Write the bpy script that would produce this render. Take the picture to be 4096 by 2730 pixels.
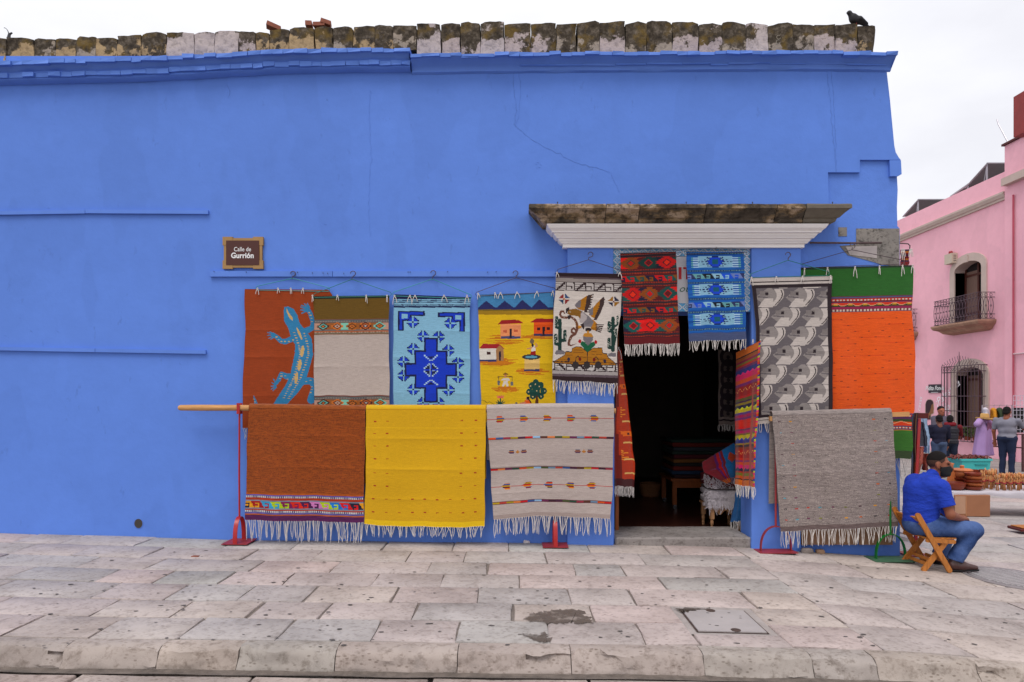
import bpy, bmesh, math, random
import numpy as np
from mathutils import Vector, noise
random.seed(7); RNG = np.random.default_rng(7)
for o in list(bpy.data.objects): bpy.data.objects.remove(o)
scene = bpy.context.scene; col = scene.collection

# ------------------------------------------------------------------ camera
F = 2730.67; D0 = 7.44; H = 1.63          # photo focal (px of 4096), camera distance to the shop wall, eye height
cam = bpy.data.cameras.new('camera'); camo = bpy.data.objects.new('camera', cam); col.objects.link(camo)
camo.location = (0, -D0, H); camo.rotation_euler = (math.radians(90), 0, 0)
cam.lens = 24; cam.sensor_width = 36; cam.shift_y = 225/4096; cam.clip_end = 600; cam.clip_start = 0.05
scene.camera = camo
# ------------------------------------------------------------------ sky: bright overcast
SUN_EL, SUN_ROT = math.radians(62), math.radians(205)
world = bpy.data.worlds.new('World'); scene.world = world; world.use_nodes = True
nt = world.node_tree; nt.nodes.clear()
out = nt.nodes.new('ShaderNodeOutputWorld'); bg = nt.nodes.new('ShaderNodeBackground'); bg.inputs[1].default_value = 0.1
sky = nt.nodes.new('ShaderNodeTexSky'); sky.sky_type = 'NISHITA'; sky.sun_disc = False
sky.sun_elevation = SUN_EL; sky.sun_rotation = SUN_ROT; sky.air_density = 1.0; sky.dust_density = 3.0
tc = nt.nodes.new('ShaderNodeTexCoord'); nz = nt.nodes.new('ShaderNodeTexNoise')
nz.inputs['Scale'].default_value = 2.2; nz.inputs['Detail'].default_value = 6; nz.inputs['Roughness'].default_value = .5
mp = nt.nodes.new('ShaderNodeMapping'); mp.inputs['Scale'].default_value = (1, 1, 2.4)
rp = nt.nodes.new('ShaderNodeValToRGB')
rp.color_ramp.elements[0].position = .32; rp.color_ramp.elements[0].color = (7.5, 7.5, 7.95, 1)
rp.color_ramp.elements[1].position = .56; rp.color_ramp.elements[1].color = (9.0, 9.0, 9.4, 1)
mx = nt.nodes.new('ShaderNodeMix'); mx.data_type = 'RGBA'; mx.inputs[0].default_value = .93
nt.links.new(tc.outputs['Generated'], mp.inputs[0]); nt.links.new(mp.outputs[0], nz.inputs['Vector'])
nt.links.new(nz.outputs[0], rp.inputs[0]); nt.links.new(sky.outputs[0], mx.inputs[6]); nt.links.new(rp.outputs[0], mx.inputs[7])
nt.links.new(mx.outputs[2], bg.inputs[0]); nt.links.new(bg.outputs[0], out.inputs[0])
sl = bpy.data.lights.new('sun', 'SUN'); sl.energy = 1.5; sl.angle = math.radians(26); sl.color = (1, .97, .92)
so = bpy.data.objects.new('sun', sl); col.objects.link(so); so.location = (-3, -8, 14)
sd = Vector((math.sin(SUN_ROT)*math.cos(SUN_EL), math.cos(SUN_ROT)*math.cos(SUN_EL), math.sin(SUN_EL)))
so.rotation_euler = sd.to_track_quat('Z', 'Y').to_euler()
vs = scene.view_settings; vs.view_transform = 'Standard'; vs.look = 'None'; vs.exposure = 0.32; vs.gamma = 1; vs.use_curve_mapping = False
scene.render.engine = 'CYCLES'; scene.render.resolution_x = 1024; scene.render.resolution_y = 682
scene.cycles.max_bounces = 6

# ------------------------------------------------------------------ helpers
def W(px, py, Y=0.0):
    """point of the place that lies at depth Y (0 = the shop wall) and at photo pixel px, py"""
    d = D0 + Y
    return Vector(((px-2048)*d/F, Y, H + (1590-py)*d/F))
def lin(c): c /= 255.0; return c/12.92 if c <= .04045 else ((c+.055)/1.055)**2.4
KV = 1.22                                  # light on an upright open-air surface, display units per albedo
def P(r, g, b, k=None):
    k = k or KV
    return (min(.92, lin(r)/k), min(.92, lin(g)/k), min(.92, lin(b)/k))
ZX, ZZ = (-90, -8, -5.58, -2.94, 1.11, 2.62, 4.25, 5), (2.4, .23, .155, .078, .033, -.006, -.108, -.148)
def zg(x, y):
    """pavement height: the street falls gently to the right"""
    z = float(np.interp(x, ZX, ZZ)); tw = min(max(-y/3, 0), 1)
    if x > 2.4: z -= .03*tw*(min(x, 5.0)-2.4)
    if x > 5: z -= 0.03*(x-5)*(1-.3*tw)
    return z
ORG = {}
def tagp(o, label=None, cat=None, group=None, kind=None):
    if label: o['label'] = label
    if cat: o['category'] = cat
    if group: o['group'] = group
    if kind: o['kind'] = kind
    return o
def empty(name, loc, label=None, cat=None, group=None, kind=None, parent=None):
    o = bpy.data.objects.new(name, None); o.empty_display_size = .1; col.objects.link(o)
    loc = Vector(loc); ORG[o.name] = loc.copy()
    if parent is not None: o.parent = parent; o.location = loc-ORG[parent.name]
    else: o.location = loc
    return tagp(o, label, cat, group, kind)
def mk(name, v, f, m, parent=None, smooth=False, label=None, cat=None, group=None, kind=None, org=None, uvcol=None):
    v = np.asarray([tuple(p) for p in v] if not isinstance(v, np.ndarray) else v, dtype=np.float64)
    lo, hi = v.min(0), v.max(0)
    og = Vector(org) if org is not None else Vector(((lo[0]+hi[0])/2, (lo[1]+hi[1])/2, lo[2]))
    me = bpy.data.meshes.new(name); w = v-np.array(og)
    me.from_pydata(w.tolist() if not isinstance(f, np.ndarray) else w.tolist(), [], f if not isinstance(f, np.ndarray) else f.tolist())
    if m is not None: me.materials.append(m)
    if smooth:
        me.polygons.foreach_set('use_smooth', [True]*len(me.polygons))
        if smooth != True: me.set_sharp_from_angle(angle=math.radians(smooth))
    me.update()
    o = bpy.data.objects.new(name, me); col.objects.link(o); ORG[o.name] = og
    if parent is not None: o.parent = parent; o.location = og-ORG[parent.name]
    else: o.location = og
    if uvcol is not None:
        a = me.attributes.new('Col', 'FLOAT_COLOR', 'FACE')
        c4 = np.ones((len(me.polygons), 4), np.float32); c4[:len(uvcol), :3] = uvcol
        a.data.foreach_set('color', c4.ravel())
    return tagp(o, label, cat, group, kind)
class B:
    """collects shapes for one mesh"""
    def __init__(s): s.v = []; s.f = []
    def add(s, v, f):
        n = len(s.v); s.v += [tuple(p) for p in v]; s.f += [tuple(i+n for i in q) for q in f]; return s
    def box(s, x0, x1, y0, y1, z0, z1):
        return s.add([(x0,y0,z0),(x1,y0,z0),(x1,y1,z0),(x0,y1,z0),(x0,y0,z1),(x1,y0,z1),(x1,y1,z1),(x0,y1,z1)],
                     [(0,3,2,1),(4,5,6,7),(0,1,5,4),(1,2,6,5),(2,3,7,6),(3,0,4,7)])
    def bar(s, a, b, w, h=None, up=(0,0,1)):
        """square bar from a to b"""
        a, b = Vector(a), Vector(b); h = h or w; d = (b-a).normalized(); u = Vector(up)
        if abs(d.dot(u)) > .95: u = Vector((1,0,0))
        r = d.cross(u).normalized(); u = r.cross(d).normalized(); r = r*(w/2); u = u*(h/2)
        return s.add([a-r-u, a+r-u, a+r+u, a-r+u, b-r-u, b+r-u, b+r+u, b-r+u],
                     [(0,3,2,1),(4,5,6,7),(0,1,5,4),(1,2,6,5),(2,3,7,6),(3,0,4,7)][:2]+[(0,4,5,1)[::-1],(1,5,6,2)[::-1],(2,6,7,3)[::-1],(3,7,4,0)[::-1]])
    def tube(s, pts, r, n=6, cap=True):
        pts = [Vector(p) for p in pts]; rs = r if isinstance(r, (list, tuple)) else [r]*len(pts)
        n0 = len(s.v); prev = None
        for i, p in enumerate(pts):
            d = (pts[min(i+1, len(pts)-1)]-pts[max(i-1, 0)])
            d = d.normalized() if d.length > 1e-9 else Vector((0,0,1))
            if prev is None:
                u = Vector((0,1,0)) if abs(d.y) < .9 else Vector((1,0,0)); u = (u-d*u.dot(d)).normalized()
            else:
                u = prev-d*prev.dot(d); u = u.normalized() if u.length > 1e-6 else d.orthogonal().normalized()
            prev = u; w = d.cross(u)
            for k in range(n):
                a = 2*math.pi*k/n; s.v.append(tuple(p+(u*math.cos(a)+w*math.sin(a))*rs[i]))
        for i in range(len(pts)-1):
            for k in range(n):
                a, b = n0+i*n+k, n0+i*n+(k+1) % n; s.f.append((a, b, b+n, a+n))
        if cap:
            s.f.append(tuple(n0+k for k in range(n))[::-1]); e = n0+(len(pts)-1)*n; s.f.append(tuple(e+k for k in range(n)))
        return s
    def lathe(s, c, prof, n=20, ax='z'):
        c = Vector(c); n0 = len(s.v)
        for r, h in prof:
            for k in range(n):
                a = 2*math.pi*k/n
                q = (r*math.cos(a), r*math.sin(a), h)
                if ax == 'y': q = (q[0], h, q[1])
                if ax == 'x': q = (h, q[0], q[1])
                s.v.append((c.x+q[0], c.y+q[1], c.z+q[2]))
        for i in range(len(prof)-1):
            for k in range(n):
                a, b = n0+i*n+k, n0+i*n+(k+1) % n; s.f.append((a, b, b+n, a+n))
        s.f.append(tuple(n0+k for k in range(n))[::-1]); e = n0+(len(prof)-1)*n; s.f.append(tuple(e+k for k in range(n)))
        return s
    def prism(s, poly, y0, y1):
        """poly: list of (x,z), extruded along y"""
        n = len(poly); n0 = len(s.v)
        s.v += [(x, y0, z) for x, z in poly]+[(x, y1, z) for x, z in poly]
        ar = sum(poly[i][0]*poly[(i+1) % n][1]-poly[(i+1) % n][0]*poly[i][1] for i in range(n))
        A = tuple(range(n0, n0+n)); Bk = tuple(range(n0+n, n0+2*n))
        if ar > 0:
            s.f += [A, Bk[::-1]]+[(n0+(i+1) % n, n0+i, n0+n+i, n0+n+(i+1) % n) for i in range(n)]
        else:
            s.f += [A[::-1], Bk]+[(n0+i, n0+(i+1) % n, n0+n+(i+1) % n, n0+n+i) for i in range(n)]
        return s
    def mk(s, name, m, parent=None, **k): return mk(name, s.v, s.f, m, parent, **k)
def rbox(name, x0, x1, y0, y1, z0, z1, m, parent=None, bev=.01, jit=0, cuts=0, seg=1, **k):
    """box with bevelled (and optionally uneven) edges"""
    bm = bmesh.new(); b = B().box(x0, x1, y0, y1, z0, z1)
    vs_ = [bm.verts.new(p) for p in b.v]
    for q in b.f: bm.faces.new([vs_[i] for i in q])
    if cuts: bmesh.ops.subdivide_edges(bm, edges=bm.edges[:], cuts=cuts, use_grid_fill=True)
    if bev:
        es = [e for e in bm.edges if len(e.link_faces) == 2 and e.calc_face_angle(0) > .5]
        bmesh.ops.bevel(bm, geom=es, offset=bev, segments=seg, affect='EDGES', profile=.6)
    if jit:
        sd_ = random.uniform(0, 99)
        for v in bm.verts:
            q = noise.noise_vector(Vector((v.co.x*7+sd_, v.co.y*7, v.co.z*7)))+noise.noise_vector(Vector((v.co.x*23, v.co.y*23+sd_, v.co.z*23)))*.5
            v.co += q*jit
    bm.verts.index_update()
    v = [tuple(q.co) for q in bm.verts]; f = [tuple(w.index for w in q.verts) for q in bm.faces]; bm.free()
    return mk(name, v, f, m, parent, **k)
def polypx(pts, Y): return [(W(x, y, Y).x, W(x, y, Y).z) for x, y in pts]

# ------------------------------------------------------------------ materials
def N(nt, t, **k):
    n = nt.nodes.new('ShaderNode'+t)
    for a, b in k.items(): setattr(n, a, b)
    return n
def base_nodes(name, rough=.8, spec=.3):
    m = bpy.data.materials.new(name); m.use_nodes = True; nt = m.node_tree
    b = nt.nodes['Principled BSDF']; b.inputs['Roughness'].default_value = rough; b.inputs['Specular IOR Level'].default_value = spec
    tc = N(nt, 'TexCoord'); oi = N(nt, 'ObjectInfo'); mu = N(nt, 'VectorMath', operation='SCALE'); mu.inputs[0].default_value = (37, 91, 53)
    nt.links.new(oi.outputs['Random'], mu.inputs['Scale'])
    ad = N(nt, 'VectorMath', operation='ADD'); nt.links.new(tc.outputs['Object'], ad.inputs[0]); nt.links.new(mu.outputs[0], ad.inputs[1])
    return m, nt, b, ad.outputs[0], oi.outputs['Random']
def noise_n(nt, vec, scale, detail=4, rough=.55, stretch=None):
    if stretch:
        mp = N(nt, 'Mapping'); mp.inputs['Scale'].default_value = stretch; nt.links.new(vec, mp.inputs[0]); vec = mp.outputs[0]
    n = N(nt, 'TexNoise'); n.inputs['Scale'].default_value = scale; n.inputs['Detail'].default_value = detail; n.inputs['Roughness'].default_value = rough
    nt.links.new(vec, n.inputs['Vector']); return n.outputs[0]
def ramp(nt, src, *stops, interp='LINEAR'):
    r = N(nt, 'ValToRGB'); r.color_ramp.interpolation = interp; e = r.color_ramp.elements
    while len(e) > len(stops): e.remove(e[-1])
    while len(e) < len(stops): e.new(1)
    for q, (p, c) in zip(e, stops):
        q.position = p; q.color = tuple(c)+(1,) if isinstance(c, (tuple, list)) else (c, c, c, 1)
    nt.links.new(src, r.inputs[0]); return r.outputs[0]
def mixc(nt, fac, a, b, blend='MIX'):
    m = N(nt, 'Mix', data_type='RGBA', blend_type=blend)
    for sock, val in ((m.inputs[0], fac), (m.inputs[6], a), (m.inputs[7], b)):
        if hasattr(val, 'links') or hasattr(val, 'node'): nt.links.new(val, sock)
        else: sock.default_value = val if not isinstance(val, tuple) else (tuple(val)+(1,))[:4]
    return m.outputs[2]
def bumpn(nt, b, h, strength, dist=.01, prev=None):
    n = N(nt, 'Bump'); n.inputs['Strength'].default_value = strength; n.inputs['Distance'].default_value = dist
    nt.links.new(h, n.inputs['Height'])
    if prev is not None: nt.links.new(prev, n.inputs['Normal'])
    nt.links.new(n.outputs[0], b.inputs['Normal']); return n.outputs[0]
_MC = {}
def mat(name, c, rough=.8, var=.18, scale=6, bump=.25, bscale=60, dist=.004, ovar=.0, spec=.3, metal=0, stretch=None):
    """plain surface of one colour with tonal variation and fine relief"""
    if name in _MC: return _MC[name]
    m, nt, b, vec, rnd = base_nodes(name, rough, spec); b.inputs['Metallic'].default_value = metal
    n1 = noise_n(nt, vec, scale, 5, .6, stretch)
    lo = tuple(x*(1-var) for x in c); hi = tuple(min(.95, x*(1+var)) for x in c)
    cc = ramp(nt, n1, (.25, lo), (.75, hi))
    if ovar:
        g = ramp(nt, rnd, (0, 1-ovar), (1, 1+ovar)); cc = mixc(nt, 1.0, cc, g, 'MULTIPLY')
    nt.links.new(cc, b.inputs['Base Color'])
    if bump: bumpn(nt, b, noise_n(nt, vec, bscale, 4, .6, stretch), bump, dist)
    _MC[name] = m; return m

# painted plaster -----------------------------------------------------------
BLUE = P(99, 141, 231)
def plaster(name, c, pits=1.0):
    m, nt, b, vec, rnd = base_nodes(name, .72, .25)
    n0 = noise_n(nt, vec, .8, 3, .5, (1.6, 1, .8)); n1 = noise_n(nt, vec, .55, 5, .6); n2 = noise_n(nt, vec, 5, 6, .65)
    c1 = ramp(nt, n1, (.3, tuple(x*.94 for x in c)), (.72, tuple(min(.93, x*1.04) for x in c)))
    c2 = ramp(nt, n2, (.3, .97), (.7, 1.03)); cc = mixc(nt, 1, c1, c2, 'MULTIPLY'); cc = mixc(nt, 1, cc, ramp(nt, n0, (.42, .955), (.445, 1.0), (.60, 1.0), (.62, 1.025)), 'MULTIPLY')
    # faint scuffs and chips
    n3 = noise_n(nt, vec, 9, 3, .7, (1, 1, .45)); ch = ramp(nt, n3, (.66, 0.0), (.74, 1.0))
    cc = mixc(nt, ch, cc, tuple(x*.86 for x in c)); nt.links.new(cc, b.inputs['Base Color'])
    p1 = bumpn(nt, b, noise_n(nt, vec, 1.3, 4, .6), .22, .05)
    p2 = bumpn(nt, b, noise_n(nt, vec, 12, 6, .65), .20*pits, .012, p1)
    v = N(nt, 'TexVoronoi'); v.inputs['Scale'].default_value = 7; nt.links.new(vec, v.inputs['Vector'])
    pv = ramp(nt, v.outputs['Distance'], (.0, 0.0), (.07, 1.0))
    bumpn(nt, b, pv, .22*pits, .006, p2); return m
M_BLUE = plaster('blue_plaster', BLUE); M_BLUE_R = plaster('blue_rough_plaster', BLUE, 2.6)
M_TRIM = mat('blue_paint', tuple(x*.97 for x in BLUE), .6, .08, 3, .25, 40)
def stone(name, c1, c2, dark, pit=.5, scale=5, ovar=.16, moss=None):
    m, nt, b, vec, rnd = base_nodes(name, .85, .25)
    n1 = noise_n(nt, vec, scale*.35, 4, .6); n2 = noise_n(nt, vec, scale*3, 8, .7)
    cc = ramp(nt, n1, (.3, c1), (.7, c2))
    cc = mixc(nt, ramp(nt, n2, (.34, pit), (.50, 0.0)), cc, dark)
    sp = N(nt, 'TexVoronoi'); sp.inputs['Scale'].default_value = 40; mp_ = N(nt, 'Mapping'); mp_.inputs['Scale'].default_value = (.5, 1.1, 1)
    nt.links.new(vec, mp_.inputs[0]); nt.links.new(mp_.outputs[0], sp.inputs['Vector'])
    sel = ramp(nt, noise_n(nt, vec, 6, 2, .5), (.38, 0.0), (.54, 1.0))
    pitm = mixc(nt, 1, ramp(nt, sp.outputs['Distance'], (.14, 1.0), (.30, 0.0)), sel, 'MULTIPLY')
    cc = mixc(nt, mixc(nt, 1, pitm, (.75, .75, .75), 'MULTIPLY'), cc, dark)
    hue = ramp(nt, rnd, (0, (.88, .92, .90)), (.2, (1.06, .975, .95)), (.4, (.92, .94, .94)), (.55, (1.12, 1.0, .97)), (.75, (1.0, 1.0, .98)), (.9, (1.08, 1.0, .92)), (1, (.98, .97, .97)))
    if ovar:
        cc = mixc(nt, 1, cc, hue, 'MULTIPLY'); ge = N(nt, 'NewGeometry')
        cc = mixc(nt, 1, cc, ramp(nt, noise_n(nt, ge.outputs['Position'], 1.1, 6, .68), (.30, .74), (.48, .98), (.7, 1.10)), 'MULTIPLY')
        cc = mixc(nt, ramp(nt, noise_n(nt, ge.outputs['Position'], 4.5, 5, .7), (.60, 0.0), (.72, .45)), cc, tuple(x*.55 for x in c1))
    nt.links.new(cc, b.inputs['Base Color'])
    p = bumpn(nt, b, n2, .5, .012); bumpn(nt, b, pitm, -.5, .008, p); return m
# ------------------------------------------------------------------ ground and paving
M_SLAB = stone('paving_stone', (.35, .311, .300), (.455, .411, .400), (.175, .145, .135))
M_KERB = stone('kerb_stone', (.29, .25, .228), (.41, .365, .338), (.15, .12, .10), .7, 5)
M_MORTAR = mat('mortar', (.20, .168, .15), .95, .35, 9, .6, 70, .01)
# one sheet of ground under everything
xs = [-80, -40, -20] + [x*.8 for x in range(-15, 30)] + [30, 45, 80]; ys = [-60, -30, -12, -6, -3.6, -3.10, -3.09] + [-3.0+.75*i for i in range(0, 36)] + [40, 80]
gv = []; gf = []
for y in ys:
    for x in xs:
        z = zg(x, y)-.016
        if y < -3.095: z -= .14
        gv.append((x, y, z))
for j in range(len(ys)-1):
    for i in range(len(xs)-1):
        a = j*len(xs)+i; gf.append((a, a+1, a+1+len(xs), a+len(xs)))
mk('ground', gv, gf, M_MORTAR, None, kind='structure', org=(0, 0, 0))
pav = empty('pavement', (0, 0, 0), kind='structure')
def slab(name, parent, x0, x1, y0, y1, skew=0., drop=0., m=None, gap=.0055, jit=.005):
    """one paving stone: worn top face, chamfered rim, sides down into the mortar"""
    n = max(2, min(4, int((x1-x0)/.3))); k = 2; v = []; f = []
    g = [gap*random.uniform(.4, 1.7) for _ in range(4)]; r = .009; tilt = random.gauss(0, .0016); lift = random.gauss(0, .0018)
    X0, X1, Y0, Y1 = x0+g[0], x1-g[1], y0+g[2], y1-g[3]
    def pt(u, w, ins, dz):
        x = X0+ins+(X1-X0-2*ins)*u; y = Y0+ins+(Y1-Y0-2*ins)*w
        e = 0 if 0 < u < 1 and 0 < w < 1 else 1
        x_ = x+skew*(y-y0)+e*random.gauss(0, jit); y_ = y+e*random.gauss(0, jit)
        return (x_, y_, zg(x, y)+dz+lift+tilt*(u-.5)*2-drop+(random.gauss(0, .0012) if not e else 0))
    top = [[None]*(n+1) for _ in range(k+1)]
    for j in range(k+1):
        for i in range(n+1): top[j][i] = len(v); v.append(pt(i/n, j/k, r, 0))
    for j in range(k):
        for i in range(n): f.append((top[j][i], top[j][i+1], top[j+1][i+1], top[j+1][i]))
    loop = [(i, 0) for i in range(n+1)]+[(n, j) for j in range(1, k+1)]+[(i, k) for i in range(n-1, -1, -1)]+[(0, j) for j in range(k-1, 0, -1)]
    rim = []; bot = []
    for i, j in loop:
        rim.append(len(v)); v.append(pt(i/n, j/k, 0, -.007))
    for q in range(len(loop)):
        x, y, z = v[rim[q]]; bot.append(len(v)); v.append((x, y, z-.045))
    L = len(loop)
    for q in range(L):
        a, b = top[loop[q][1]][loop[q][0]], top[loop[(q+1) % L][1]][loop[(q+1) % L][0]]
        f.append((rim[q], rim[(q+1) % L], b, a)); f.append((bot[q], bot[(q+1) % L], rim[(q+1) % L], rim[q]))
    return mk(name, v, f, m or M_SLAB, parent, smooth=50)
ROWY = [0.0, -.435, -.906, -1.33, -1.75, -2.2, -2.6, -3.03]
c5 = [[60, 390, 900, 1480, 1950], [40, 465, 945, 1620, 2080], [490, 965, 1670, 2210], [20, 625, 1015, 1455, 1890], [600, 1090, 1580, 2030], [590, 1130, 1650, 2140], [0, 590, 1190, 1850]]
c6 = [[375, 850, 1230, 1790, 2330], [540, 930, 1490, 2160], [680, 1090, 1690, 2030], [300, 770, 1310, 2300], [440, 1020, 1660, 2100], [20, 580, 1260, 1810], [300, 870, 1515, 2160]]
def in_hatch(x0, x1, y0, y1): return False
HX0, HX1, HY0, HY1 = 1.27, 1.755, -2.78, -2.265      # steel hatch let into the paving
for r in range(7):
    y1, y0 = ROWY[r], ROWY[r+1]; d = D0+y0; off = []
    off += [(c*.595-2048)*d/F for c in c5[r]]+[(1300+c*.595-2048)*d/F for c in c6[r]]
    off = sorted(off); X = [off[0]]
    for q in off[1:]:
        if q-X[-1] > .42: X.append(q)
    while X[-1] < 2.4-.5: X.append(X[-1]+random.uniform(.8, 1.1))
    X = [q for q in X if q < 2.0]+[2.4]
    while X[0] > -7.0: X.insert(0, X[0]-random.uniform(.8, 1.15))
    if r in (5, 6): X = [q for q in X if not (HX0-.35 < q < HX1+.3)]; X = sorted(X+[HX0-.05, HX1+.06])
    for a, b in zip(X[:-1], X[1:]):
        if r in (5, 6) and a > HX0-.1 and b < HX1+.1:
            if r == 6: slab('paving_slab', pav, a, b, y0, HY0-.03, m=M_SLAB)
            continue
        slab('paving_slab', pav, a, b, y0, y1, m=M_SLAB)
# right-hand field, laid past the corner into the side street
rows = [-3.03+.5*i for i in range(0, 20)]
rj = random.Random(4)
for r in range(len(rows)-1):
    y0, y1 = rows[r], rows[r+1]; x = 2.41; first = rj.uniform(.45, 1.1)
    if y0 > -.1: x = 4.35
    xmax = (D0+y1)*(4180-2048)/F+1.6
    while x < xmax:
        w = first if first else rj.uniform(.85, 1.25); first = None
        xm = x+w
        # only where the photo can see it: right of the building corner
        if (y0 < -.1) or (xm/(D0+y1)*F+2048 > 3600 and x < 16):
            slab('paving_slab', pav, x, xm, y0, y1, skew=-.06 if y0 < 0 else 0, gap=.0045)
        x = xm
# far part of the side street, too distant to tell the slabs apart singly
def far_paving():
    m, nt, b, vec, rnd = base_nodes('far_paving', .85, .25)
    br = N(nt, 'TexBrick'); br.inputs['Scale'].default_value = 1; br.inputs['Mortar Size'].default_value = .012; br.inputs['Brick Width'].default_value = 1.05; br.inputs['Row Height'].default_value = .5
    br.inputs['Color1'].default_value = (.26, .235, .22, 1); br.inputs['Color2'].default_value = (.33, .30, .285, 1); br.inputs['Mortar'].default_value = (.13, .11, .10, 1)
    nt.links.new(vec, br.inputs['Vector']); cc = mixc(nt, 1, br.outputs[0], ramp(nt, noise_n(nt, vec, 3, 6), (.3, .8), (.7, 1.1)), 'MULTIPLY')
    nt.links.new(cc, b.inputs['Base Color']); return m
fx = [4.3, 6, 8, 10, 12, 14, 17]; fy = [6.46, 9, 12, 16, 20, 26, 34]; v = []; f = []
for y in fy:
    for x in fx: v.append((x, y, zg(x, y)-.003))
for j in range(6):
    for i in range(6): a = j*7+i; f.append((a, a+1, a+8, a+7))
mk('side_street', v, f, far_paving(), None, kind='structure')
# kerb: rounded, broken stones
kb = empty('kerb', (0, -3.14, 0), kind='structure')
kx = [(q*.595-2048)*4.3/F for q in (-700, 460, 1090, 1620, 2270)]+[((1300+q*.595)-2048)*4.3/F for q in (895, 1650)]+[((2600+q*.636)-2048)*4.35/F for q in (310, 980, 1370, 2010)]+[4.3, 5.4, 6.5]
kx = [-6.2, -4.9]+kx
def kerb_stone(x0, x1):
    n = max(10, int((x1-x0)/.045)); v = []; f = []; s0 = random.uniform(0, 50)
    prof = [(-3.032, -.004), (-3.09, 0), (-3.145, -.001), (-3.182, -.014), (-3.198, -.044), (-3.208, -.078), (-3.222, -.102), (-3.232, -.12), (-3.235, -.2)]
    for i in range(n+1):
        x = x0+.0025+(x1-x0-.005)*i/n
        for j, (y, dz) in enumerate(prof):
            q = Vector((x*2.2+s0, y*6, dz*6)); a = noise.noise(q)*.024+noise.noise(q*3.1)*.018+noise.noise(q*8)*.012+noise.noise(q*19)*.005+(.03 if noise.noise(q*1.3+Vector((7, 3, 1))) > .38 and 1 < j < 6 else 0)
            w = min(1, j/3); e = .004*random.uniform(0, 2) if i in (0, n) else 0
            v.append((x, y+a*w+e*w, zg(x, y)+dz+a*.7*w-e*w))
    m_ = len(prof)
    for i in range(n):
        for j in range(m_-1): a = i*m_+j; f.append((a, a+1, a+m_+1, a+m_))
    f.append(tuple(range(m_))[::-1]); f.append(tuple(n*m_+j for j in range(m_)))
    mk('kerb_stone', v, f, M_KERB, kb, smooth=40)
for a, b in zip(kx[:-1], kx[1:]): kerb_stone(a, b)
# carriageway slabs in front of the kerb
road = empty('road', (0, -4, -.17), kind='structure')
for r, (y0, y1) in enumerate(((-3.78, -3.285), (-4.3, -3.78))):
    x = -6.5+.3*r
    while x < 6.5:
        w = random.uniform(.8, 1.2); slab('road_slab', road, x, x+w, y0, y1, drop=.125, m=M_KERB, jit=.006, gap=.012); x += w
# damp grit lying in the gutter between kerb and carriageway
v = []; f = []; n = 120
for i in range(n+1):
    x = -6.3+12.8*i/n; w = .035+.02*noise.noise(Vector((x*2.1, 3, 1))); v += [(x, -3.225, zg(x, -3.2)-.118), (x, -3.245-w*.4, zg(x, -3.2)-.121), (x, -3.27-w, zg(x, -3.2)-.117)]
for i in range(n): a = i*3; f += [(a, a+1, a+4, a+3), (a+1, a+2, a+5, a+4)]
mk('gutter', v, f, mat('gutter_grit', (.13, .105, .09), .7, .4, 14, .6, 80, .01), None, kind='structure', smooth=True)
# puddles
M_WET, nt_, b_, vec_, _r = base_nodes('wet_stone', .16, .5); nt_.links.new(ramp(nt_, noise_n(nt_, vec_, 9, 6, .7), (.38, .25), (.52, .8)), b_.inputs['Alpha']); b_.inputs['Base Color'].default_value = (.085, .066, .055, 1)
def puddle(pts, label):
    v = []; 
    c = np.mean([W(*p, 0) for p in pts], axis=0)
    P3 = []
    for x, y in pts:
        d = (H-0.0)*F/(y-1590)
        for _ in range(3): d = (H-zg((x-2048)*d/F, d-D0))*F/(y-1590)
        P3.append(((x-2048)*d/F, d-D0))
    Q = []
    for i in range(len(P3)):
        a, b = P3[i], P3[(i+1) % len(P3)]
        for t in (0, .17, .33, .5, .66, .83):
            x, y = a[0]+(b[0]-a[0])*t, a[1]+(b[1]-a[1])*t; Q.append((x+random.gauss(0, .011), y+random.gauss(0, .014), 0))
    Q = [(x, y, zg(x, y)+.0045) for x, y, _ in Q]
    mk('puddle', Q, [tuple(range(len(Q)))], M_WET, None, kind='structure', label=label, cat='puddle')
T6 = lambda pts: [(1300+x*.595, 2050+y*.595) for x, y in pts]
puddle(T6([(1335, 722), (1380, 685), (1440, 672), (1520, 662), (1580, 655), (1680, 655), (1750, 668), (1735, 690), (1790, 712), (1790, 745), (1700, 752), (1640, 740), (1560, 752), (1480, 745), (1400, 738)][::-1]), 'shallow dirty puddle lying across a worn paving stone')
puddle(T6([(1310, 822), (1360, 815), (1430, 830), (1470, 815), (1505, 838), (1518, 880), (1450, 878), (1400, 860), (1350, 840)][::-1]), 'small wet patch nearer the kerb than the wide puddle')
puddle([(2600+x*.636, 2050+y*.636) for x, y in [(140, 603), (390, 603), (350, 615), (250, 620), (230, 635), (180, 630)]][::-1], 'thin strip of water behind the steel hatch')
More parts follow.
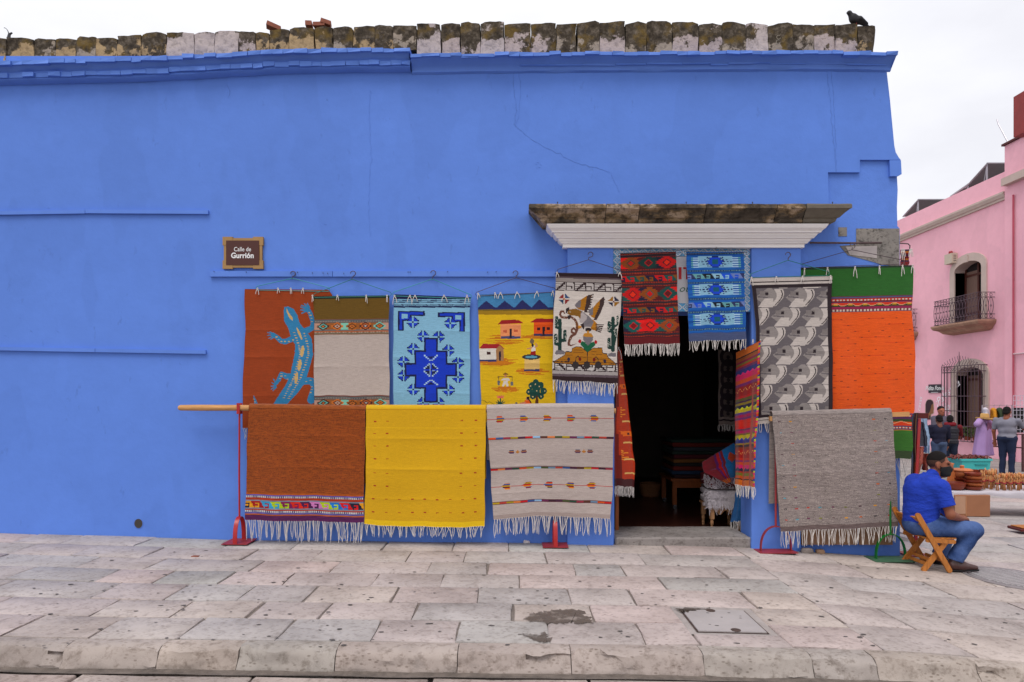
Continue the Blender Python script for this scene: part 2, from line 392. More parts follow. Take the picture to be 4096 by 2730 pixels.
# ------------------------------------------------------------------ the blue shop building
bld = empty('blue_building', (0, 3, 0), 'long blue plastered shop building with mossy stone parapet and one doorway', 'building')
DX0, DX1 = W(2457, 0).x, W(3005, 0).x
b = B()
b.prism(polypx([(-700, 2260), (2457, 2260), (2457, 225), (-700, 225)], 0), 0, .37)                                   # left of the door
b.prism(polypx([(2457, 1248), (3005, 1248), (3005, 225), (2457, 225)], 0), 0, .37)                                   # over the door
b.prism(polypx([(3005, 2300), (3189, 2300), (3189, 905), (3318, 905), (3312, 690), (3440, 690), (3440, 640), (3603, 640), (3596, 632), (3583, 610), (3568, 540), (3555, 400), (3547, 280), (3543, 225), (3005, 225)], 0), 0, .03)
b.mk('wall', M_BLUE, bld)
B().prism(polypx([(3005, 2320), (3600, 2320), (3599, 915), (3590, 905), (3588, 830), (3591, 760), (3588, 705), (3580, 610), (3560, 400), (3540, 225), (3005, 225)], .03), .031, .37).mk('corner_wall', M_BLUE_R, bld)
# little moulded block of the corner
B().prism(polypx([(3558, 642), (3603, 642), (3606, 698), (3588, 706), (3560, 706)], .0), -.004, .06).mk('corner_block', M_BLUE, bld)
b = B(); b.box(3.85, W(3545, 0, .4).x-.1, .37, 12, -.4, 5.33); b.mk('side_wall', M_BLUE, bld)
b = B(); b.box(-7.4, 3.849, 11.7, 12, -.4, 5.33); b.mk('back_wall', M_BLUE, bld)
b = B(); b.box(-7.4, -7.1, .371, 11.69, -.4, 5.33); b.mk('end_wall', M_BLUE, bld)
b = B(); b.box(-7.09, 3.84, .372, 11.69, 5.0, 5.3); b.mk('roof', mat('roof_concrete', (.3, .28, .26)), bld)
# exposed stone where the plaster fell off
M_RAW = stone('raw_stone', (.13, .12, .115), (.30, .27, .24), (.05, .045, .04), .9, 6, 0)
patch = B().prism(polypx([(3425, 915), (3598, 915), (3598, 1066), (3530, 1060), (3470, 1042), (3392, 1022), (3372, 1000), (3360, 985), (3425, 978)], .026), .0265, .05)
patch.mk('bare_stone', M_RAW, bld)
B().prism(polypx([(3384, 988), (3508, 984), (3508, 1034), (3400, 1020)], .022), .0225, .05).mk('bare_stone', mat('pale_stone', P(190, 180, 178), .9, .2, 9), bld)
B().prism(polypx([(3354, 910), (3388, 910), (3388, 946), (3354, 946)], .026), .0262, .05).mk('bare_stone', M_RAW, bld)
b = B(); b.tube([W(3240, 972, -.02), W(3400, 973, -.02), W(3525, 972, -.01)], .011, 8); b.mk('iron_rod', mat('rust_iron', P(92, 72, 72), .6, .35, 14), bld)
# cracks and filled seams in the plaster
M_CRACK = mat('crack_paint', tuple(x*.86 for x in BLUE), .8, .2, 20)
M_SEAM = mat('seam_paint', tuple(x*.9 for x in BLUE), .8, .12, 20)
def crack(pts, w, m, Y=-.0015):
    Q = []
    for (a, c) in zip(pts[:-1], pts[1:]):
        n = max(2, int(math.hypot(c[0]-a[0], c[1]-a[1])/14))
        for i in range(n): Q.append((a[0]+(c[0]-a[0])*i/n+random.gauss(0, 1.7), a[1]+(c[1]-a[1])*i/n+random.gauss(0, 1.7)))
    Q.append(pts[-1]); v = []; f = []
    for i, q in enumerate(Q):
        d = Q[min(i+1, len(Q)-1)]; e = Q[max(i-1, 0)]; t = (d[0]-e[0], d[1]-e[1]); L = math.hypot(*t) or 1
        ww = w*random.uniform(.35, 1.3)*(0.25 if i in (0, len(Q)-1) else 1); nx, ny = -t[1]/L*ww/2, t[0]/L*ww/2
        v += [W(q[0]+nx, q[1]+ny, Y), W(q[0], q[1], Y-.0008), W(q[0]-nx, q[1]-ny, Y)]
    for i in range(len(Q)-1): a = i*3; f += [(a, a+1, a+4, a+3), (a+1, a+2, a+5, a+4)]
    mk('crack', v, f, m, bld)
crack([(2058, 245), (2052, 330), (2066, 430), (2058, 500), (2100, 540), (2180, 590), (2240, 618), (2300, 650), (2370, 668), (2440, 690)], 3.2, M_CRACK)
crack([(2440, 690), (2462, 735), (2480, 775)], 2.4, M_CRACK)
crack([(2075, 250), (2082, 350), (2074, 470), (2060, 505)], 2.2, M_SEAM)
crack([(3305, 250), (3320, 400), (3330, 520), (3338, 600), (3345, 690)], 4.5, M_SEAM)
crack([(3322, 255), (3334, 380), (3340, 520), (3346, 660)], 2.6, M_CRACK)
crack([(1482, 365), (1478, 480), (1484, 640), (1476, 800), (1480, 950)], 2.0, M_SEAM)
crack([(905, 330), (912, 350), (918, 378), (912, 395)], 3, M_CRACK)
crack([(2112, 378), (2108, 390)], 5, M_CRACK); crack([(1480, 362), (1486, 374)], 9, M_CRACK); crack([(1304, 396), (1312, 404)], 8, M_CRACK)
for (x, y) in [(2140, 655), (2148, 650), (2158, 658), (2155, 670), (2143, 672)]: crack([(x, y), (x+9, y+4)], 2.5, M_CRACK)
for (x, y, dx, dy) in [(118, 1322, 14, 8), (228, 1322, 10, 9), (715, 1450, 8, 14), (15, 1340, 12, 6), (80, 1270, 4, 4), (570, 1268, 5, 3), (740, 1310, 12, 12), (185, 833, 16, 3), (390, 834, 16, 4), (720, 878, 12, 9), (660, 1050, 8, 10), (1290, 896, 18, 4), (320, 995, 10, 18), (700, 1090, 14, 14), (690, 980, 12, 20), (1030, 780, 14, 18)]:
    crack([(x, y), (x+dx, y+dy)], 3.4, M_CRACK)
# drain hole low in the wall
hb = B(); c = W(554, 2095, -.002); r = .052; n = 24; v = []; f = []
for k in range(n): v.append((c.x+r*1.0*math.cos(2*math.pi*k/n), -.003, c.z+r*1.12*math.sin(2*math.pi*k/n)))
for k in range(n): v.append((c.x+r*.86*math.cos(2*math.pi*k/n), .0-.0035, c.z+r*.98*math.sin(2*math.pi*k/n)))
f = [(k, (k+1) % n, n+(k+1) % n, n+k) for k in range(n)]
dr = mk('drain_pipe', v, f, M_CRACK, bld)
mk('pipe_hole', v[n:], [tuple(range(n))[::-1]], mat('drain_dark', (.05, .042, .035), .9), dr)
# wooden battens nailed to the wall
def batten(x0, ya, x1, yb, h, joints=()):
    xs_ = [x0]+list(joints)+[x1]
    for a, c in zip(xs_[:-1], xs_[1:]):
        t = lambda x: ya+(yb-ya)*(x-x0)/(x1-x0)
        p = polypx([(a+1, t(a)+h/2), (c-1, t(c)+h/2), (c-1, t(c)-h/2), (a+1, t(a)-h/2)], -.028)
        B().prism(p, -.028, -.001).mk('batten', M_TRIM, bld)
batten(-60, 853, 340, 847, 15, ()); batten(340, 846, 833, 849, 15); batten(-60, 1394, 380, 1402, 15); batten(380, 1402, 823, 1409, 15)
batten(838, 1096, 1330, 1096, 22); batten(1330, 1096, 2222, 1096, 22)
M_NAIL = mat('nail_iron', (.05, .05, .06), .5, .2, 30)
for x in (856, 985, 1190, 1250, 1292, 1310, 1375, 1632, 1640, 1790, 1950, 1984, 2220):
    p = W(x, 1092+random.uniform(-4, 5), -.03); B().tube([p+Vector((0, .004, 0)), p+Vector((.004, -.016, .006))], .0032, 6).mk('nail', M_NAIL, bld)

# parapet of rough coping stones ---------------------------------------------
def cap_mat(name, pale, amt):
    m, nt, b, vec, rnd = base_nodes(name, .92, .2)
    n1 = noise_n(nt, vec, 3.2, 5, .62); n2 = noise_n(nt, vec, 17, 7, .7)
    dk = ramp(nt, n2, (.3, (.02, .015, .011)), (.5, (.065, .05, .034)), (.72, (.19, .155, .12)))
    ms = ramp(nt, noise_n(nt, vec, 6, 4), (.52, 0.0), (.66, .8)); dk = mixc(nt, ms, dk, (.15, .095, .022))
    sep = N(nt, 'SeparateXYZ'); tc = N(nt, 'TexCoord'); nt.links.new(tc.outputs['Object'], sep.inputs[0])
    up = ramp(nt, sep.outputs['Z'], (.10, 0.0), (.27, .20))          # lichen grows on the weathered upper edge
    sub = N(nt, 'Math', operation='SUBTRACT'); nt.links.new(n1, sub.inputs[0]); nt.links.new(up, sub.inputs[1])
    n3 = noise_n(nt, vec, 11, 6, .7); ad = N(nt, 'Math', operation='MULTIPLY_ADD'); ad.inputs[1].default_value = .35; nt.links.new(n3, ad.inputs[0]); nt.links.new(sub.outputs[0], ad.inputs[2])
    fl = ramp(nt, ad.outputs[0], (amt, 0.0), (amt+.035, 1.0))
    pl = mixc(nt, ramp(nt, n2, (.36, .8), (.52, 0.0)), pale, tuple(x*.55 for x in pale))
    nt.links.new(mixc(nt, fl, dk, pl), b.inputs['Base Color'])
    p = bumpn(nt, b, n2, .8, .02); bumpn(nt, b, fl, -.5, .02, p); return m
CAPS = [cap_mat('coping_ochre', (.40, .28, .15), .63), cap_mat('coping_pink', (.44, .36, .34), .575), cap_mat('coping_pale', (.47, .40, .385), .49), cap_mat('coping_dark', (.34, .28, .22), .66)]
par = empty('parapet', W(1700, 200), parent=bld)
cxs = [-260, -150, -60, 27, 135, 222, 306, 382, 470, 566, 666, 776, 858, 957, 1024, 1076, 1157, 1257, 1333, 1412, 1500, 1573, 1667, 1764, 1842, 1922, 2017, 2123, 2225, 2308, 2399, 2501, 2587, 2689, 2794, 2890, 2984, 3073, 3171, 3256, 3340, 3430, 3499]
tops = [(-260, 155), (0, 150), (222, 156), (306, 149), (470, 144), (566, 132), (776, 128), (858, 124), (1024, 125), (1076, 119), (1157, 112), (1257, 107), (1412, 102), (1573, 98), (1667, 99), (1842, 93), (1922, 91), (2123, 92), (2399, 88), (2688, 89), (2794, 91), (2890, 99), (2984, 94), (3073, 96), (3171, 94), (3256, 92), (3340, 97), (3430, 102), (3499, 107)]
bots = [(-260, 250), (0, 243), (470, 230), (776, 215), (1000, 203), (1400, 190), (1640, 188), (1650, 212), (2400, 205), (3500, 204)]
def ip(t, x):
    return float(np.interp(x, [q[0] for q in t], [q[1] for q in t]))
pick = [0, 0, 0, 0, 3, 0, 3, 0, 0, 0, 2, 2, 2, 1, 0, 0, 0, 0, 3, 0, 0, 3, 2, 1, 1, 2, 1, 1, 3, 3, 1, 3, 3, 1, 1, 3, 2, 3, 3, 1, 1, 0]
for i, (a, c) in enumerate(zip(cxs[:-1], cxs[1:])):
    bm = bmesh.new(); Yf = .02+random.uniform(-.015, .02); t = ip(tops, (a+c)/2)+random.uniform(-5, 4); bo = ip(bots, (a+c)/2)+12
    p0, p1 = W(a, t, Yf), W(c, bo, Yf); g = .0015
    q = B().box(p0.x+g, p1.x-g, Yf, Yf+.34, p1.z, p0.z); vv = [bm.verts.new(x) for x in q.v]
    for ff in q.f: bm.faces.new([vv[k] for k in ff])
    bmesh.ops.subdivide_edges(bm, edges=bm.edges[:], cuts=4, use_grid_fill=True)
    s0 = random.uniform(0, 60); cx_, cz_, hw = (p0.x+p1.x)/2, (p0.z+p1.z)/2, (p1.x-p0.x)/2
    for v in bm.verts:
        w = Vector((v.co.x*6+s0, v.co.y*6, v.co.z*6)); a1 = noise.noise_vector(w)*.020+noise.noise_vector(w*2.7)*.012
        if v.co.z > p0.z-.02:                                   # worn, rounded crown
            e = abs(v.co.x-cx_)/hw; a1.z -= .010*e**6
            if v.co.y < Yf+.02: a1.z -= .008
        v.co += a1
        if v.co.x < p0.x+.001: v.co.x = p0.x+.001
        if v.co.x > p1.x-.001 and i < len(cxs)-2: v.co.x = p1.x-.002
    bm.verts.index_update()
    mk('coping_stone', [tuple(v.co) for v in bm.verts], [tuple(w.index for w in ff.verts) for ff in bm.faces], CAPS[pick[i]], par, smooth=60); bm.free()
B().box(-7.0, W(3480, 0).x-.05, .12, .34, W(0, 255).z, W(0, 160).z).mk('parapet_core', M_RAW, par)
# the mason's ring marks on one coping stone
for (x, y, r_) in ((3113, 152, .021), (3111, 171, .022)):
    c = W(x, y, .0); B().tube([c+Vector((r_*math.cos(t*.5), -.012, r_*math.sin(t*.5))) for t in range(2, 13)], .0028, 5).mk('ring_mark', mat('lichen_pale', P(170, 160, 140), .9), par)
# cornice of painted bricks under the parapet --------------------------------
cor = empty('cornice', W(1700, 240), parent=bld)
def cbrick(x0, x1, zt, zb, yf, yb, slope=0):
    p = [(x0, yf), (x1, yf), (x1, yb), (x0, yb)]
    bm_j = .0035; v = []
    for z, ins in ((zb, 0), (zt, 0)):
        for k, (x, y) in enumerate(p): v.append((x+random.gauss(0, bm_j*.5), y+(random.gauss(0, bm_j) if k < 2 else 0), z+slope*(x-x0)+random.gauss(0, bm_j*.6)))
    mk('cornice_brick', v, [(0, 3, 2, 1), (4, 5, 6, 7), (0, 1, 5, 4), (1, 2, 6, 5), (2, 3, 7, 6), (3, 0, 4, 7)], M_TRIM, cor)
ctopL = [(-300, 254), (0, 244), (470, 233), (776, 219), (890, 211), (1010, 206), (1080, 199), (1400, 193), (1640, 192)]
ctopR = [(1640, 216), (2000, 211), (2400, 207), (3000, 203), (3300, 202), (3592, 206)]
def course(top, xa, xb, w, proj, h, drop, wj=.25, gap=1.0, back=.02):
    x = xa
    while x < xb-5:
        x2 = min(xb, x+w*random.uniform(1-wj, 1+wj))
        if xb-x2 < w*.4: x2 = xb
        zj = random.gauss(0, .0035); pj = proj+random.gauss(0, .006)
        a = W(x+gap/2, ip(top, x), -proj); c = W(x2-gap/2, ip(top, x2), -proj); zt = (a.z+c.z)/2+zj-drop
        cbrick(a.x, c.x, zt, zt-h*random.uniform(.92, 1.08), -pj, back, (c.z-a.z)/(c.x-a.x)*.8)
        x = x2
course(ctopL, -200, 1640, 52, .165, .042, 0); course(ctopR, 1642, 3592, 56, .155, .036, 0, .3, .7)
course(ctopL, -200, 1640, 50, .105, .045, .135); course(ctopR, 2080, 3545, 110, .052, .030, .118, .4, .6)
# mortar bed and cove between the two brick courses
def cove(top, xa, xb, prof):
    v = []; f = []; n = 40
    for i in range(n+1):
        x = xa+(xb-xa)*i/n
        for (p_, dz) in prof:
            a = W(x, ip(top, x), -prof[0][0]); v.append((a.x*(1), -p_+random.gauss(0, .002), a.z-dz+random.gauss(0, .0015)))
    k = len(prof)
    for i in range(n):
        for j in range(k-1): a = i*k+j; f.append((a+1, a, a+k, a+k+1))
    f += [tuple(range(k))[::-1][::-1], tuple(n*k+j for j in range(k))[::-1]]
    mk('cove', v, f, M_TRIM, cor, smooth=50)
cove(ctopL, -200, 1636, [(.145, .038), (.12, .06), (.08, .09), (.075, .14), (.085, .172), (.06, .19), (.0, .20)])
cove(ctopR, 1642, 3588, [(.14, .033), (.10, .06), (.05, .09), (.03, .115), (.028, .145), (.0, .16)])
# bricks lying on the parapet, pigeon spikes etc. are things of their own
M_BRICK = mat('loose_brick', P(150, 92, 74), .9, .25, 20, .5, 90)
def loose_brick(px, py, w, h, rz, rx, label):
    c = W(px, py, .15); e = empty('loose_brick', c, label, 'brick', 'bricks left on the parapet')
    o = rbox('clay', -w/2, w/2, -.055, .055, 0, h, M_BRICK, None, .006, .003); o.parent = e; o.location = (0, 0, 0); e.rotation_euler = (0, rx, rz)
loose_brick(1092, 119, .15, .045, .3, .30, 'single clay brick tilted on the parapet')
loose_brick(1237, 112, .07, .05, .1, .0, 'small clay brick end standing on the parapet')
loose_brick(1280, 113, .13, .04, .0, -.02, 'lower clay brick of the pair stacked on the parapet')
loose_brick(1302, 104, .11, .045, .2, .22, 'upper clay brick of the pair stacked on the parapet')
w0 = W(38, 150, .15); B().tube([w0, w0+Vector((-.01, 0, .045)), w0+Vector((-.02, 0, .075)), w0+Vector((-.04, 0, .10)), w0+Vector((-.06, 0, .106))], [.006, .005, .004, .003, .004], 6).tube([w0+Vector((-.012, 0, -.02)), w0+Vector((0, 0, .035)), w0+Vector((.03, 0, .05))], [.02, .014, .008], 6).mk('bent_wire', M_NAIL, None, label='bent black wire sticking up from the mossy parapet', cat='wire')

# door surround ----------------------------------------------------------------
sur = empty('door_surround', W(2730, 990), parent=bld)
for nm, a, c in (('pilaster', 2270, 2453), ('pilaster', 3006, 3203)):
    p, q = W(a, 990, -.06), W(c, 2200, -.06); B().box(p.x, q.x, -.06, -.001, zg((p.x+q.x)/2, 0)-.08, p.z).mk(nm, M_BLUE, sur)
q = W(3006, 0, -.06).x
M_WHITE = mat('white_paint', (.84, .81, .80), .6, .05, 3, .15, 30)
def ring_loft(name, xl, xr, prof, m, parent, x_cuts=None):
    v = []; f = []
    for p_, z in prof:
        v += [(xl-p_, .0, z), (xl-p_, -p_-.06, z), (xr+p_, -p_-.06, z), (xr+p_, .0, z)]
    n = len(prof)
    for i in range(n-1):
        for k in range(3): a = i*4+k; f.append((a, a+1, a+5, a+4))
    f += [(0, 3, 2, 1), tuple((n-1)*4+k for k in range(4))]
    return mk(name, v, f, m, parent)
xl, xr = W(2262, 990, -.08).x, W(3205, 990, -.08).x; z0 = W(0, 992, -.08).z
ring_loft('white_moulding', xl, xr, [(p_, z0+.744*q_) for p_, q_ in ((.015, 0), (.03, .002), (.03, .052), (.055, .056), (.055, .062), (.075, .09), (.08, .115), (.105, .119), (.105, .126), (.125, .155), (.13, .178), (.155, .182), (.16, .20), (.19, .235), (.205, .27), (.21, .285))], M_WHITE, sur)
def capstone_mat():
    m, nt, b, vec, rnd = base_nodes('weathered_sandstone', .9, .2); n1 = noise_n(nt, vec, 2.6, 5, .6, (1, 1, 2.2)); n2 = noise_n(nt, vec, 15, 8, .7)
    c1 = ramp(nt, n1, (.30, (.035, .027, .02)), (.46, (.09, .072, .055)), (.52, (.19, .13, .07)), (.58, (.34, .25, .17)), (.72, (.42, .33, .27)))
    cc = mixc(nt, ramp(nt, n2, (.38, .85), (.53, 0.0)), c1, (.03, .024, .018)); nt.links.new(cc, b.inputs['Base Color'])
    p = bumpn(nt, b, n2, .7, .015); bumpn(nt, b, n1, .4, .03, p); return m
M_SAND = capstone_mat(); M_SAND2 = mat('grey_sandstone', P(112, 104, 92), .9, .25, 5, .5, 40)
zt = z0+.212
cap_prof = [(.19, zt+.003), (.215, zt+.02), (.225, zt+.05), (.24, zt+.058), (.275, zt+.10), (.305, zt+.13), (.315, zt+.136), (.315, zt+.168), (.31, zt+.18)]
segs = [2116, 2425, 2560, 2826, 3110, 3226, 3419]
X_L, X_R = xl, xr
for i, (a, c) in enumerate(zip(segs[:-1], segs[1:])):
    v = []; f = []; n = 7; xa, xc = W(a, 820, -.37).x, W(c, 820, -.37).x; s0 = random.uniform(0, 40)
    for k in range(n+1):
        for j, (p_, z) in enumerate(cap_prof):
            x = xa+(xc-xa)*k/n
            sp = p_*1.28
            if i == 0 and k == 0: x = xl-sp
            if i == len(segs)-2 and k == n: x = xr+sp
            if i == 0 and k > 0: x = (xl-sp)+(xc-xl+sp)*k/n
            if i == len(segs)-2 and k < n: x = xa+(xr+sp-xa)*k/n
            x += (.004 if k == 0 and i else 0)-(.004 if k == n and i < len(segs)-2 else 0)
            w = Vector((x*5+s0, j*.7, i)); e = noise.noise(w)*(.024 if i not in (0, 5) else .006); ez = noise.noise(w*2.3)*.006
            v.append((x, -p_-.06+abs(e)*(1 if j < 7 else .5), z+ez))
    m_ = len(cap_prof); k0 = len(v)
    for k in range(n):
        for j in range(m_-1): q_ = k*m_+j; f.append((q_, q_+m_, q_+m_+1, q_+1))
    # back, top and ends
    bk = []
    for k in range(n+1):
        bk.append((len(v), len(v)+1)); v.append((v[k*m_][0], 0, cap_prof[0][1])); v.append((v[k*m_+m_-1][0], 0, v[k*m_+m_-1][2]))
    for k in range(n):
        f.append((k*m_+m_-1, (k+1)*m_+m_-1, bk[k+1][1], bk[k][1])); f.append((bk[k][0], bk[k+1][0], (k+1)*m_, k*m_))
    f.append(tuple([bk[0][0]]+list(range(m_))+[bk[0][1]])); f.append(tuple([bk[n][1]]+[n*m_+j for j in range(m_-1, -1, -1)]+[bk[n][0]]))
    mk('capping_stone', v, f, M_SAND2 if i == len(segs)-2 else M_SAND, sur)
for x in (2230, 2520, 2745, 3010, 3330):
    p = W(x, 818, -.33); B().tube([p, p+Vector((0, 0, .022))], .004, 6).tube([p+Vector((0, 0, .018)), p+Vector((0, 0, .024))], .008, 6).mk('spike', M_NAIL, sur)

# patterned tile border round the white shop board ---------------------------------
M_COL = None
def colmat(name, rough=.5, spec=.4, bump=0):
    m, nt, b, vec, rnd = base_nodes(name, rough, spec); a = N(nt, 'Attribute'); a.attribute_name = 'Col'
    nt.links.new(a.outputs['Color'], b.inputs['Base Color']); return m
M_TILE = colmat('glazed_tile', .25, .5)
tp = empty('tile_border', W(2728, 1000), parent=sur)
TB, TW = P(86, 170, 222), P(226, 226, 232)
def tile(x0, y0, x1, y1, Y=-.016, spiral=True):
    n = 18; a, c = W(x0+.4, y0+.4, Y), W(x1-.4, y1-.4, Y); v = []; f = []; cs = []
    for j in range(n+1):
        for i in range(n+1): v.append((a.x+(c.x-a.x)*i/n, Y, a.z+(c.z-a.z)*j/n))
    for j in range(n):
        for i in range(n):
            q = j*(n+1)+i; f.append((q, q+n+1, q+n+2, q+1))
            u, w = (i+.5)/n*2-1, (j+.5)/n*2-1; s = abs(u)+abs(w); r = math.hypot(u, w); st = (int((u+1)*4)+int((w+1)*4)) % 2
            wht = (.86 < s+.12*st < 1.16)
            if spiral and r < .52: wht = abs(((r*6.5-math.atan2(w, u)/math.pi/2) % 1)-.5) < .2
            cs.append(TW if wht else TB)
    k = len(v); v += [(a.x, -.0008, a.z), (c.x, -.0008, a.z), (c.x, -.0008, c.z), (a.x, -.0008, c.z)]
    i0, i1, i2, i3 = 0, n, n*(n+1)+n, n*(n+1); f += [(i0, i1, k+1, k), (i1, i2, k+2, k+1), (i2, i3, k+3, k+2), (i3, i0, k, k+3)]; cs += [TW]*4
    mk('tile', v, f, M_TILE, tp, uvcol=np.array(cs))
ts = 34.5
for i in range(16): tile(2453+i*ts, 992, 2453+(i+1)*ts, 992+ts); tile(2453+i*ts, 1214, 2453+(i+1)*ts, 1247)
for j in range(6):
    h = (1214-1027)/6
    tile(2453, 1027+j*h, 2453+ts, 1027+(j+1)*h); tile(2453+15*ts, 1027+j*h, 2453+16*ts, 1027+(j+1)*h)
a, c = W(2453+ts, 1027, -.012), W(2453+15*ts, 1214, -.012)
board = B().box(a.x+.001, c.x-.001, -.010, -.001, c.z+.001, a.z-.001).mk('shop_board', mat('board_white', P(222, 220, 226), .4, .03, 2, .05), sur)
M_RED = mat('sign_red', P(205, 28, 40), .4, .05, 2, .05); M_GRN = mat('sign_green', P(20, 100, 70), .4, .05, 2, .05)
def text_mesh(s, name, m, parent, origin, h, ux=Vector((1,0,0)), uz=Vector((0,0,1)), thick=.002, shear=0, off=0., align='CENTER', wscale=1.0):
    cu = bpy.data.curves.new(name, 'FONT'); cu.body = s; cu.size = 1; cu.shear = shear; cu.offset = off; cu.align_x = align; cu.extrude = .0; cu.resolution_u = 3
    o = bpy.data.objects.new(name, cu); col.objects.link(o); dg = bpy.context.evaluated_depsgraph_get(); me = o.evaluated_get(dg).to_mesh()
    nrm = ux.cross(uz)   # towards the reader
    v = [Vector(origin)+ux*(p.co.x*h*wscale)+uz*(p.co.y*h)+nrm*thick for p in me.vertices]; f = [tuple(p.vertices) for p in me.polygons]
    o.to_mesh_clear(); bpy.data.objects.remove(o); bpy.data.curves.remove(cu)
    return mk(name, v, f, m, parent)
for (x0, y0, x1, y1) in ((2714, 1070, 2726, 1118), (2733, 1070, 2762, 1077), (2744, 1077, 2752, 1118)):
    a, c = W(x0, y0, -.0105), W(x1, y1, -.0105); B().box(a.x, c.x, -.0125, -.0102, c.z, a.z).mk('red_letter', M_RED, board)
text_mesh('otu', 'green_letters', M_GRN, board, W(2714, 1168, -.0102), .105, shear=.35, align='LEFT', wscale=1.15)
# threshold
B().prism([(DX0-.01, zg(1.5, 0)-.05), (DX1+.01, zg(2.5, 0)-.05), (DX1+.01, W(3000, 2150, 0).z), (DX0-.01, W(2460, 2152, 0).z)], -.03, .6)
th = rbox('threshold', DX0+.004, DX1-.004, -.035, .62, -.06, W(0, 2151, -.03).z, stone('threshold_stone', (.19, .165, .155), (.29, .26, .245), (.09, .075, .065), .8, 5, 0), bld, .018, .006, 5)
# street name plate
sg = empty('street_sign', W(972, 1075, -.02), 'brown street name plate with tan frame on blue wall', 'sign')
b = B(); 
for (x0, y0, x1, y1) in ((890, 948, 930, 982), (1012, 948, 1052, 982), (890, 1042, 930, 1076), (1012, 1042, 1052, 1076)):
    a, c = W(x0, y0, -.034), W(x1, y1, -.034); b.box(a.x, c.x, -.034, -.002, c.z, a.z)
M_TAN = mat('tan_paint', P(172, 134, 84), .5, .12, 6, .1)
for (x0, y0, x1, y1) in ((895, 953, 1048, 966), (895, 1058, 1048, 1071), (895, 966, 905, 1058), (1038, 966, 1048, 1058)):
    a, c = W(x0, y0, -.031), W(x1, y1, -.031); b.box(a.x, c.x, -.031, -.003, c.z, a.z)
b.mk('frame', M_TAN, sg)
a, c = W(906, 964, -.026), W(1038, 1062, -.026); pl = B().box(a.x, c.x, -.037, -.004, c.z, a.z).mk('plate', mat('sign_brown', P(84, 46, 40), .35, .05, 3, .05), sg)
M_LET = mat('letter_white', (.75, .75, .75), .5, .02, 2, 0)
text_mesh('Calle de', 'lettering', M_LET, pl, W(970, 1006, -.0375), .066, off=.006, wscale=.86)
text_mesh('Gurrión', 'lettering', M_LET, pl, W(970, 1033, -.0375), .082, off=.028, wscale=.92)
# ------------------------------------------------------------------ woven rugs
class Pt:
    """paints weave colours on the cells of one rug; x, y = pattern coordinates, u = 0..1 across, yl = row measured down the left edge"""
    def __init__(s, x, y, u, yl, t, base):
        s.x, s.y, s.u, s.yl, s.t = x, y, u, yl, t; s.c = np.zeros((len(x), 3)); s.c[:] = P(*base)
    def m(s, mask, c): s.c[mask] = P(*c); return s
    def poly(s, pts, c):
        x, y = s.x, s.y; ins = np.zeros(len(x), bool); n = len(pts)
        for i in range(n):
            x0, y0 = pts[i]; x1, y1 = pts[(i+1) % n]
            if y0 == y1: continue
            k = ((y0 > y) != (y1 > y)) & (x < (x1-x0)*(y-y0)/(y1-y0)+x0); ins ^= k
        return s.m(ins, c)
    def rect(s, x0, y0, x1, y1, c): return s.m((s.x >= x0) & (s.x < x1) & (s.y >= y0) & (s.y < y1), c)
    def ell(s, cx, cy, rx, ry, c, a=0):
        dx, dy = s.x-cx, s.y-cy; ca, sa = math.cos(a), math.sin(a); u, v = dx*ca+dy*sa, -dx*sa+dy*ca
        return s.m((u/rx)**2+(v/ry)**2 < 1, c)
    def line(s, pts, w, c):
        ws = w if isinstance(w, (list, tuple)) else [w]*len(pts)
        for i in range(len(pts)-1):
            (x0, y0), (x1, y1) = pts[i], pts[i+1]; dx, dy = x1-x0, y1-y0; L = dx*dx+dy*dy or 1
            t = np.clip(((s.x-x0)*dx+(s.y-y0)*dy)/L, 0, 1); d = np.hypot(s.x-x0-t*dx, s.y-y0-t*dy)
            s.m(d < (ws[i]+(ws[i+1]-ws[i])*t)/2, c)
        return s
    def band(s, a, b, c): return s.m((s.yl >= a) & (s.yl < b), c)
    def beads(s, a, b, n, c, duty=.5, ph=0): return s.m((s.yl >= a) & (s.yl < b) & (((s.u*n+ph) % 1) < duty), c)
    def brect(s, u0, a, u1, b, c): return s.m((s.yl >= a) & (s.yl < b) & (s.u >= u0) & (s.u < u1), c)
    def bpoly(s, pts, c):
        X, Y = s.x, s.y; s.x, s.y = s.u, s.yl; s.poly(pts, c); s.x, s.y = X, Y; return s
def rug_mat(name, streak=.16, bump=.5):
    m, nt, b, vec, rnd = base_nodes(name, .95, .1); a = N(nt, 'Attribute'); a.attribute_name = 'Col'
    n1 = noise_n(nt, vec, 14, 5, .65, (1, 1, 10)); n2 = noise_n(nt, vec, 160, 2, .5, (1, 1, 1.6))
    cc = mixc(nt, 1, a.outputs['Color'], ramp(nt, n1, (.3, 1-streak), (.7, 1+streak)), 'MULTIPLY')
    cc = mixc(nt, 1, cc, ramp(nt, n2, (.3, .88), (.7, 1.10)), 'MULTIPLY'); nt.links.new(cc, b.inputs['Base Color'])
    b.inputs['Sheen Weight'].default_value = .15; b.inputs['Sheen Roughness'].default_value = .6
    p = bumpn(nt, b, n1, bump*.5, .003); bumpn(nt, b, n2, bump, .0025, p); return m
M_RUG = rug_mat('wool_weave'); M_RUG2 = rug_mat('wool_weave_streaky', .42, .6)
def yarn_mat():
    return mat('yarn_white', P(226, 218, 212), .95, .12, 30, .3, 200, .002)
M_YARN = yarn_mat(); M_YARN_G = mat('yarn_grey', P(188, 182, 178), .95, .15, 30, .3, 200, .002)
def edge(pts, t):
    """point on a polyline by share of height"""
    ys = [p[1] for p in pts]; y = ys[0]+(ys[-1]-ys[0])*t
    return np.interp(y, ys, [p[0] for p in pts]), y
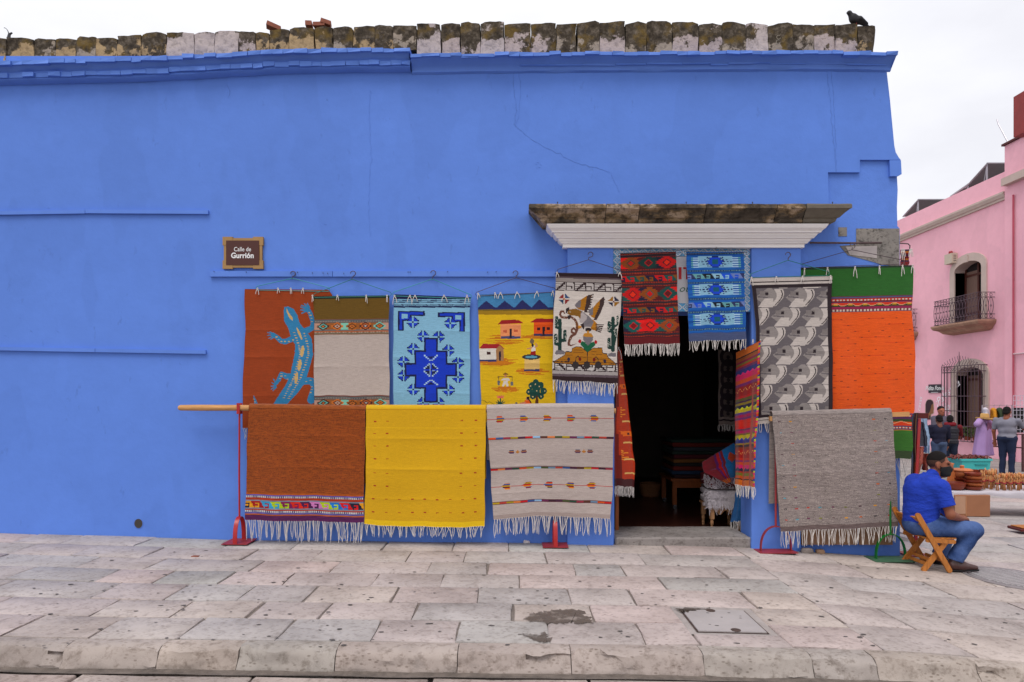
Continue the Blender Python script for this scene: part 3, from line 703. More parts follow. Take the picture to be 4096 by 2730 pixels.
def rug(name, label, left, right, Y, paint, base, tr=(1., 0., 0.), cell=2.2, ripple=.006, seed=0, mtl=None, group='woven wool rugs displayed outside the shop', bow=0., sag=0., topbow=0.,
        fringe=None, fr_n=50, fr_len=70, fr_m=None, fold=None, thick=.007, cat='rug', kx=9., parent=None, nopaint=False, yfun=None):
    """left/right: edge polylines (photo px, top to bottom). Y: depth, or (Yleft, Yright)"""
    rs = np.random.default_rng(seed+11); h = left[-1][1]-left[0][1]; w = right[0][0]-left[0][0]
    n, m_ = max(8, int(w/cell)), max(8, int(h/cell))
    U, T = np.meshgrid(np.linspace(0, 1, n+1), np.linspace(0, 1, m_+1))
    def pos(U, T):
        lx, ly = edge(left, T); rx, ry = edge(right, T)
        x = lx+(rx-lx)*U+1.3*np.sin(T*9+seed)*(U-.5)*2+.8*np.sin(T*23+seed*2+U*2); y = ly+(ry-ly)*U+(1.6*np.sin(U*11+seed)+.8*np.sin(U*27+seed*3))*T+sag*np.sin(np.pi*U)*T+topbow*np.sin(np.pi*U)*(1-T)
        return x, y
    x, y = pos(U, T)
    ph = rs.uniform(0, 6, 6)
    def depth(U, T):
        Y0, Y1 = (Y, Y) if not isinstance(Y, tuple) else Y
        d = Y0+(Y1-Y0)*U
        d = d+1.7*ripple*(np.sin(U*kx+ph[0]+T*1.3)*.6+np.sin(U*kx*2.1+ph[1]-T*2)*.3+np.sin(T*7+ph[2])*.35+np.sin(T*17+ph[3]+U*2)*.12)*np.minimum(1, .15+T*1.5)
        for (tc_, am) in ((.27+.03*math.sin(seed), .006), (.52+.03*math.cos(seed*3), .008), (.77, .005)): d = d-am*np.exp(-np.abs(T-tc_)/.018)*(.6+.4*np.sin(U*5+seed))
        if bow: d = d-bow*np.sin(np.pi*np.clip(T, 0, 1))
        if yfun is not None: d = d+yfun(U, T)
        return d
    d = depth(U, T); K = (D0+d)/F
    V = np.stack([(x-2048)*K, d, H+(1590-y)*K], -1).reshape(-1, 3)
    I = np.arange((n+1)*(m_+1)).reshape(m_+1, n+1)
    Fq = np.stack([I[:-1, :-1], I[1:, :-1], I[1:, 1:], I[:-1, 1:]], -1).reshape(-1, 4)
    s, ox, oy = tr; Uc, Tc = np.meshgrid((np.arange(n)+.5)/n, (np.arange(m_)+.5)/m_); xc, yc = pos(Uc, Tc)
    pt = Pt(((xc-ox)/s).ravel(), ((yc-oy)/s).ravel(), Uc.ravel(), ((left[0][1]+h*Tc-oy)/s).ravel(), Tc.ravel(), base)
    if paint: paint(pt)
    lum = pt.c @ np.array([.3, .55, .15]); pt.c = np.clip(lum[:, None]+(pt.c-lum[:, None])*1.12, .004, .9)*.97
    # rim and plain back
    loop = list(I[0, :])+list(I[1:, -1])+list(I[-1, -2::-1])+list(I[-2:0:-1, 0]); k0 = len(V); L = len(loop)
    bk = V[loop]+np.array([0, thick, 0]); rim = np.array([(k0+q, k0+(q+1) % L, loop[(q+1) % L], loop[q]) for q in range(L)])
    # back sheet, coarser
    st = 5; iu = np.unique(np.r_[np.arange(0, n+1, st), n]); it = np.unique(np.r_[np.arange(0, m_+1, st), m_])
    k1 = k0+L; bv = V[I[np.ix_(it, iu)].ravel()]+np.array([0, thick, 0]); J = (k1+np.arange(len(it)*len(iu))).reshape(len(it), len(iu))
    bf = np.stack([J[:-1, :-1], J[:-1, 1:], J[1:, 1:], J[1:, :-1]], -1).reshape(-1, 4)
    VV = np.concatenate([V, bk, bv]); FF = np.concatenate([Fq, rim, bf])
    bc = P(*base); cols = np.concatenate([pt.c, np.tile(pt.c.mean(0)*.5+np.array(bc)*.5, (len(rim)+len(bf), 1))])
    if parent is None:
        e = empty(name, (V[:, 0].mean(), V[:, 1].mean(), V[:, 2].min()), label, cat, group)
    else: e = parent
    mk('woven_cloth', VV, FF, mtl or M_RUG, e, smooth=True, uvcol=cols)
    if fringe:
        fb = B(); fr_n = int(fr_n*1.35)
        us = np.sort(np.linspace(.004, .996, fr_n)+rs.normal(0, .25/fr_n, fr_n)); g = np.round(us*fr_n/4+rs.normal(0, .35, fr_n)); tgt = {q: us[g == q].mean()+rs.normal(0, .004) for q in np.unique(g)}
        for q, u in enumerate(us):
            u = float(np.clip(u, 0, 1)); bx, by = pos(np.array(u), np.array(1.0)); dd = float(depth(np.array(u), np.array(1.0)))
            ln = fr_len*rs.uniform(.78, 1.05); pull = (tgt[g[q]]-u)*w*rs.uniform(.3, 1.1); sw = rs.normal(0, 2.2); pts = []
            for k in range(6):
                t = k/5; pts.append(W(bx+pull*t**.8+sw*math.sin(t*3)+rs.normal(0, .5), by-1+ln*t, dd-.004+rs.normal(0, .003)*t+.006*math.sin(t*3+q)))
            r = .0028*rs.uniform(.85, 1.2); fb.tube(pts, [r, r, r, r*.95, r*1.1, r*.7], 4)
        fb.mk('fringe', fr_m or M_YARN, e, kind='stuff')
    e['_top'] = 0; del e['_top']
    return e
def tie(e, px, py, Y, ln=30, seed=0, flare=8):
    """knotted loop of warp yarn that holds the rug to its hanger"""
    rs = random.Random(seed+int(px)); b = B()
    k = W(px, py, Y-.012); b.tube([k+Vector((-.007, 0, 0)), k+Vector((0, -.006, .005)), k+Vector((.007, 0, 0))], [.005, .0075, .005], 6)
    for s in (-1, 1):
        dx = rs.uniform(1, flare)*s; l = ln*rs.uniform(.6, 1.1)
        b.tube([W(px, py, Y-.014), W(px+dx*.6, py+l*.35, Y-.018), W(px+dx*.9, py+l*.7, Y-.015), W(px+dx, py+l, Y-.013)], [.004, .004, .0038, .003], 5)
    b.mk('yarn_tie', M_YARN, e)
def hanger(px, hooky, x0, y0, x1, y1, apex, c, label, Y=-.03, r=.0036, hookdir=1):
    e = empty('wire_hanger', W((x0+x1)/2, (y0+y1)/2, Y), label, 'hanger', 'wire clothes hangers that carry the rugs')
    m = mat('wire_'+c, {'green': P(40, 150, 150), 'dark': P(72, 58, 84), 'rust': P(70, 50, 58), 'teal': P(20, 120, 105)}[c], .45, .25, 30, .1, 80)
    ax, ay = apex; b = B()
    b.tube([W(ax, ay, Y), W(x0+4, y0-14, Y), W(x0, y0-6, Y), W(x0+5, y0+1, Y), W((x0+x1)/2, (y0+y1)/2+1, Y), W(x1-5, y1+1, Y), W(x1, y1-6, Y), W(x1-4, y1-14, Y), W(ax, ay, Y)], r, 6, False)
    b.mk('shoulder_wire', m, e)
    hk = [W(ax, ay, Y), W(ax+1, ay-9, Y)]; R = 10
    for t in range(0, 9):
        a = math.radians(-60+t*30); hk.append(W(px+hookdir*R*math.cos(a), hooky+R-R*math.sin(a), Y-.004))
    B().tube(hk, r*1.25, 6).mk('hook', mat('hook_wire', P(80, 62, 66), .4, .2, 30, .1), e)

# --- patterns -----------------------------------------------------------------
C1 = (.3827, 900, 1050); C2 = (.3827, 1500, 1050); C3 = (.3317, 2170, 1080); C4 = (.3189, 2400, 950); C5 = (.4783, 2950, 950)
def p_lizard(p):
    bl = (60, 128, 172); tn = (206, 172, 118)
    p.line([(690, 590), (720, 660), (770, 760), (820, 830), (825, 960), (790, 1100), (760, 1220), (700, 1320), (620, 1420), (560, 1500), (470, 1580), (380, 1580), (330, 1500), (298, 1390)], [150, 130, 170, 180, 190, 180, 170, 150, 130, 110, 90, 70, 45, 4], bl)
    p.poly([(615, 500), (620, 468), (660, 462), (720, 490), (760, 560), (768, 650), (740, 700), (690, 690), (640, 630), (615, 570)], bl)
    p.line([(760, 770), (700, 800), (630, 830), (590, 825), (540, 780), (500, 755)], [70, 60, 58, 52, 46, 42], bl)
    for a, c in (((505, 750), (445, 735)), ((500, 765), (440, 765)), ((505, 775), (455, 795)), ((515, 780), (480, 805)), ((500, 745), (470, 725))): p.line([a, c], [14, 9], bl)
    p.line([(840, 720), (905, 690), (925, 640), (890, 530), (865, 490)], [70, 55, 50, 46, 42], bl)
    for a, c in (((865, 490), (795, 470)), ((860, 500), (792, 500)), ((860, 505), (800, 535)), ((870, 480), (800, 450)), ((870, 470), (830, 432)), ((880, 470), (862, 430))): p.line([a, c], [20, 11], bl)
    p.line([(720, 1210), (640, 1190), (590, 1165), (560, 1230), (530, 1270)], [90, 62, 44, 44, 34], bl)
    for a, c in (((535, 1262), (505, 1222)), ((525, 1275), (490, 1260)), ((525, 1290), (484, 1295)), ((530, 1300), (485, 1325)), ((535, 1305), (500, 1345))): p.line([a, c], [16, 9], bl)
    p.line([(800, 1240), (900, 1240), (940, 1300), (900, 1440)], [90, 70, 70, 80], bl)
    p.line([(645, 490), (660, 535), (690, 580), (708, 612)], [10, 18, 30, 6], tn); p.line([(752, 690), (775, 740), (800, 800)], [12, 26, 18], tn)
    for (x, y, a) in ((808, 930, .12), (780, 1075, .15), (745, 1210, .15)): p.ell(x, y, 19, 60, tn, a)
    rs = np.random.default_rng(2)
    path = [(775, 740), (820, 870), (830, 960), (795, 1080), (755, 1210), (700, 1310), (640, 1420)]
    for i in range(30):
        t = i/29*(len(path)-1); k = min(int(t), len(path)-2); q = t-k; cx = path[k][0]+(path[k+1][0]-path[k][0])*q; cy = path[k][1]+(path[k+1][1]-path[k][1])*q
        off = 52*(1-i/55)
        for s in (-1, 1): p.rect(cx+s*off-11, cy-4+s*4, cx+s*off+11, cy+4+s*4, tn)
    for (x, y) in ((540, 780), (560, 808), (588, 828), (625, 828), (670, 828), (710, 812), (880, 525), (895, 555), (905, 585), (908, 620), (590, 1165), (590, 1190), (575, 1217), (630, 1187), (655, 1220), (850, 1248), (895, 1232), (905, 1300), (905, 1330), (895, 1362), (302, 1430), (312, 1460), (320, 1485)): p.rect(x-10, y-4, x+10, y+4, tn)
def small_diamond(p, cu, cy, du, dy, cols):
    """stepped serrated eye in band coordinates"""
    a = np.abs(p.u-cu)/du; b_ = np.abs(p.yl-cy)/dy; ser = .18*((np.floor(b_*6) % 2))
    for k, c in enumerate(cols):
        r = 1-k/len(cols); p.m((a+b_*1.0 < r+(ser if k == 0 else 0)) & (b_ < 1), c)
def p_taupe(p):
    br = (104, 78, 32); p.band(340, 384, (34, 48, 40)).band(384, 595, br)
    for o in (0, 800):
        p.band(595+o, 604+o, (120, 72, 62)).band(604+o, 614+o, (92, 96, 96)).band(614+o, 628+o, (150, 140, 130)).beads(614+o, 628+o, 46, (70, 66, 74), .4).band(628+o, 640+o, (104, 92, 86))
        p.band(640+o, 705+o, (152, 92, 52)); p.band(705+o, 716+o, (92, 108, 112)); p.band(716+o, 728+o, (170, 92, 56)).band(728+o, 742+o, (176, 150, 132)).beads(728+o, 742+o, 50, (120, 80, 60), .45).band(742+o, 754+o, (108, 102, 84)).band(754+o, 760+o, (140, 88, 56))
        p.m((p.yl > 640+o) & (p.yl < 705+o) & (p.u < .09), (190, 150, 132)); p.m((p.yl > 640+o) & (p.yl < 705+o) & (p.u > .93), (190, 150, 132))
        p.m((p.yl > 640+o) & (p.yl < 705+o) & (p.u > .36) & (p.u < .46), (140, 200, 178)); p.m((p.yl > 640+o) & (p.yl < 705+o) & (p.u > .46) & (p.u < .56), (206, 118, 62)); p.m((p.yl > 640+o) & (p.yl < 705+o) & (p.u > .62) & (p.u < .76), (206, 118, 62))
        for k, (u, cs) in enumerate(((.12, [(60, 34, 36), (120, 190, 176), (60, 34, 36), (206, 118, 62)]), (.31, [(206, 118, 62), (78, 34, 32), (200, 170, 150), (120, 52, 40)]), (.51, [(160, 90, 40), (70, 48, 34), (206, 118, 62), (120, 70, 40)]), (.69, [(66, 34, 34), (206, 110, 60), (36, 34, 52), (200, 180, 170)]), (.88, [(130, 196, 180), (60, 42, 40), (206, 118, 62), (150, 80, 50)]))): small_diamond(p, u, 672+o, .085, 40, cs)
def cross_flower(p, cx, cy, s=1.0, c=(28, 62, 190), d=(18, 24, 66)):
    for sx in (-1, 1):
        for sy in (-1, 1):
            for k, (a, b) in enumerate(((72, 20), (56, 36), (38, 52), (20, 56))):
                pass
            if True:
                for k in range(4):     # four stepped petals
                    w0, w1 = 8+k*14, 8+(k+1)*14; hgt = (4-k)*13
                    x0, x1 = sorted((cx+sx*w0*s, cx+sx*w1*s)); y0, y1 = sorted((cy+sy*8*s, cy+sy*(8+hgt)*s)); p.rect(x0, y0, x1, y1, d)
                for k in range(3):
                    w0, w1 = 9+k*14, 9+(k+1)*14; hgt = (3-k)*13
                    x0, x1 = sorted((cx+sx*w0*s, cx+sx*w1*s)); y0, y1 = sorted((cy+sy*9*s, cy+sy*(9+hgt)*s)); p.rect(x0, y0, x1, y1, c)
    p.rect(cx-9*s, cy-8*s, cx+9*s, cy+8*s, d)
def p_cross(p):
    nv = (22, 30, 74); bl = (28, 62, 190); lb = (140, 186, 212)
    p.rect(0, 335, 1200, 385, nv)
    for y in (355, 430): p.m((p.y > y+18) & (p.y < y+34) & ((p.x % 11) < 5), nv)
    for y in (398, 414): p.rect(0, y, 1200, y+8, nv)
    p.rect(0, 438, 1200, 452, nv); p.rect(0, 458, 1200, 474, nv); p.m((p.y > 438) & (p.y < 452) & ((p.x % 11) < 5), lb)
    for fl in (0, 1):
        X = (lambda x: x) if not fl else (lambda x: 1180-x)
        def R(x0, y0, x1, y1, c): a, b_ = sorted((X(x0), X(x1))); p.rect(a, y0+fl*12, b_, y1+fl*12, c)
        R(238, 510, 522, 562, nv); R(238, 510, 300, 714, nv); R(238, 510, 382, 612, nv); R(258, 522, 500, 548, bl); R(258, 522, 284, 705, bl); R(258, 522, 364, 600, bl); R(280, 540, 342, 588, lb)
    for (x, y) in ((395, 625), (788, 637), (503, 775), (665, 780), (400, 908), (768, 922), (298, 1040), (868, 1053), (300, 1185), (868, 1200), (400, 1330), (768, 1335), (503, 1468), (665, 1470), (400, 1600), (768, 1610)): cross_flower(p, x, y)
    for c, g in ((nv, 18), (bl, 0)):
        p.rect(532-g, 808-g, 638+g, 1450+g, c); p.rect(432-g, 938-g, 738+g, 1305+g, c); p.rect(330-g, 1072-g, 840+g, 1175+g, c)
    w = (178, 206, 226)
    for k in range(4): 
        for s in (-1, 1): p.rect(585+s*(64-k*18)-9, 968+k*16, 585+s*(64-k*18)+9, 984+k*16, w); p.rect(585+s*(64-k*18)-9, 1270-k*14, 585+s*(64-k*18)+9, 1284-k*14, w)
    p.poly([(545, 985), (625, 985), (585, 1012)], nv); p.poly([(545, 1280), (625, 1280), (585, 1250)], nv)
    cross_flower(p, 585, 1125, 1.15, nv, w); p.rect(576, 1115, 594, 1135, nv)
def p_village(p):
    nv = (38, 42, 92); yl = (222, 182, 30)
    p.rect(1000, 300, 2000, 480, (76, 132, 178)); p.rect(1000, 470, 2000, 495, nv)
    for (x, y) in ((1162, 402), (1356, 402), (1540, 393), (1718, 390)): p.poly([(x-96, 488), (x-70, 462), (x, y), (x+112, 488)], nv)
    p.rect(1000, 493, 2000, 508, (120, 98, 40)); p.rect(1000, 508, 2000, 548, (158, 124, 48))
    gr = (196, 120, 26)
    rs = np.random.default_rng(5)
    for (cx, cy, rx, ry) in ((1390, 800, 200, 62), (1750, 778, 180, 28), (1260, 1045, 210, 42), (1640, 1145, 180, 38), (1365, 1328, 145, 30)):
        for k in range(26):
            yy = cy+rs.uniform(-1, 1)*ry; w = rx*math.sqrt(max(0, 1-((yy-cy)/ry)**2))*rs.uniform(.6, 1); xx = cx+rs.normal(0, rx*.18); p.rect(xx-w, yy-3, xx+w, yy+3, gr)
    rd = (150, 36, 40)
    p.poly([(1280, 650), (1325, 605), (1500, 602), (1552, 636), (1525, 640), (1310, 648)], rd); p.rect(1310, 645, 1525, 790, (232, 150, 106)); p.rect(1318, 772, 1520, 798, (70, 74, 110)); p.rect(1405, 692, 1428, 795, (40, 30, 40)); p.rect(1340, 708, 1378, 735, (190, 96, 70)); p.rect(1452, 702, 1490, 730, (190, 96, 70))
    p.poly([(1622, 628), (1680, 590), (1900, 586), (1900, 628)], rd); p.rect(1662, 628, 1900, 760, (222, 92, 48)); p.rect(1662, 748, 1900, 772, (60, 52, 84)); p.rect(1752, 672, 1775, 768, (40, 26, 34)); p.rect(1695, 680, 1728, 712, (60, 20, 26)); p.rect(1797, 678, 1830, 706, (60, 20, 26))
    p.poly([(1085, 900), (1130, 852), (1300, 856), (1352, 900), (1260, 902)], (160, 44, 50)); p.rect(1080, 902, 1266, 1028, (222, 216, 206)); p.poly([(1266, 905), (1300, 868), (1345, 905), (1345, 1030), (1266, 1030)], (164, 122, 84)); p.rect(1080, 1018, 1270, 1038, (52, 56, 100)); p.rect(1168, 934, 1208, 964, (60, 30, 30)); p.rect(1296, 930, 1316, 1032, (36, 28, 40))
    p.rect(1560, 1000, 1718, 1130, (220, 184, 120)); p.rect(1556, 1118, 1720, 1138, (44, 52, 96)); p.ell(1634, 990, 98, 28, (50, 46, 50)); p.ell(1634, 990, 66, 14, (96, 150, 170))
    p.rect(1626, 930, 1680, 966, (150, 36, 30)); p.poly([(1640, 870), (1672, 870), (1680, 930), (1632, 930)], (222, 214, 206)); p.line([(1680, 850), (1694, 875), (1672, 890)], 12, (196, 140, 110)); p.line([(1640, 892), (1592, 906)], 13, (196, 140, 110)); p.ell(1648, 866, 12, 18, (40, 28, 30)); p.ell(1641, 828, 22, 26, (110, 92, 76)); p.rect(1630, 800, 1652, 815, (110, 92, 76))
    p.poly([(1330, 1215), (1400, 1212), (1412, 1238), (1318, 1236)], (220, 210, 200)); p.poly([(1345, 1240), (1385, 1240), (1398, 1300), (1376, 1300), (1364, 1265), (1345, 1300), (1328, 1295)], (220, 210, 200)); p.line([(1280, 1198), (1438, 1196)], 7, (110, 76, 40)); p.ell(1364, 1188, 13, 16, (190, 130, 96)); p.rect(1336, 1166, 1392, 1178, (130, 90, 44)); p.ell(1364, 1164, 15, 9, (130, 90, 44)); p.rect(1280, 1240, 1306, 1284, (110, 108, 110)); p.rect(1418, 1248, 1446, 1288, (110, 108, 110)); p.line([(1293, 1200), (1293, 1240)], 5, (90, 70, 50)); p.line([(1432, 1200), (1432, 1250)], 5, (90, 70, 50))
    tg = (22, 66, 58); br = (84, 46, 28)
    p.line([(1692, 1510), (1692, 1400)], [40, 22], br); p.line([(1692, 1410), (1640, 1360)], 12, br); p.line([(1692, 1410), (1745, 1350)], 12, br)
    for (x, y, r) in ((1680, 1255, 32), (1640, 1290, 36), (1728, 1285, 36), (1690, 1310, 44), (1615, 1355, 34), (1762, 1345, 34), (1650, 1400, 32), (1735, 1400, 32), (1680, 1355, 44)): p.ell(x, y, r, r, tg)
    for (x, y) in ((1676, 1275), (1625, 1295), (1718, 1300), (1605, 1355), (1690, 1345), (1775, 1345), (1650, 1405), (1735, 1402)): p.ell(x, y, 7, 7, (214, 186, 140))
    p.line([(1310, 1500), (1312, 1420)], 8, tg)
    for (dx, dy) in ((-48, -20), (48, -20), (-44, 5), (44, 5), (-30, -40), (34, -42)): p.line([(1310, 1480), (1310+dx, 1480+dy)], [16, 6], tg)
    for (dx, dy) in ((-34, -14), (34, -14), (-14, -20), (14, -22), (-30, 6), (30, 4)): p.line([(1310, 1412), (1310+dx, 1412+dy)], 9, (222, 110, 100))
    p.line([(1110, 1440), (1150, 1450), (1170, 1470), (1200, 1458), (1225, 1475), (1250, 1490), (1290, 1495)], 5, (120, 110, 40))
    p.poly([(1565, 1440), (1610, 1435), (1632, 1480), (1628, 1500), (1555, 1500)], (222, 96, 34)); p.ell(1590, 1428, 15, 18, (200, 140, 106)); p.ell(1600, 1420, 16, 18, (40, 24, 26)); p.line([(1605, 1425), (1632, 1470)], 12, (40, 24, 26)); p.line([(1572, 1465), (1520, 1476)], 15, (206, 130, 100)); p.ell(1478, 1492, 20, 16, (100, 96, 96)); p.ell(1478, 1470, 10, 10, (100, 96, 96)); p.rect(1540, 1492, 1630, 1510, (110, 28, 30))
def greca(p, y0, y1, base, line, n, flip=False, x0=155, x1=960, tilt=.03):
    """stepped fret border"""
    h = y1-y0; w = (x1-x0)/n
    yy = p.y-(p.x-x0)*tilt; m0 = (yy > y0) & (yy < y1); p.m(m0, base)
    q = ((p.x-x0) % w)/w; v = (yy-y0)/h
    if flip: v = 1-v
    p.m(m0 & ((v < .08) | (v > .92)), line)
    st = np.floor(q*12)/12; dia = m0 & (np.abs((st-.0)/.5-(1-v)) < .16) & (q < .5); p.m(dia, line)
    p.m(m0 & (q < .5) & (np.abs((v*4) % 1-.5) > .38), line)
    box = m0 & (q > .52)
    p.m(box & (q < .57), line); p.m(box & (v > .08) & (v < .2) & (q > .9), line); p.m(box & (q > .94), line)
    p.m(box & (v > .42) & (v < .54) & (q < .86), line); p.m(box & (v > .42) & (v < .78) & (q > .80) & (q < .86), line)
def step_flower(p, cx, cy, cs, cc):
    for k, (sx, sy) in enumerate(((-1, -1), (1, -1), (-1, 1), (1, 1))):
        for j in range(4):
            x0, x1 = sorted((cx+sx*(8+j*14), cx+sx*(8+(j+1)*14))); y0, y1 = sorted((cy+sy*8, cy+sy*(8+(4-j)*13))); p.rect(x0, y0, x1, y1, cs[k])
    p.rect(cx-9, cy-9, cx+9, cy+9, cc)
def p_eagle(p):
    cr = (208, 198, 190); dk = (44, 26, 30); gy = (152, 142, 138); oc = (168, 112, 38); bn = (62, 46, 44); gg = (116, 110, 114)
    ty = p.y-(p.x-155)*.03
    p.m(ty < 78, dk); p.m((ty > 78) & (ty < 98), (88, 72, 78)); p.m((ty > 98) & (ty < 142), gy)
    greca(p, 140, 248, (190, 182, 178), dk, 3.4)
    p.m(ty > 1200, gy); greca(p, 1100, 1212, (200, 194, 190), dk, 3.3, True); p.m((ty > 1212) & (ty < 1252), (168, 160, 158)); p.m((ty > 1252) & (ty < 1282), (96, 82, 88)); p.m(ty > 1282, dk)
    step_flower(p, 262, 352, [(132, 40, 42), (40, 70, 110), (30, 58, 88), (132, 40, 42)], (190, 110, 50)); step_flower(p, 858, 384, [(150, 104, 34), (34, 36, 62), (34, 36, 62), (150, 104, 34)], (90, 20, 26))
    for (bx, fl) in ((210, 1), (850, -1)):
        tg = (24, 54, 48); top = 610 if fl == 1 else 585
        p.line([(bx, 970), (bx, top)], 44, tg)
        if fl == 1: L = [[(bx, 700), (170, 690), (170, 580)], [(bx, 850), (270, 850), (270, 745)], [(bx, 905), (160, 890), (160, 790)]]
        else: L = [[(bx, 740), (805, 735), (805, 640)], [(bx, 945), (803, 935), (803, 840)], [(bx, 700), (905, 660), (905, 565)], [(bx+15, 900), (880, 820), (888, 720)]]
        for q in L: p.line(q, 42 if fl == 1 or q[1][0] < 860 else 24, tg)
        p.poly([(bx-62, 1012), (bx-45, 970), (bx+30, 970), (bx+58, 985), (bx+54, 1022), (bx-50, 1022)], gg) if fl == 1 else p.poly([(bx-62, 1045), (bx-58, 1012), (bx-20, 1000), (bx+34, 1005), (bx+38, 1050)], gg)
        rs = np.random.default_rng(9+fl)
        for k in range(34):
            q = L[k % len(L)]; t = rs.uniform(0, 1); xx = q[1][0]+rs.uniform(-18, 18); yy = q[1][1]+(q[2][1]-q[1][1])*t
            p.rect(xx-4, yy-5, xx+4, yy+5, (190, 190, 180))
    # ground
    p.poly([(125, 1110), (160, 1090), (265, 1025), (275, 985), (300, 978), (350, 990), (352, 950), (400, 925), (470, 928), (540, 990), (610, 940), (720, 938), (730, 1005), (780, 1010), (790, 1050), (890, 1130), (890, 1155), (700, 1155), (390, 1150), (140, 1125)], dk)
    p.poly([(138, 1110), (270, 1030), (282, 990), (352, 998), (358, 955), (405, 932), (470, 936), (541, 1000), (612, 948), (714, 946), (724, 1010), (775, 1018), (785, 1058), (880, 1128), (880, 1146), (690, 1148), (400, 1138), (150, 1118)], oc)
    for (a, c) in (((200, 1085), (330, 1088)), ((280, 1028), (360, 1030)), ((380, 965), (480, 968)), ((370, 995), (500, 1000)), ((580, 985), (700, 990)), ((590, 1020), (720, 1024)), ((230, 1115), (370, 1122)), ((600, 1075), (760, 1085)), ((720, 1120), (850, 1130)), ((430, 1050), (530, 1055))): p.line([a, c], 5, (96, 58, 26))
    p.line([(542, 1000), (542, 1120)], 9, dk); p.line([(398, 1110), (402, 1060), (430, 1040), (450, 1070)], 8, dk); p.line([(672, 1130), (672, 1075), (645, 1050), (622, 1075)], 8, dk)
    for (x, y, c) in ((315, 1080, (38, 36, 60)), (452, 1078, (110, 26, 26)), (622, 1085, (110, 26, 26)), (750, 1100, (38, 36, 60))): p.ell(x, y, 17, 22, c)
    for x in (398, 536, 672): p.ell(x, 1150, 40, 46, (50, 44, 44)); 
    p.m((ty > 1100) & (ty < 1108), dk)
    # nopal, heart, shell
    gn = (22, 92, 62); p.poly([(540, 995), (460, 905), (455, 880), (480, 862), (510, 872), (548, 915), (580, 880), (615, 868), (640, 885), (636, 910)], gn); p.ell(450, 862, 18, 24, (170, 30, 40)); p.ell(642, 872, 18, 24, (170, 30, 40))
    p.poly([(490, 805), (612, 805), (608, 850), (550, 918), (492, 848)], gg); p.poly([(488, 800), (500, 768), (540, 760), (590, 768), (610, 800), (600, 812), (500, 806)], (190, 134, 66)); p.rect(538, 735, 562, 765, (190, 134, 66)); p.ell(552, 722, 38, 24, (40, 30, 30)); p.rect(500, 745, 610, 760, cr); p.rect(538, 735, 562, 765, (190, 134, 66))
    # snake
    sn = (104, 66, 54)
    p.line([(268, 528), (250, 500), (222, 505), (212, 540), (230, 572), (290, 578), (345, 570), (395, 605), (418, 660), (420, 720), (395, 770), (355, 755), (350, 725), (375, 705), (410, 735), (395, 775), (350, 800), (320, 860), (318, 905), (345, 915), (405, 892)], [14, 24, 26, 26, 26, 25, 26, 28, 30, 30, 28, 24, 22, 22, 26, 30, 32, 32, 26, 16, 3], sn)
    for (x, y) in ((235, 560), (262, 574), (372, 588), (398, 625), (412, 690), (360, 775), (335, 830), (330, 880)): p.rect(x-5, y-5, x+5, y+5, (180, 160, 140))
    # eagle: tail, wings, body, head
    p.poly([(560, 620), (610, 600), (660, 650), (650, 740), (590, 720)], oc)
    for k in range(5): p.line([(648, 660+k*18), (735-k*9, 664+k*22)], 15, bn)
    p.poly([(388, 425), (440, 375), (535, 312), (600, 305), (560, 400), (520, 500), (440, 480), (405, 455)], oc); p.poly([(388, 425), (430, 378), (462, 360), (455, 460), (405, 452)], gg)
    p.poly([(535, 318), (560, 300), (585, 305), (575, 420), (530, 515), (500, 505), (525, 420)], bn)
    for k in range(8): p.line([(545+2*k*-3+k, 318+k*27), (612-k*7, 300+k*30)], 15, bn)
    p.poly([(560, 540), (600, 470), (660, 395), (720, 340), (740, 400), (680, 500), (640, 590), (600, 575)], oc); p.poly([(555, 490), (612, 445), (610, 545), (570, 552)], gg)
    p.poly([(690, 370), (735, 325), (748, 345), (740, 420), (700, 520), (650, 610), (615, 605), (655, 520), (690, 440)], bn)
    for k in range(9): p.line([(715-k*10, 360+k*27), (752-k*13, 362+k*29)], 15, bn)
    p.poly([(310, 480), (400, 468), (470, 495), (560, 560), (620, 630), (590, 690), (500, 690), (455, 600), (430, 560), (340, 550), (300, 530)], gg); p.poly([(440, 560), (480, 510), (540, 560), (530, 600), (490, 640), (455, 640), (440, 590)], (176, 166, 164)); p.poly([(305, 485), (400, 468), (468, 498), (455, 590), (430, 560), (340, 550), (300, 530)], (132, 92, 40))
    p.poly([(282, 520), (280, 470), (322, 448), (322, 485), (300, 505), (298, 530)], (42, 30, 32)); p.poly([(300, 550), (345, 548), (335, 590), (315, 600), (300, 575)], (42, 30, 32)); p.ell(332, 508, 12, 8, (170, 150, 130))
    p.poly([(430, 670), (470, 680), (465, 705), (432, 716)], (190, 130, 60)); p.poly([(455, 660), (495, 645), (506, 700), (495, 720)], (42, 30, 32)); p.line([(412, 640), (414, 700)], 26, (110, 70, 40))
def eye(p, cu, cy, cols, du=.13, dy=70):
    a = np.abs(p.u-cu)/du; b_ = np.abs(p.yl-cy)/dy
    sr = np.floor(b_*8) % 2
    p.m((a*.62+b_*.85 < .92+.16*sr) & (b_ < 1), cols[0]); p.m(a+b_*.95 < .62, cols[1]); p.m(a+b_*.95 < .45, cols[2])
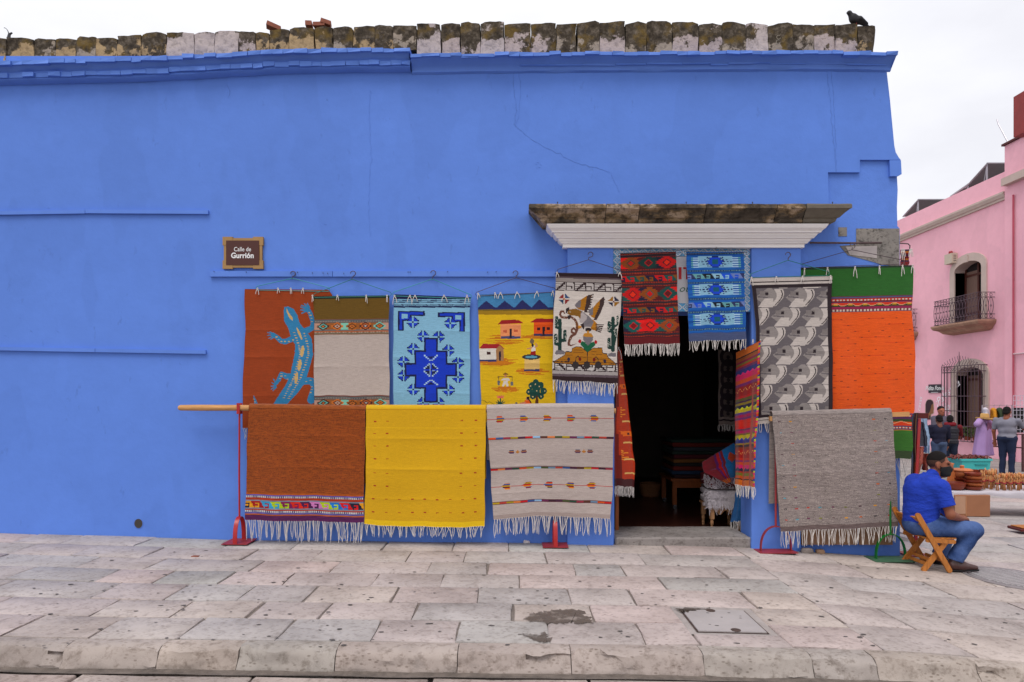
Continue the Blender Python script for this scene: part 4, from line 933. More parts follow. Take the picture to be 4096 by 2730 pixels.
def fret_row(p, y0, y1, cols, n=6):
    h = y1-y0; v = (p.yl-y0)/h; m0 = (v > 0) & (v < 1); k = np.floor(p.u*n).astype(int); q = p.u*n-k
    L = len(cols)
    for j in range(n):
        c, d = cols[j % L], cols[(j+1) % L]; mm = m0 & (k == j); p.m(mm, c)
        st = np.floor(v*5)/5; p.m(mm & (q > .55+.45*st*1.0), d) if True else 0
        bx = mm & (q < .52); p.m(bx & (v > .28) & (q < .42), cols[(j-1) % L]); p.m(bx & (v > .48) & (v < .72) & (q < .28), c); p.m(bx & (v > .72) & (v < .86) & (q < .42), cols[(j-1) % L])
def p_red(p):
    mr = (84, 18, 26); dk = (36, 22, 32); rd = (222, 40, 24); tl = (10, 78, 74); nv = (28, 26, 52); ol = (130, 76, 26)
    p.band(0, 2000, mr)
    for (y, dark) in ((205, 0), (400, 1), (560, 1), (790, 1), (965, 1), (1185, 1)):
        p.band(y, y+62 if not dark else y+75, (70, 22, 30)); p.beads(y+10, y+24, 70, (176, 64, 34), .45); p.beads(y+50, y+64, 70, (176, 64, 34), .45); p.band(y+26, y+48, (48, 34, 42))
    def ik(y0, y1, stops, eyes):
        m0 = (p.yl > y0) & (p.yl < y1); v = np.floor((p.yl-y0)/((y1-y0)/14)); jit = .055*np.abs(((v*5) % 7)/3.5-1)
        for (u, c) in stops: p.m(m0 & (p.u > u+jit), c)
        cy = (y0+y1)/2
        for (u, cols) in eyes: eye(p, u, cy, cols, .13, (y1-y0)*.52)
    ik(262, 402, [(-1, rd), (.16, (150, 62, 26)), (.28, mr), (.52, (16, 44, 46)), (.62, (22, 22, 40)), (.92, (10, 56, 54))], [(.18, [(130, 66, 26), (32, 56, 44), (176, 40, 38)]), (.50, [(18, 54, 50), (170, 36, 40), (90, 16, 26)]), (.83, [(190, 40, 40), (52, 18, 30), (222, 62, 30)])])
    fret_row(p, 492, 560, [(198, 40, 44), tl, ol, nv])
    ik(640, 800, [(-1, tl), (.16, (150, 34, 36)), (.26, nv), (.46, (40, 28, 44)), (.55, mr), (.74, tl), (.80, rd)], [(.19, [(190, 40, 40), (52, 18, 30), (222, 62, 30)]), (.50, [(140, 72, 26), (10, 84, 80), (190, 36, 36)]), (.83, [(14, 72, 68), (176, 34, 42), (90, 16, 26)])])
    fret_row(p, 888, 952, [(198, 40, 44), tl, ol, nv])
    ik(1040, 1185, [(-1, nv), (.16, rd), (.52, tl), (.68, (14, 72, 68)), (.78, ol), (.9, mr)], [(.18, [(10, 84, 80), (190, 40, 50), (120, 20, 30)]), (.48, [(210, 46, 32), (60, 20, 30), (222, 62, 30)]), (.82, [(150, 70, 26), (10, 84, 80), (190, 36, 36)])])
    p.band(1262, 1400, (96, 18, 28))
def p_blue(p):
    bs = (38, 92, 168); lb = (142, 184, 208); dp = (30, 74, 150); nv = (22, 40, 92)
    p.m(np.sin(p.yl*.09) > .2, (34, 84, 158)); p.m((p.u > .85), (36, 88, 164))
    for y in (195, 412, 560, 765, 930, 1148): p.band(y, y+26, (28, 62, 120)); p.beads(y+6, y+20, 34, (122, 164, 160), .35); p.beads(y+9, y+17, 34, (16, 30, 50), .2, .5)
    for (y0, y1) in ((240, 385), (592, 730), (962, 1105)):
        cy = (y0+y1)/2; m0 = (p.yl > y0) & (p.yl < y1); v = (p.yl-y0)/(y1-y0)
        p.m(m0 & (p.u > .2) & (p.u < .8), lb)
        bars = (np.floor(v*10) % 2 == 1); p.m(m0 & bars & (p.u > .08) & (p.u < .22), (176, 206, 226)); p.m(m0 & bars & (p.u > .79) & (p.u < .93), (176, 206, 226)); p.m(m0 & bars & ((np.abs(p.u-.1) < .02) | (np.abs(p.u-.92) < .02)), (110, 170, 160))
        a = np.abs(p.u-.5); p.m(m0 & (np.floor(v*11) % 2 == 1) & (a < .30-np.abs(v-.5)*.4) & (a > .12) & (((p.u*16+np.floor(v*11)*.37) % 1) < .6), nv)
        sr = .035*(np.floor(v*8) % 2); p.m(m0 & (a+np.abs(v-.5)*.16 < .135+sr), nv); p.m(m0 & (a+np.abs(v-.5)*.16 < .115+sr*.8), (32, 72, 198)); p.m(m0 & (a < .05) & (np.abs(v-.5) < .2), (22, 90, 110)); p.m(m0 & (np.abs(v-.5) > .40) & (a < .055), nv)
        p.m(m0 & ((v < .12) | (v > .88)) & (a > .06) & (a < .1), lb)
    cs = [(46, 52, 92), (108, 160, 164), (18, 22, 34), (150, 192, 214), (40, 84, 206), (112, 130, 184)]
    fret_row(p, 462, 528, cs); fret_row(p, 820, 888, cs[::-1]); p.band(1200, 1420, (72, 82, 116))
def p_tess(p):
    """plain tessellation of greys: staggered hexagons and wavy pale leaves (a generic stand-in design)"""
    cr = (200, 190, 184); dg = (104, 97, 100); mg = (146, 138, 135); bk = (40, 28, 34)
    ty = p.y-(p.x-110)*(-.02); 
    wx, wy = 255., 160.; X = p.x-140; Y = p.y-425
    r = np.floor(Y/wy); xo = X-np.where(r % 2 == 0, 0, wx/2)-r*6; cq = np.floor(xo/wx); u = (xo-cq*wx)/wx; v = (Y-r*wy)/wy
    p.c[:] = P(*dg)
    p.m((np.abs(u-.5)*1.1+np.abs(v-.5)*.9 < .52), mg)
    p.m((u > .52+.22*np.sin(v*3.1+.4)) & (u < .80+.18*np.sin(v*3.1+.7)) & (v > .05) & (v < .95), cr)
    p.m((v > .55) & (u < .62) & (u > .12+.5*(1-v)), cr); p.m((v > .16) & (v < .40) & (u > .18) & (u < .46), (128, 120, 118)); p.m((v > .22) & (v < .38) & (u > .36) & (u < .46), bk)
    p.m((np.abs(u-.72-.20*np.sin(v*3.1+.55)) < .018) & (v > .1) & (v < .9), bk); p.m((np.abs(v-.5-.12*(u-.5)) < .035) & (u > .1) & (u < .45), dg)
    inx = (p.yl > 430) & (p.yl < 1500) & (p.u > .045) & (p.u < .945)
    p.m(~inx, bk); p.m(p.yl < 400, cr); p.m((p.yl > 375) & (p.yl < 384), bk); p.m((p.yl > 392) & (p.yl < 402), cr)
    p.m(p.yl > 1512, cr); p.m((p.yl > 1528) & (p.yl < 1536), bk); p.m((p.yl > 1490) & (p.yl <= 1512), bk)
def p_orange(p):
    gn = (44, 98, 40); og = (226, 88, 20)
    p.band(240, 275, (38, 60, 40)).band(275, 505, gn)
    p.band(505, 512, (104, 30, 44)).band(512, 520, (80, 84, 120)).band(520, 528, (120, 36, 40)).band(528, 542, (190, 60, 50)).beads(530, 541, 34, (214, 196, 180), .55).band(542, 552, (112, 34, 40)).band(552, 558, (70, 60, 100))
    z = 575+9*np.sin(p.u*50); m0 = (p.yl > 558) & (p.yl < 592); p.m(m0, (206, 66, 30)); p.m(m0 & (p.yl > z+3), (52, 66, 34)); p.m(m0 & (np.abs(p.yl-z) < 2.6), (222, 170, 130)); p.m(m0 & (np.abs(p.yl-z-8) < 4) & (np.sin(p.u*50) < -.6), (206, 150, 60))
    p.band(592, 612, (140, 40, 76)).band(612, 630, (118, 60, 58)).beads(614, 627, 34, (214, 196, 180), .55).band(630, 637, (90, 76, 100))
    Y = p.y-690-(p.x-800)*(-.035); r = np.floor(Y/51.5); fr = (Y/51.5-r)
    p.m((p.yl > 640) & (p.yl < 1500) & (fr < .035), (212, 80, 18))
    xx = (p.x-800-np.where(r % 2 == 0, 70, 10))/115.; p.m((p.yl > 650) & (p.yl < 1470) & (np.abs(fr-.02) < .05) & (np.abs(xx-np.round(xx)) < .075), (96, 30, 20))
    o = 905
    p.band(1480, 1492, (90, 64, 100)); p.band(1492, 1506, (190, 60, 50)).beads(1494, 1505, 34, (214, 196, 180), .55).band(1506, 1528, (86, 44, 84)).band(1528, 1552, (52, 72, 34))
    z = 1556+8*np.sin(p.u*40); m0 = (p.yl > 1540) & (p.yl < 1580); p.m(m0 & (p.yl > z), (214, 74, 30)); p.m(m0 & (np.abs(p.yl-z) < 2.6), (222, 170, 130))
    p.band(1580, 1592, (96, 70, 96)).band(1592, 1606, (176, 56, 50)).beads(1594, 1605, 34, (214, 196, 180), .55).band(1606, 1616, (96, 70, 96)).band(1616, 1622, (196, 120, 60)).band(1622, 1790, (62, 112, 46)).band(1790, 1900, (58, 74, 44))
CR6 = (.4274, 680, 1580); CR7 = (.4505, 1420, 1580); CRG = (.4464, 2950, 1600)
def p_brown(p):
    p.m((np.random.default_rng(3).random(len(p.x)) > .86), (120, 54, 28))
    p.band(915, 932, (168, 86, 26)).band(932, 944, (96, 88, 170)).band(944, 962, (76, 70, 104)).beads(946, 960, 62, (206, 200, 196), .55).band(962, 985, (168, 60, 36)).band(985, 994, (130, 134, 150))
    fr_y0, fr_y1 = 994, 1056
    fret_row(p, fr_y0, fr_y1, [(226, 160, 30), (160, 30, 36), (70, 160, 204), (176, 200, 40), (124, 24, 80), (214, 58, 30), (74, 26, 72), (206, 130, 186), (180, 204, 44), (40, 116, 196), (214, 40, 36), (26, 28, 50)], 12)
    p.band(1056, 1066, (130, 134, 150)).band(1066, 1078, (168, 60, 36)).band(1078, 1098, (76, 70, 104)).beads(1080, 1096, 62, (206, 200, 196), .55).band(1098, 1110, (96, 88, 150)).band(1110, 1124, (176, 92, 26)).band(1124, 1180, (84, 30, 78))
def p_yellow(p):
    d = (166, 62, 18)
    for k, y in enumerate((123, 230, 338, 448, 560, 686, 799, 913, 1028)):
        us = [.075, .18] if k < 7 else [.072, .18, .29, .395, .5, .605, .71, .815, .92]
        if k < 7: us = us+[.80, .92]
        for u in us: p.m((np.abs(p.u-u) < .011) & (np.abs(p.yl+12*p.u-y-6) < 4.5), d)
    p.m((p.yl > 1105), (236, 196, 36)); p.m((np.abs(p.yl-715) < 5), (214, 168, 26)); p.m((np.abs(p.yl-290) < 4), (230, 184, 40)); p.m(p.yl < 135, (224, 166, 40))
def p_grey_stripe(p):
    cs = [(206, 84, 40), (52, 84, 140), (150, 56, 70), (160, 138, 40), (70, 36, 60), (190, 44, 44), (150, 186, 216), (84, 50, 36), (216, 130, 80), (70, 84, 50), (176, 150, 50), (100, 40, 76), (110, 136, 160), (190, 40, 48), (40, 72, 56), (176, 70, 60), (60, 30, 44)]
    for r, y in enumerate((388, 662, 960)):
        k = np.floor(p.u*17).astype(int); m0 = (np.abs(p.yl-y-4) < 8.5)
        for j in range(17): p.m(m0 & (k == j), cs[(j*(1+2*r)+r*5) % 17])
        p.m((np.abs(p.yl-y-4) >= 8.5) & (np.abs(p.yl-y-4) < 11), (90, 40, 50))
    fc = [(196, 60, 40), (214, 140, 60), (60, 90, 150), (120, 40, 50), (190, 150, 50), (70, 40, 44)]
    for r, (y, s) in enumerate(((222, 1), (820, -1))):
        p.m(np.abs(p.yl-y) < 4, (168, 52, 50))
        for j in range(5):
            u0 = .10+.185*j if s == 1 else .13+.175*j
            for k in range(-3, 4):
                yy = y+k*8; m0 = np.abs(p.yl-yy) < 4.2; l = .045-.009*abs(k)
                x = (p.u-u0)*s; p.m(m0 & (x > -.028+.006*(abs(k) % 2)) & (x < l), fc[(k+3+j*2+r) % 6])
    for u0 in (.185, .72):
        for k in range(-2, 3):
            m0 = np.abs(p.yl-518-k*6) < 3.2; a = np.abs(p.u-u0-.045); p.m(m0 & (a < .075-.004*abs(k)) & (a > .025+.004*abs(k)), fc[(k+2) % 6] if k % 2 else (40, 50, 90)); p.m(m0 & (a < .018-.006*abs(k)), (180, 120, 60))
    p.m(p.yl > 1072, (164, 148, 142))
def p_grey_dots(p):
    cs = [(70, 34, 50), (196, 96, 40), (176, 46, 44), (90, 160, 180), (128, 130, 60), (210, 150, 40), (40, 34, 42), (190, 60, 40), (110, 40, 80)]
    k = 0
    for r in range(10):
        y = 200+r*97.5; us = [.055, .15, .84, .94] if r < 8 else [.055, .15, .245, .345, .455, .565, .685, .81, .925]
        for u in us: p.m((np.abs(p.u-u) < .012) & (np.abs(p.yl-y+34*p.u*0) < 4.5), cs[(k*5+r) % 9]); k += 1
    rs = np.random.default_rng(8); p.m(rs.random(len(p.x)) > .93, (172, 160, 152)); p.m(rs.random(len(p.x)) > .95, (104, 92, 88)); p.m(p.yl > 1140, (108, 92, 90))
def p_doororange(p):
    dk = (70, 18, 24); p.m(p.u < .25+.1*np.sin(p.t*9), (120, 36, 20))
    for t in (.10, .20, .33, .53, .68, .80, .90): p.m((np.abs(p.t-t) < .006) & (((p.u*9) % 1) < .5), (236, 190, 120))
    for t in (.12, .43, .74):
        for k in range(5): p.m((np.abs(p.t-t-k*.016) < .005) & (p.u > .35) & (p.u < .75) & (((p.u*7+k*.5) % 1) < .75), (244, 150, 70)); 
    for t in (.26, .60):
        p.m((p.t > t) & (p.t < t+.035) & (p.u > .3+(p.t-t)*6), (240, 120, 50)); p.m((p.t > t+.01) & (p.t < t+.025) & (p.u > .7) & (p.u < .9), (90, 24, 24))
    p.m(p.t > .945, dk); p.m(p.t < .015, dk)
def p_doorstripe(p):
    bands = [(0, (222, 130, 30)), (.05, (34, 30, 26)), (.06, (160, 90, 30)), (.085, (140, 30, 70)), (.10, (120, 120, 50)), (.115, (176, 60, 40)), (.13, (110, 40, 100)), (.145, (44, 50, 130)), (.19, (214, 40, 110)), (.22, (206, 90, 30)), (.25, (120, 40, 110)), (.27, (150, 30, 30)), (.345, (176, 40, 40)), (.36, (90, 90, 44)), (.38, (60, 30, 70)), (.395, (140, 130, 40)), (.41, (30, 26, 60)), (.44, (190, 190, 40)), (.465, (90, 60, 130)), (.48, (160, 40, 90)), (.50, (110, 50, 110)), (.52, (200, 60, 30)), (.57, (206, 50, 30)), (.585, (110, 60, 90)), (.60, (170, 40, 100)), (.62, (120, 110, 50)), (.63, (190, 190, 40)), (.665, (44, 50, 130)), (.69, (150, 130, 40)), (.705, (60, 40, 50)), (.72, (130, 60, 40)), (.735, (160, 30, 34)), (.80, (190, 60, 30)), (.815, (130, 50, 110)), (.83, (200, 90, 40)), (.85, (214, 40, 120)), (.88, (30, 30, 70)), (.895, (170, 60, 50)), (.91, (120, 130, 50)), (.93, (206, 100, 30)), (.95, (40, 30, 30)), (.957, (222, 130, 30))]
    for t, c in bands: p.m(p.t > t, c)
    z = .02*np.abs(((p.u*5) % 1)-.5)*2; p.c *= np.array([.82, .66, .66])  # puts the shade of the inward-turned rug into the band colours, and reddens them
    for (t, c) in ((.17, (214, 40, 110)), (.425, (190, 190, 40)), (.65, (44, 50, 130)), (.868, (30, 30, 70))): p.m((p.t > t+z*.8) & (p.t < t+.02), c)
    for t in (.30, .76): p.m((np.abs(p.t-t-.012*np.sin(p.u*28)) < .0035) & (((p.u*26) % 1) < .6), (222, 150, 90))
    p.m(p.u > .90, (150, 60, 60)); k = np.floor(p.t*70).astype(int) % 5
    for j, c in enumerate([(206, 60, 40), (60, 60, 130), (190, 190, 60), (214, 40, 110), (206, 110, 40)]): p.m((p.u > .9) & (k == j), c)

# --- the rugs in front of the wall ------------------------------------------------
A = rug('lizard_rug', 'rust brown rug with a blue lizard woven into it', [(979, 1157), (979, 1190), (981, 1318), (973, 1471), (971, 1624), (970, 1712)], [(1313, 1160), (1328, 1180), (1330, 1320), (1330, 1712)], -.035, p_lizard, (150, 66, 24), C1, fringe=True, fr_n=34, fr_len=48, seed=1, ripple=.004)
Bk = rug('taupe_rug', 'pale taupe rug with olive end and bands of small diamonds', [(1254, 1186), (1256, 1300), (1256, 1440), (1258, 1626), (1258, 1700)], [(1556, 1182), (1556, 1300), (1556, 1440), (1558, 1626), (1558, 1700)], -.065, p_taupe, (190, 176, 168), C1, fringe=True, fr_n=34, fr_len=40, seed=2, ripple=.004)
Cc = rug('cross_rug', 'light blue rug with a stepped dark blue cross', [(1577, 1178), (1573, 1230), (1573, 1624), (1572, 1690)], [(1883, 1190), (1880, 1240), (1879, 1624), (1879, 1690)], -.045, p_cross, (140, 186, 212), C2, fringe=True, fr_n=34, fr_len=40, seed=3, ripple=.004)
Dd = rug('village_rug', 'yellow rug picturing a village with houses, a well and a tree', [(1909, 1180), (1917, 1356), (1923, 1624), (1924, 1690)], [(2216, 1169), (2214, 1241), (2216, 1400), (2225, 1624), (2228, 1690)], -.045, p_village, (222, 182, 30), C2, fringe=True, fr_n=34, fr_len=40, seed=4, ripple=.004)
Ee = rug('eagle_rug', 'cream rug with an eagle holding a snake between cactuses', [(2224, 1091), (2221, 1173), (2212, 1307), (2210, 1521)], [(2487, 1097), (2487, 1173), (2480, 1262), (2469, 1352), (2470, 1535)], -.115, p_eagle, (212, 202, 194), C3, fringe=True, fr_n=44, fr_len=52, seed=5, cell=1.9, ripple=.005)
Ff = rug('red_ikat_rug', 'narrow dark red rug with glowing diamonds and frets hung over the doorway', [(2481, 1015), (2499, 1379)], [(2703, 1007), (2719, 1376)], -.13, p_red, (84, 18, 26), C4, fringe=True, fr_n=46, fr_len=48, seed=6, cell=1.9, ripple=.004)
Gg = rug('blue_ikat_rug', 'narrow blue rug with pale blue panels hung over the doorway', [(2746, 1009), (2757, 1366)], [(2974, 1007), (2985, 1360)], -.13, p_blue, (40, 96, 172), C4, fringe=True, fr_n=26, fr_len=42, seed=7, cell=1.9, ripple=.004)
Ii = rug('orange_rug', 'wide orange rug with green ends hung at the building corner', [(3175, 1074), (3180, 1300), (3200, 1500), (3230, 1837)], [(3653, 1061), (3651, 1180), (3648, 1240), (3657, 1340), (3663, 1428), (3657, 1540), (3658, 1644), (3646, 1667), (3653, 1787), (3644, 1837)], -.05, p_orange, (230, 98, 22), C5, fringe=True, fr_n=30, fr_len=82, seed=8, ripple=.012, cell=2.6, fr_m=M_YARN_G)
Hh = rug('tessellated_rug', 'grey and cream rug of interlocking shapes in a black border', [(3003, 1113), (3007, 1151), (3022, 1285), (3028, 1480), (3029, 1697)], [(3328, 1105), (3328, 1300), (3332, 1653), (3332, 1690)], -.125, p_tess, (94, 88, 92), C5, fringe=True, fr_n=28, fr_len=42, seed=9, ripple=.004)
# --- the rugs draped over the poles of the stands -----------------------------------
def draped(name, label, left, right, Y, paint, base, tr, backlen, **k):
    """front fall of a draped rug plus the roll over the pole and the shorter fall behind"""
    e = rug(name, label, left, right, Y, paint, base, tr, **k)
    a, c = left[0], right[0]; n = 24; v = []; f = []; tb = k.get('topbow', 0)
    prof = []
    for q in range(9):
        t = q/8*math.pi; prof.append((-.045*math.cos(t)+.045, .045*math.sin(t)))
    prof += [(.09+.004*q, -backlen*q/6) for q in range(1, 7)]
    for i in range(n+1):
        u = i/n; p0 = W(a[0]+(c[0]-a[0])*u, a[1]+(c[1]-a[1])*u+tb*math.sin(math.pi*u), Y)
        for (dy, dz) in prof: v.append((p0.x, p0.y+dy+.003, p0.z+dz if dz > 0 else p0.z+dz))
    m_ = len(prof)
    for i in range(n):
        for j in range(m_-1): q = i*m_+j; f.append((q, q+m_, q+m_+1, q+1))
    mk('folded_back', v, f, k.get('mtl') or M_RUG, e, smooth=True, uvcol=np.tile(np.array(P(*base)), (len(f), 1)))
    return e
R1 = draped('brown_rug', 'brown rug with a bright fret border draped over the pole', [(994, 1632), (991, 1708), (988, 1794), (986, 1900), (983, 1965), (980, 2082)], [(1462, 1639), (1458, 1800), (1456, 1980), (1454, 2091)], -.215, p_brown, (146, 74, 26), CR6, .8, fringe=True, fr_n=62, fr_len=82, seed=11, cell=2.4, mtl=M_RUG2, ripple=.008, kx=6)
R2 = draped('yellow_rug', 'plain yellow rug with tiny red dashes draped over the pole', [(1464, 1637), (1464, 1800), (1461, 1950), (1458, 2098)], [(1943, 1637), (1941, 1800), (1940, 1950), (1938, 2107)], -.213, p_yellow, (216, 170, 20), CR7, .75, fringe=True, fr_n=52, fr_len=46, seed=12, cell=2.6, sag=6, ripple=.011, kx=7, mtl=rug_mat('wool_weave_yellow', .10, .5))
R3 = draped('grey_striped_rug', 'pale grey rug with thin multicoloured stripes and arrow motifs draped over the pole', [(1947, 1637), (1956, 1805), (1965, 1940), (1975, 2078)], [(2456, 1632), (2454, 1800), (2450, 1960), (2440, 2078)], -.215, p_grey_stripe, (184, 170, 164), CR7, .55, fringe=True, fr_n=62, fr_len=72, seed=13, cell=2.3, sag=-12, topbow=-3, ripple=.016, kx=6)
R4 = draped('mottled_grey_rug', 'mottled grey rug with small coloured dots draped over the rail beside the corner', [(3091, 1662), (3100, 1800), (3112, 1970), (3122, 2127)], [(3568, 1650), (3580, 1800), (3588, 1960), (3594, 2107)], -.24, p_grey_dots, (146, 134, 130), CRG, .95, fringe=True, fr_n=60, fr_len=66, seed=14, cell=2.4, ripple=.014, kx=5, mtl=M_RUG2)
# --- rugs in the doorway
O1 = rug('orange_door_rug', 'long narrow red orange rug hanging at the dark doorway beside the striped grey rug', [(2468, 1395), (2462, 1600), (2457, 1800), (2458, 1945)], [(2482, 1392), (2510, 1590), (2530, 1800), (2540, 1850), (2538, 1950)], (.05, .22), p_doororange, (190, 66, 24), fringe=True, fr_n=22, fr_len=42, seed=21, ripple=.012, kx=5)
O2 = rug('striped_door_rug', 'long many coloured striped rug hanging at the doorway jamb', [(2944, 1412), (2942, 1600), (2942, 1800), (2940, 1940)], [(3043, 1362), (3036, 1600), (3024, 1760), (3020, 1950)], (.12, -.22), p_doorstripe, (170, 60, 40), fringe=True, fr_n=22, fr_len=50, seed=22, ripple=.02, kx=8)
# yarn ties
for x in (1030, 1112, 1163, 1212): tie(A, x, 1156, -.04, 26)
for x in (1250, 1350, 1465, 1548): tie(Bk, x, 1184, -.07, 28)
for x in (1578, 1640, 1660, 1776, 1868): tie(Cc, x, 1184, -.05, 34, flare=14)
for x in (1912, 1980, 2002, 2068, 2148, 2212): tie(Dd, x, 1176-(x-1912)*.03, -.05, 26, flare=12)
for x in (2228, 2480): tie(Ee, x, 1092, -.12, 24, flare=10)
for x in (3006, 3105, 3210, 3322): tie(Hh, x, 1112-(x-3006)*.02, -.13, 30)
for x in (3218, 3310, 3420, 3518, 3610, 3650): tie(Ii, x, 1076-(x-3218)*.03, -.055, 40, flare=14)
tie(O1, 2474, 1392, .04, 44, flare=12); tie(O2, 3042, 1362, -.14, 26); tie(O2, 3012, 1362, -.10, 14)
# --- hangers
hanger(1172, 1086, 1024, 1160, 1320, 1166, (1170, 1114), 'green', 'teal wire hanger that carries the lizard rug', -.037)
hanger(1412, 1085, 1254, 1190, 1566, 1184, (1408, 1118), 'teal', 'green wire hanger that carries the taupe rug', -.067)
hanger(1733, 1083, 1570, 1184, 1887, 1194, (1730, 1117), 'green', 'green wire hanger that carries the cross rug', -.047)
hanger(2062, 1084, 1902, 1184, 2224, 1168, (2064, 1112), 'dark', 'purple grey wire hanger that carries the village rug', -.047)
hanger(2362, 1009, 2228, 1092, 2486, 1096, (2354, 1040), 'dark', 'dark wire hanger that carries the eagle rug', -.117)
hanger(3152, 1010, 3000, 1110, 3318, 1102, (3152, 1042), 'teal', 'green wire hanger that carries the tessellated rug', -.127)
hanger(3410, 975, 3200, 1072, 3618, 1056, (3408, 1000), 'rust', 'long dark wire hanger that carries the orange rug', -.052)
for (x0, y0, x1, y1, hx, lb) in ((2474, 1014, 2728, 1002, 2600, 'flat wire hanger that carries the dark red rug over the doorway'), (2737, 1008, 2987, 1000, 2863, 'flat wire hanger that carries the blue rug over the doorway')):
    e = empty('wire_hanger', W((x0+x1)/2, y0, -.14), lb, 'hanger', 'wire clothes hangers that carry the rugs'); b = B()
    b.tube([W(x0, y0+16, -.135), W(x0, y0, -.135), W(x1, y1, -.135), W(x1, y1+18, -.135), W(x1-24, y1+28, -.125)], .0028, 6).tube([W(x0, y0+10, -.137), W(x1, y1+10, -.137)], .0028, 6); b.mk('shoulder_wire', mat('wire_rust', P(70, 50, 58)), e)
    B().tube([W(hx, y0-6, -.136), W(hx+2, y0-14, -.13), W(hx+4, y0-20, -.08), W(hx+2, y0-14, -.03)], .003, 6).mk('hook', mat('hook_wire', P(80, 62, 66)), e)
# ------------------------------------------------------------------ rug stands, poles, small street things
M_REDM = mat('red_enamel', P(176, 28, 30), .35, .15, 8, .12, 60, spec=.5); M_REDD = mat('dull_red_enamel', P(150, 50, 54), .5, .25, 8, .2, 60)
M_GRNM = mat('green_enamel', P(22, 110, 40), .4, .25, 8, .2, 60); M_GRND = mat('dusty_green_enamel', P(66, 104, 78), .6, .3, 8, .2, 60)
M_WOOD = mat('bare_wood', P(206, 152, 96), .7, .3, 5, .35, 40, stretch=(1.2, 9, 9)); M_WOOD2 = mat('varnished_wood', P(186, 116, 52), .5, .35, 5, .3, 40, stretch=(9, 9, 1.4)); M_WOOD3 = mat('dark_red_wood', P(92, 26, 22), .45, .3, 6, .2)
def stand(px, Yc, zt, label, m, mb, along_y=True, plate=(.27, .3), twist=False, w=.33, fork=True):
    x = (px-2048)*(D0+Yc)/F; g = zg(x, Yc); e = empty('rug_stand', (x, Yc, g), label, 'stand', 'metal rug stands along the wall'); pw, pd = plate
    bp = rbox('base_plate', x-pw/2, x+pw/2, Yc-pd/2, Yc+pd/2, g+.012, g+.02, mb, e, .003); 
    for sx in (-1, 1):
        for sy in (-1, 1): B().lathe((x+sx*pw*.42, Yc+sy*pd*.4, g-.004), [(.012, 0), (.012, .017)], 8).mk('foot', M_NAIL, e)
    n = 20; v = []; f = []; R = w/2; hh = .26
    for i in range(n+1):
        a = math.pi*i/n; c_, s_ = math.cos(a), math.sin(a); t = .004
        rr = R; z = g+.02+hh*(s_**.75)
        for (o, k) in ((-.022, -t), (.022, -t), (.022, t), (-.022, t)):
            q = (rr+k)*c_; zz = z+k*s_
            v.append((x+o, Yc+q, zz) if along_y else (x+q, Yc+o, zz))
    for i in range(n):
        for k in range(4): a, b = i*4+k, i*4+(k+1) % 4; f.append((a, b, b+4, a+4))
    mk('arch', v, f, m, e, smooth=40)
    b = B()
    if twist:
        z = g+.27; k = 0; pts = []; rs = []
        while z < zt: pts.append((x, Yc, z)); rs.append(.010 if k % 2 else .0125); z += .018; k += 1
        b.tube(pts, rs, 6)
    else: b.tube([(x, Yc, g+.27), (x-.003, Yc, (g+zt)/2), (x, Yc, zt-.04)], .0105, 8)
    b.mk('post', m, e, smooth=40)
    if fork:
        b = B(); b.box(x-.016, x+.016, Yc-.038, Yc-.031, zt-.06, zt+.055).box(x-.016, x+.016, Yc+.031, Yc+.038, zt-.06, zt+.055).box(x-.016, x+.016, Yc-.031, Yc+.031, zt-.06, zt-.052); b.mk('fork', m, e)
    return e
YP = -.17
pz = W(958, 1634, YP).z
stand(958, YP, pz-.0, 'red iron rug stand at the bare end of the round pole', M_REDM, M_REDD, True, (.27, .29), False, .24)
stand(2220, YP, W(2220, 1645, YP).z, 'red iron rug stand half hidden behind the striped grey rug', M_REDM, M_REDD, True, (.27, .24), False, .2)
stand(3103, -.20, W(3103, 1668, -.2).z, 'red iron rug stand with twisted post beside the doorway', M_REDD, M_REDD, False, (.40, .20), True, .32, False)
stand(3562, -.22, W(3562, 1668, -.2).z, 'green iron rug stand near the building corner', M_GRNM, M_GRND, False, (.44, .26), False, .31, False)
a, c = W(715, 1632, YP), W(2462, 1645, YP)
pts = [a+(c-a)*t+Vector((0, 0, .004*math.sin(t*9))) for t in (0, .004, .05, .15, .3, .5, .75, 1)]
B().tube(pts, [.022, .030, .033, .031, .030, .028, .027, .027], 12).mk('wooden_pole', M_WOOD, None, smooth=50, label='long peeled wooden pole that carries the brown, yellow and striped rugs', cat='pole')
a, c = W(3078, 1676, -.20), W(3634, 1657, -.20)
B().bar(a, c, .045, .048).mk('wooden_rail', M_WOOD, None, label='squared wooden rail that carries the mottled grey rug', cat='rail')
# cardboard behind the grey rug, stones, tissue
M_CARD = mat('cardboard', P(150, 116, 92), .9, .12, 5, .15, 30)
for (x0, x1, lb) in ((3205, 3428, 'wider flat cardboard sheet leaning behind the mottled grey rug'), (3436, 3570, 'narrower flat cardboard sheet leaning behind the mottled grey rug')):
    p, q = W(x0, 2100, -.05), W(x1, 2180, -.05); B().box(p.x, q.x, -.055, -.045, q.z, p.z).mk('cardboard_sheet', M_CARD, None, label=lb, cat='cardboard')
def rock(px, py, sx, sy, sz, m, label, name='stone', cat='stone', jit=.015, seed=0):
    d = H*F/(py-1590)
    for _ in range(4): d = (H-zg((px-2048)*d/F, d-D0))*F/(py-1590)
    x, y = (px-2048)*d/F, d-D0; random.seed(seed)
    return rbox(name, x-sx/2, x+sx/2, y-sy/2, y+sy/2, zg(x, y)-.006, zg(x, y)+sz, m, None, sz*.3, jit, 2, smooth=60, label=label, cat=cat)
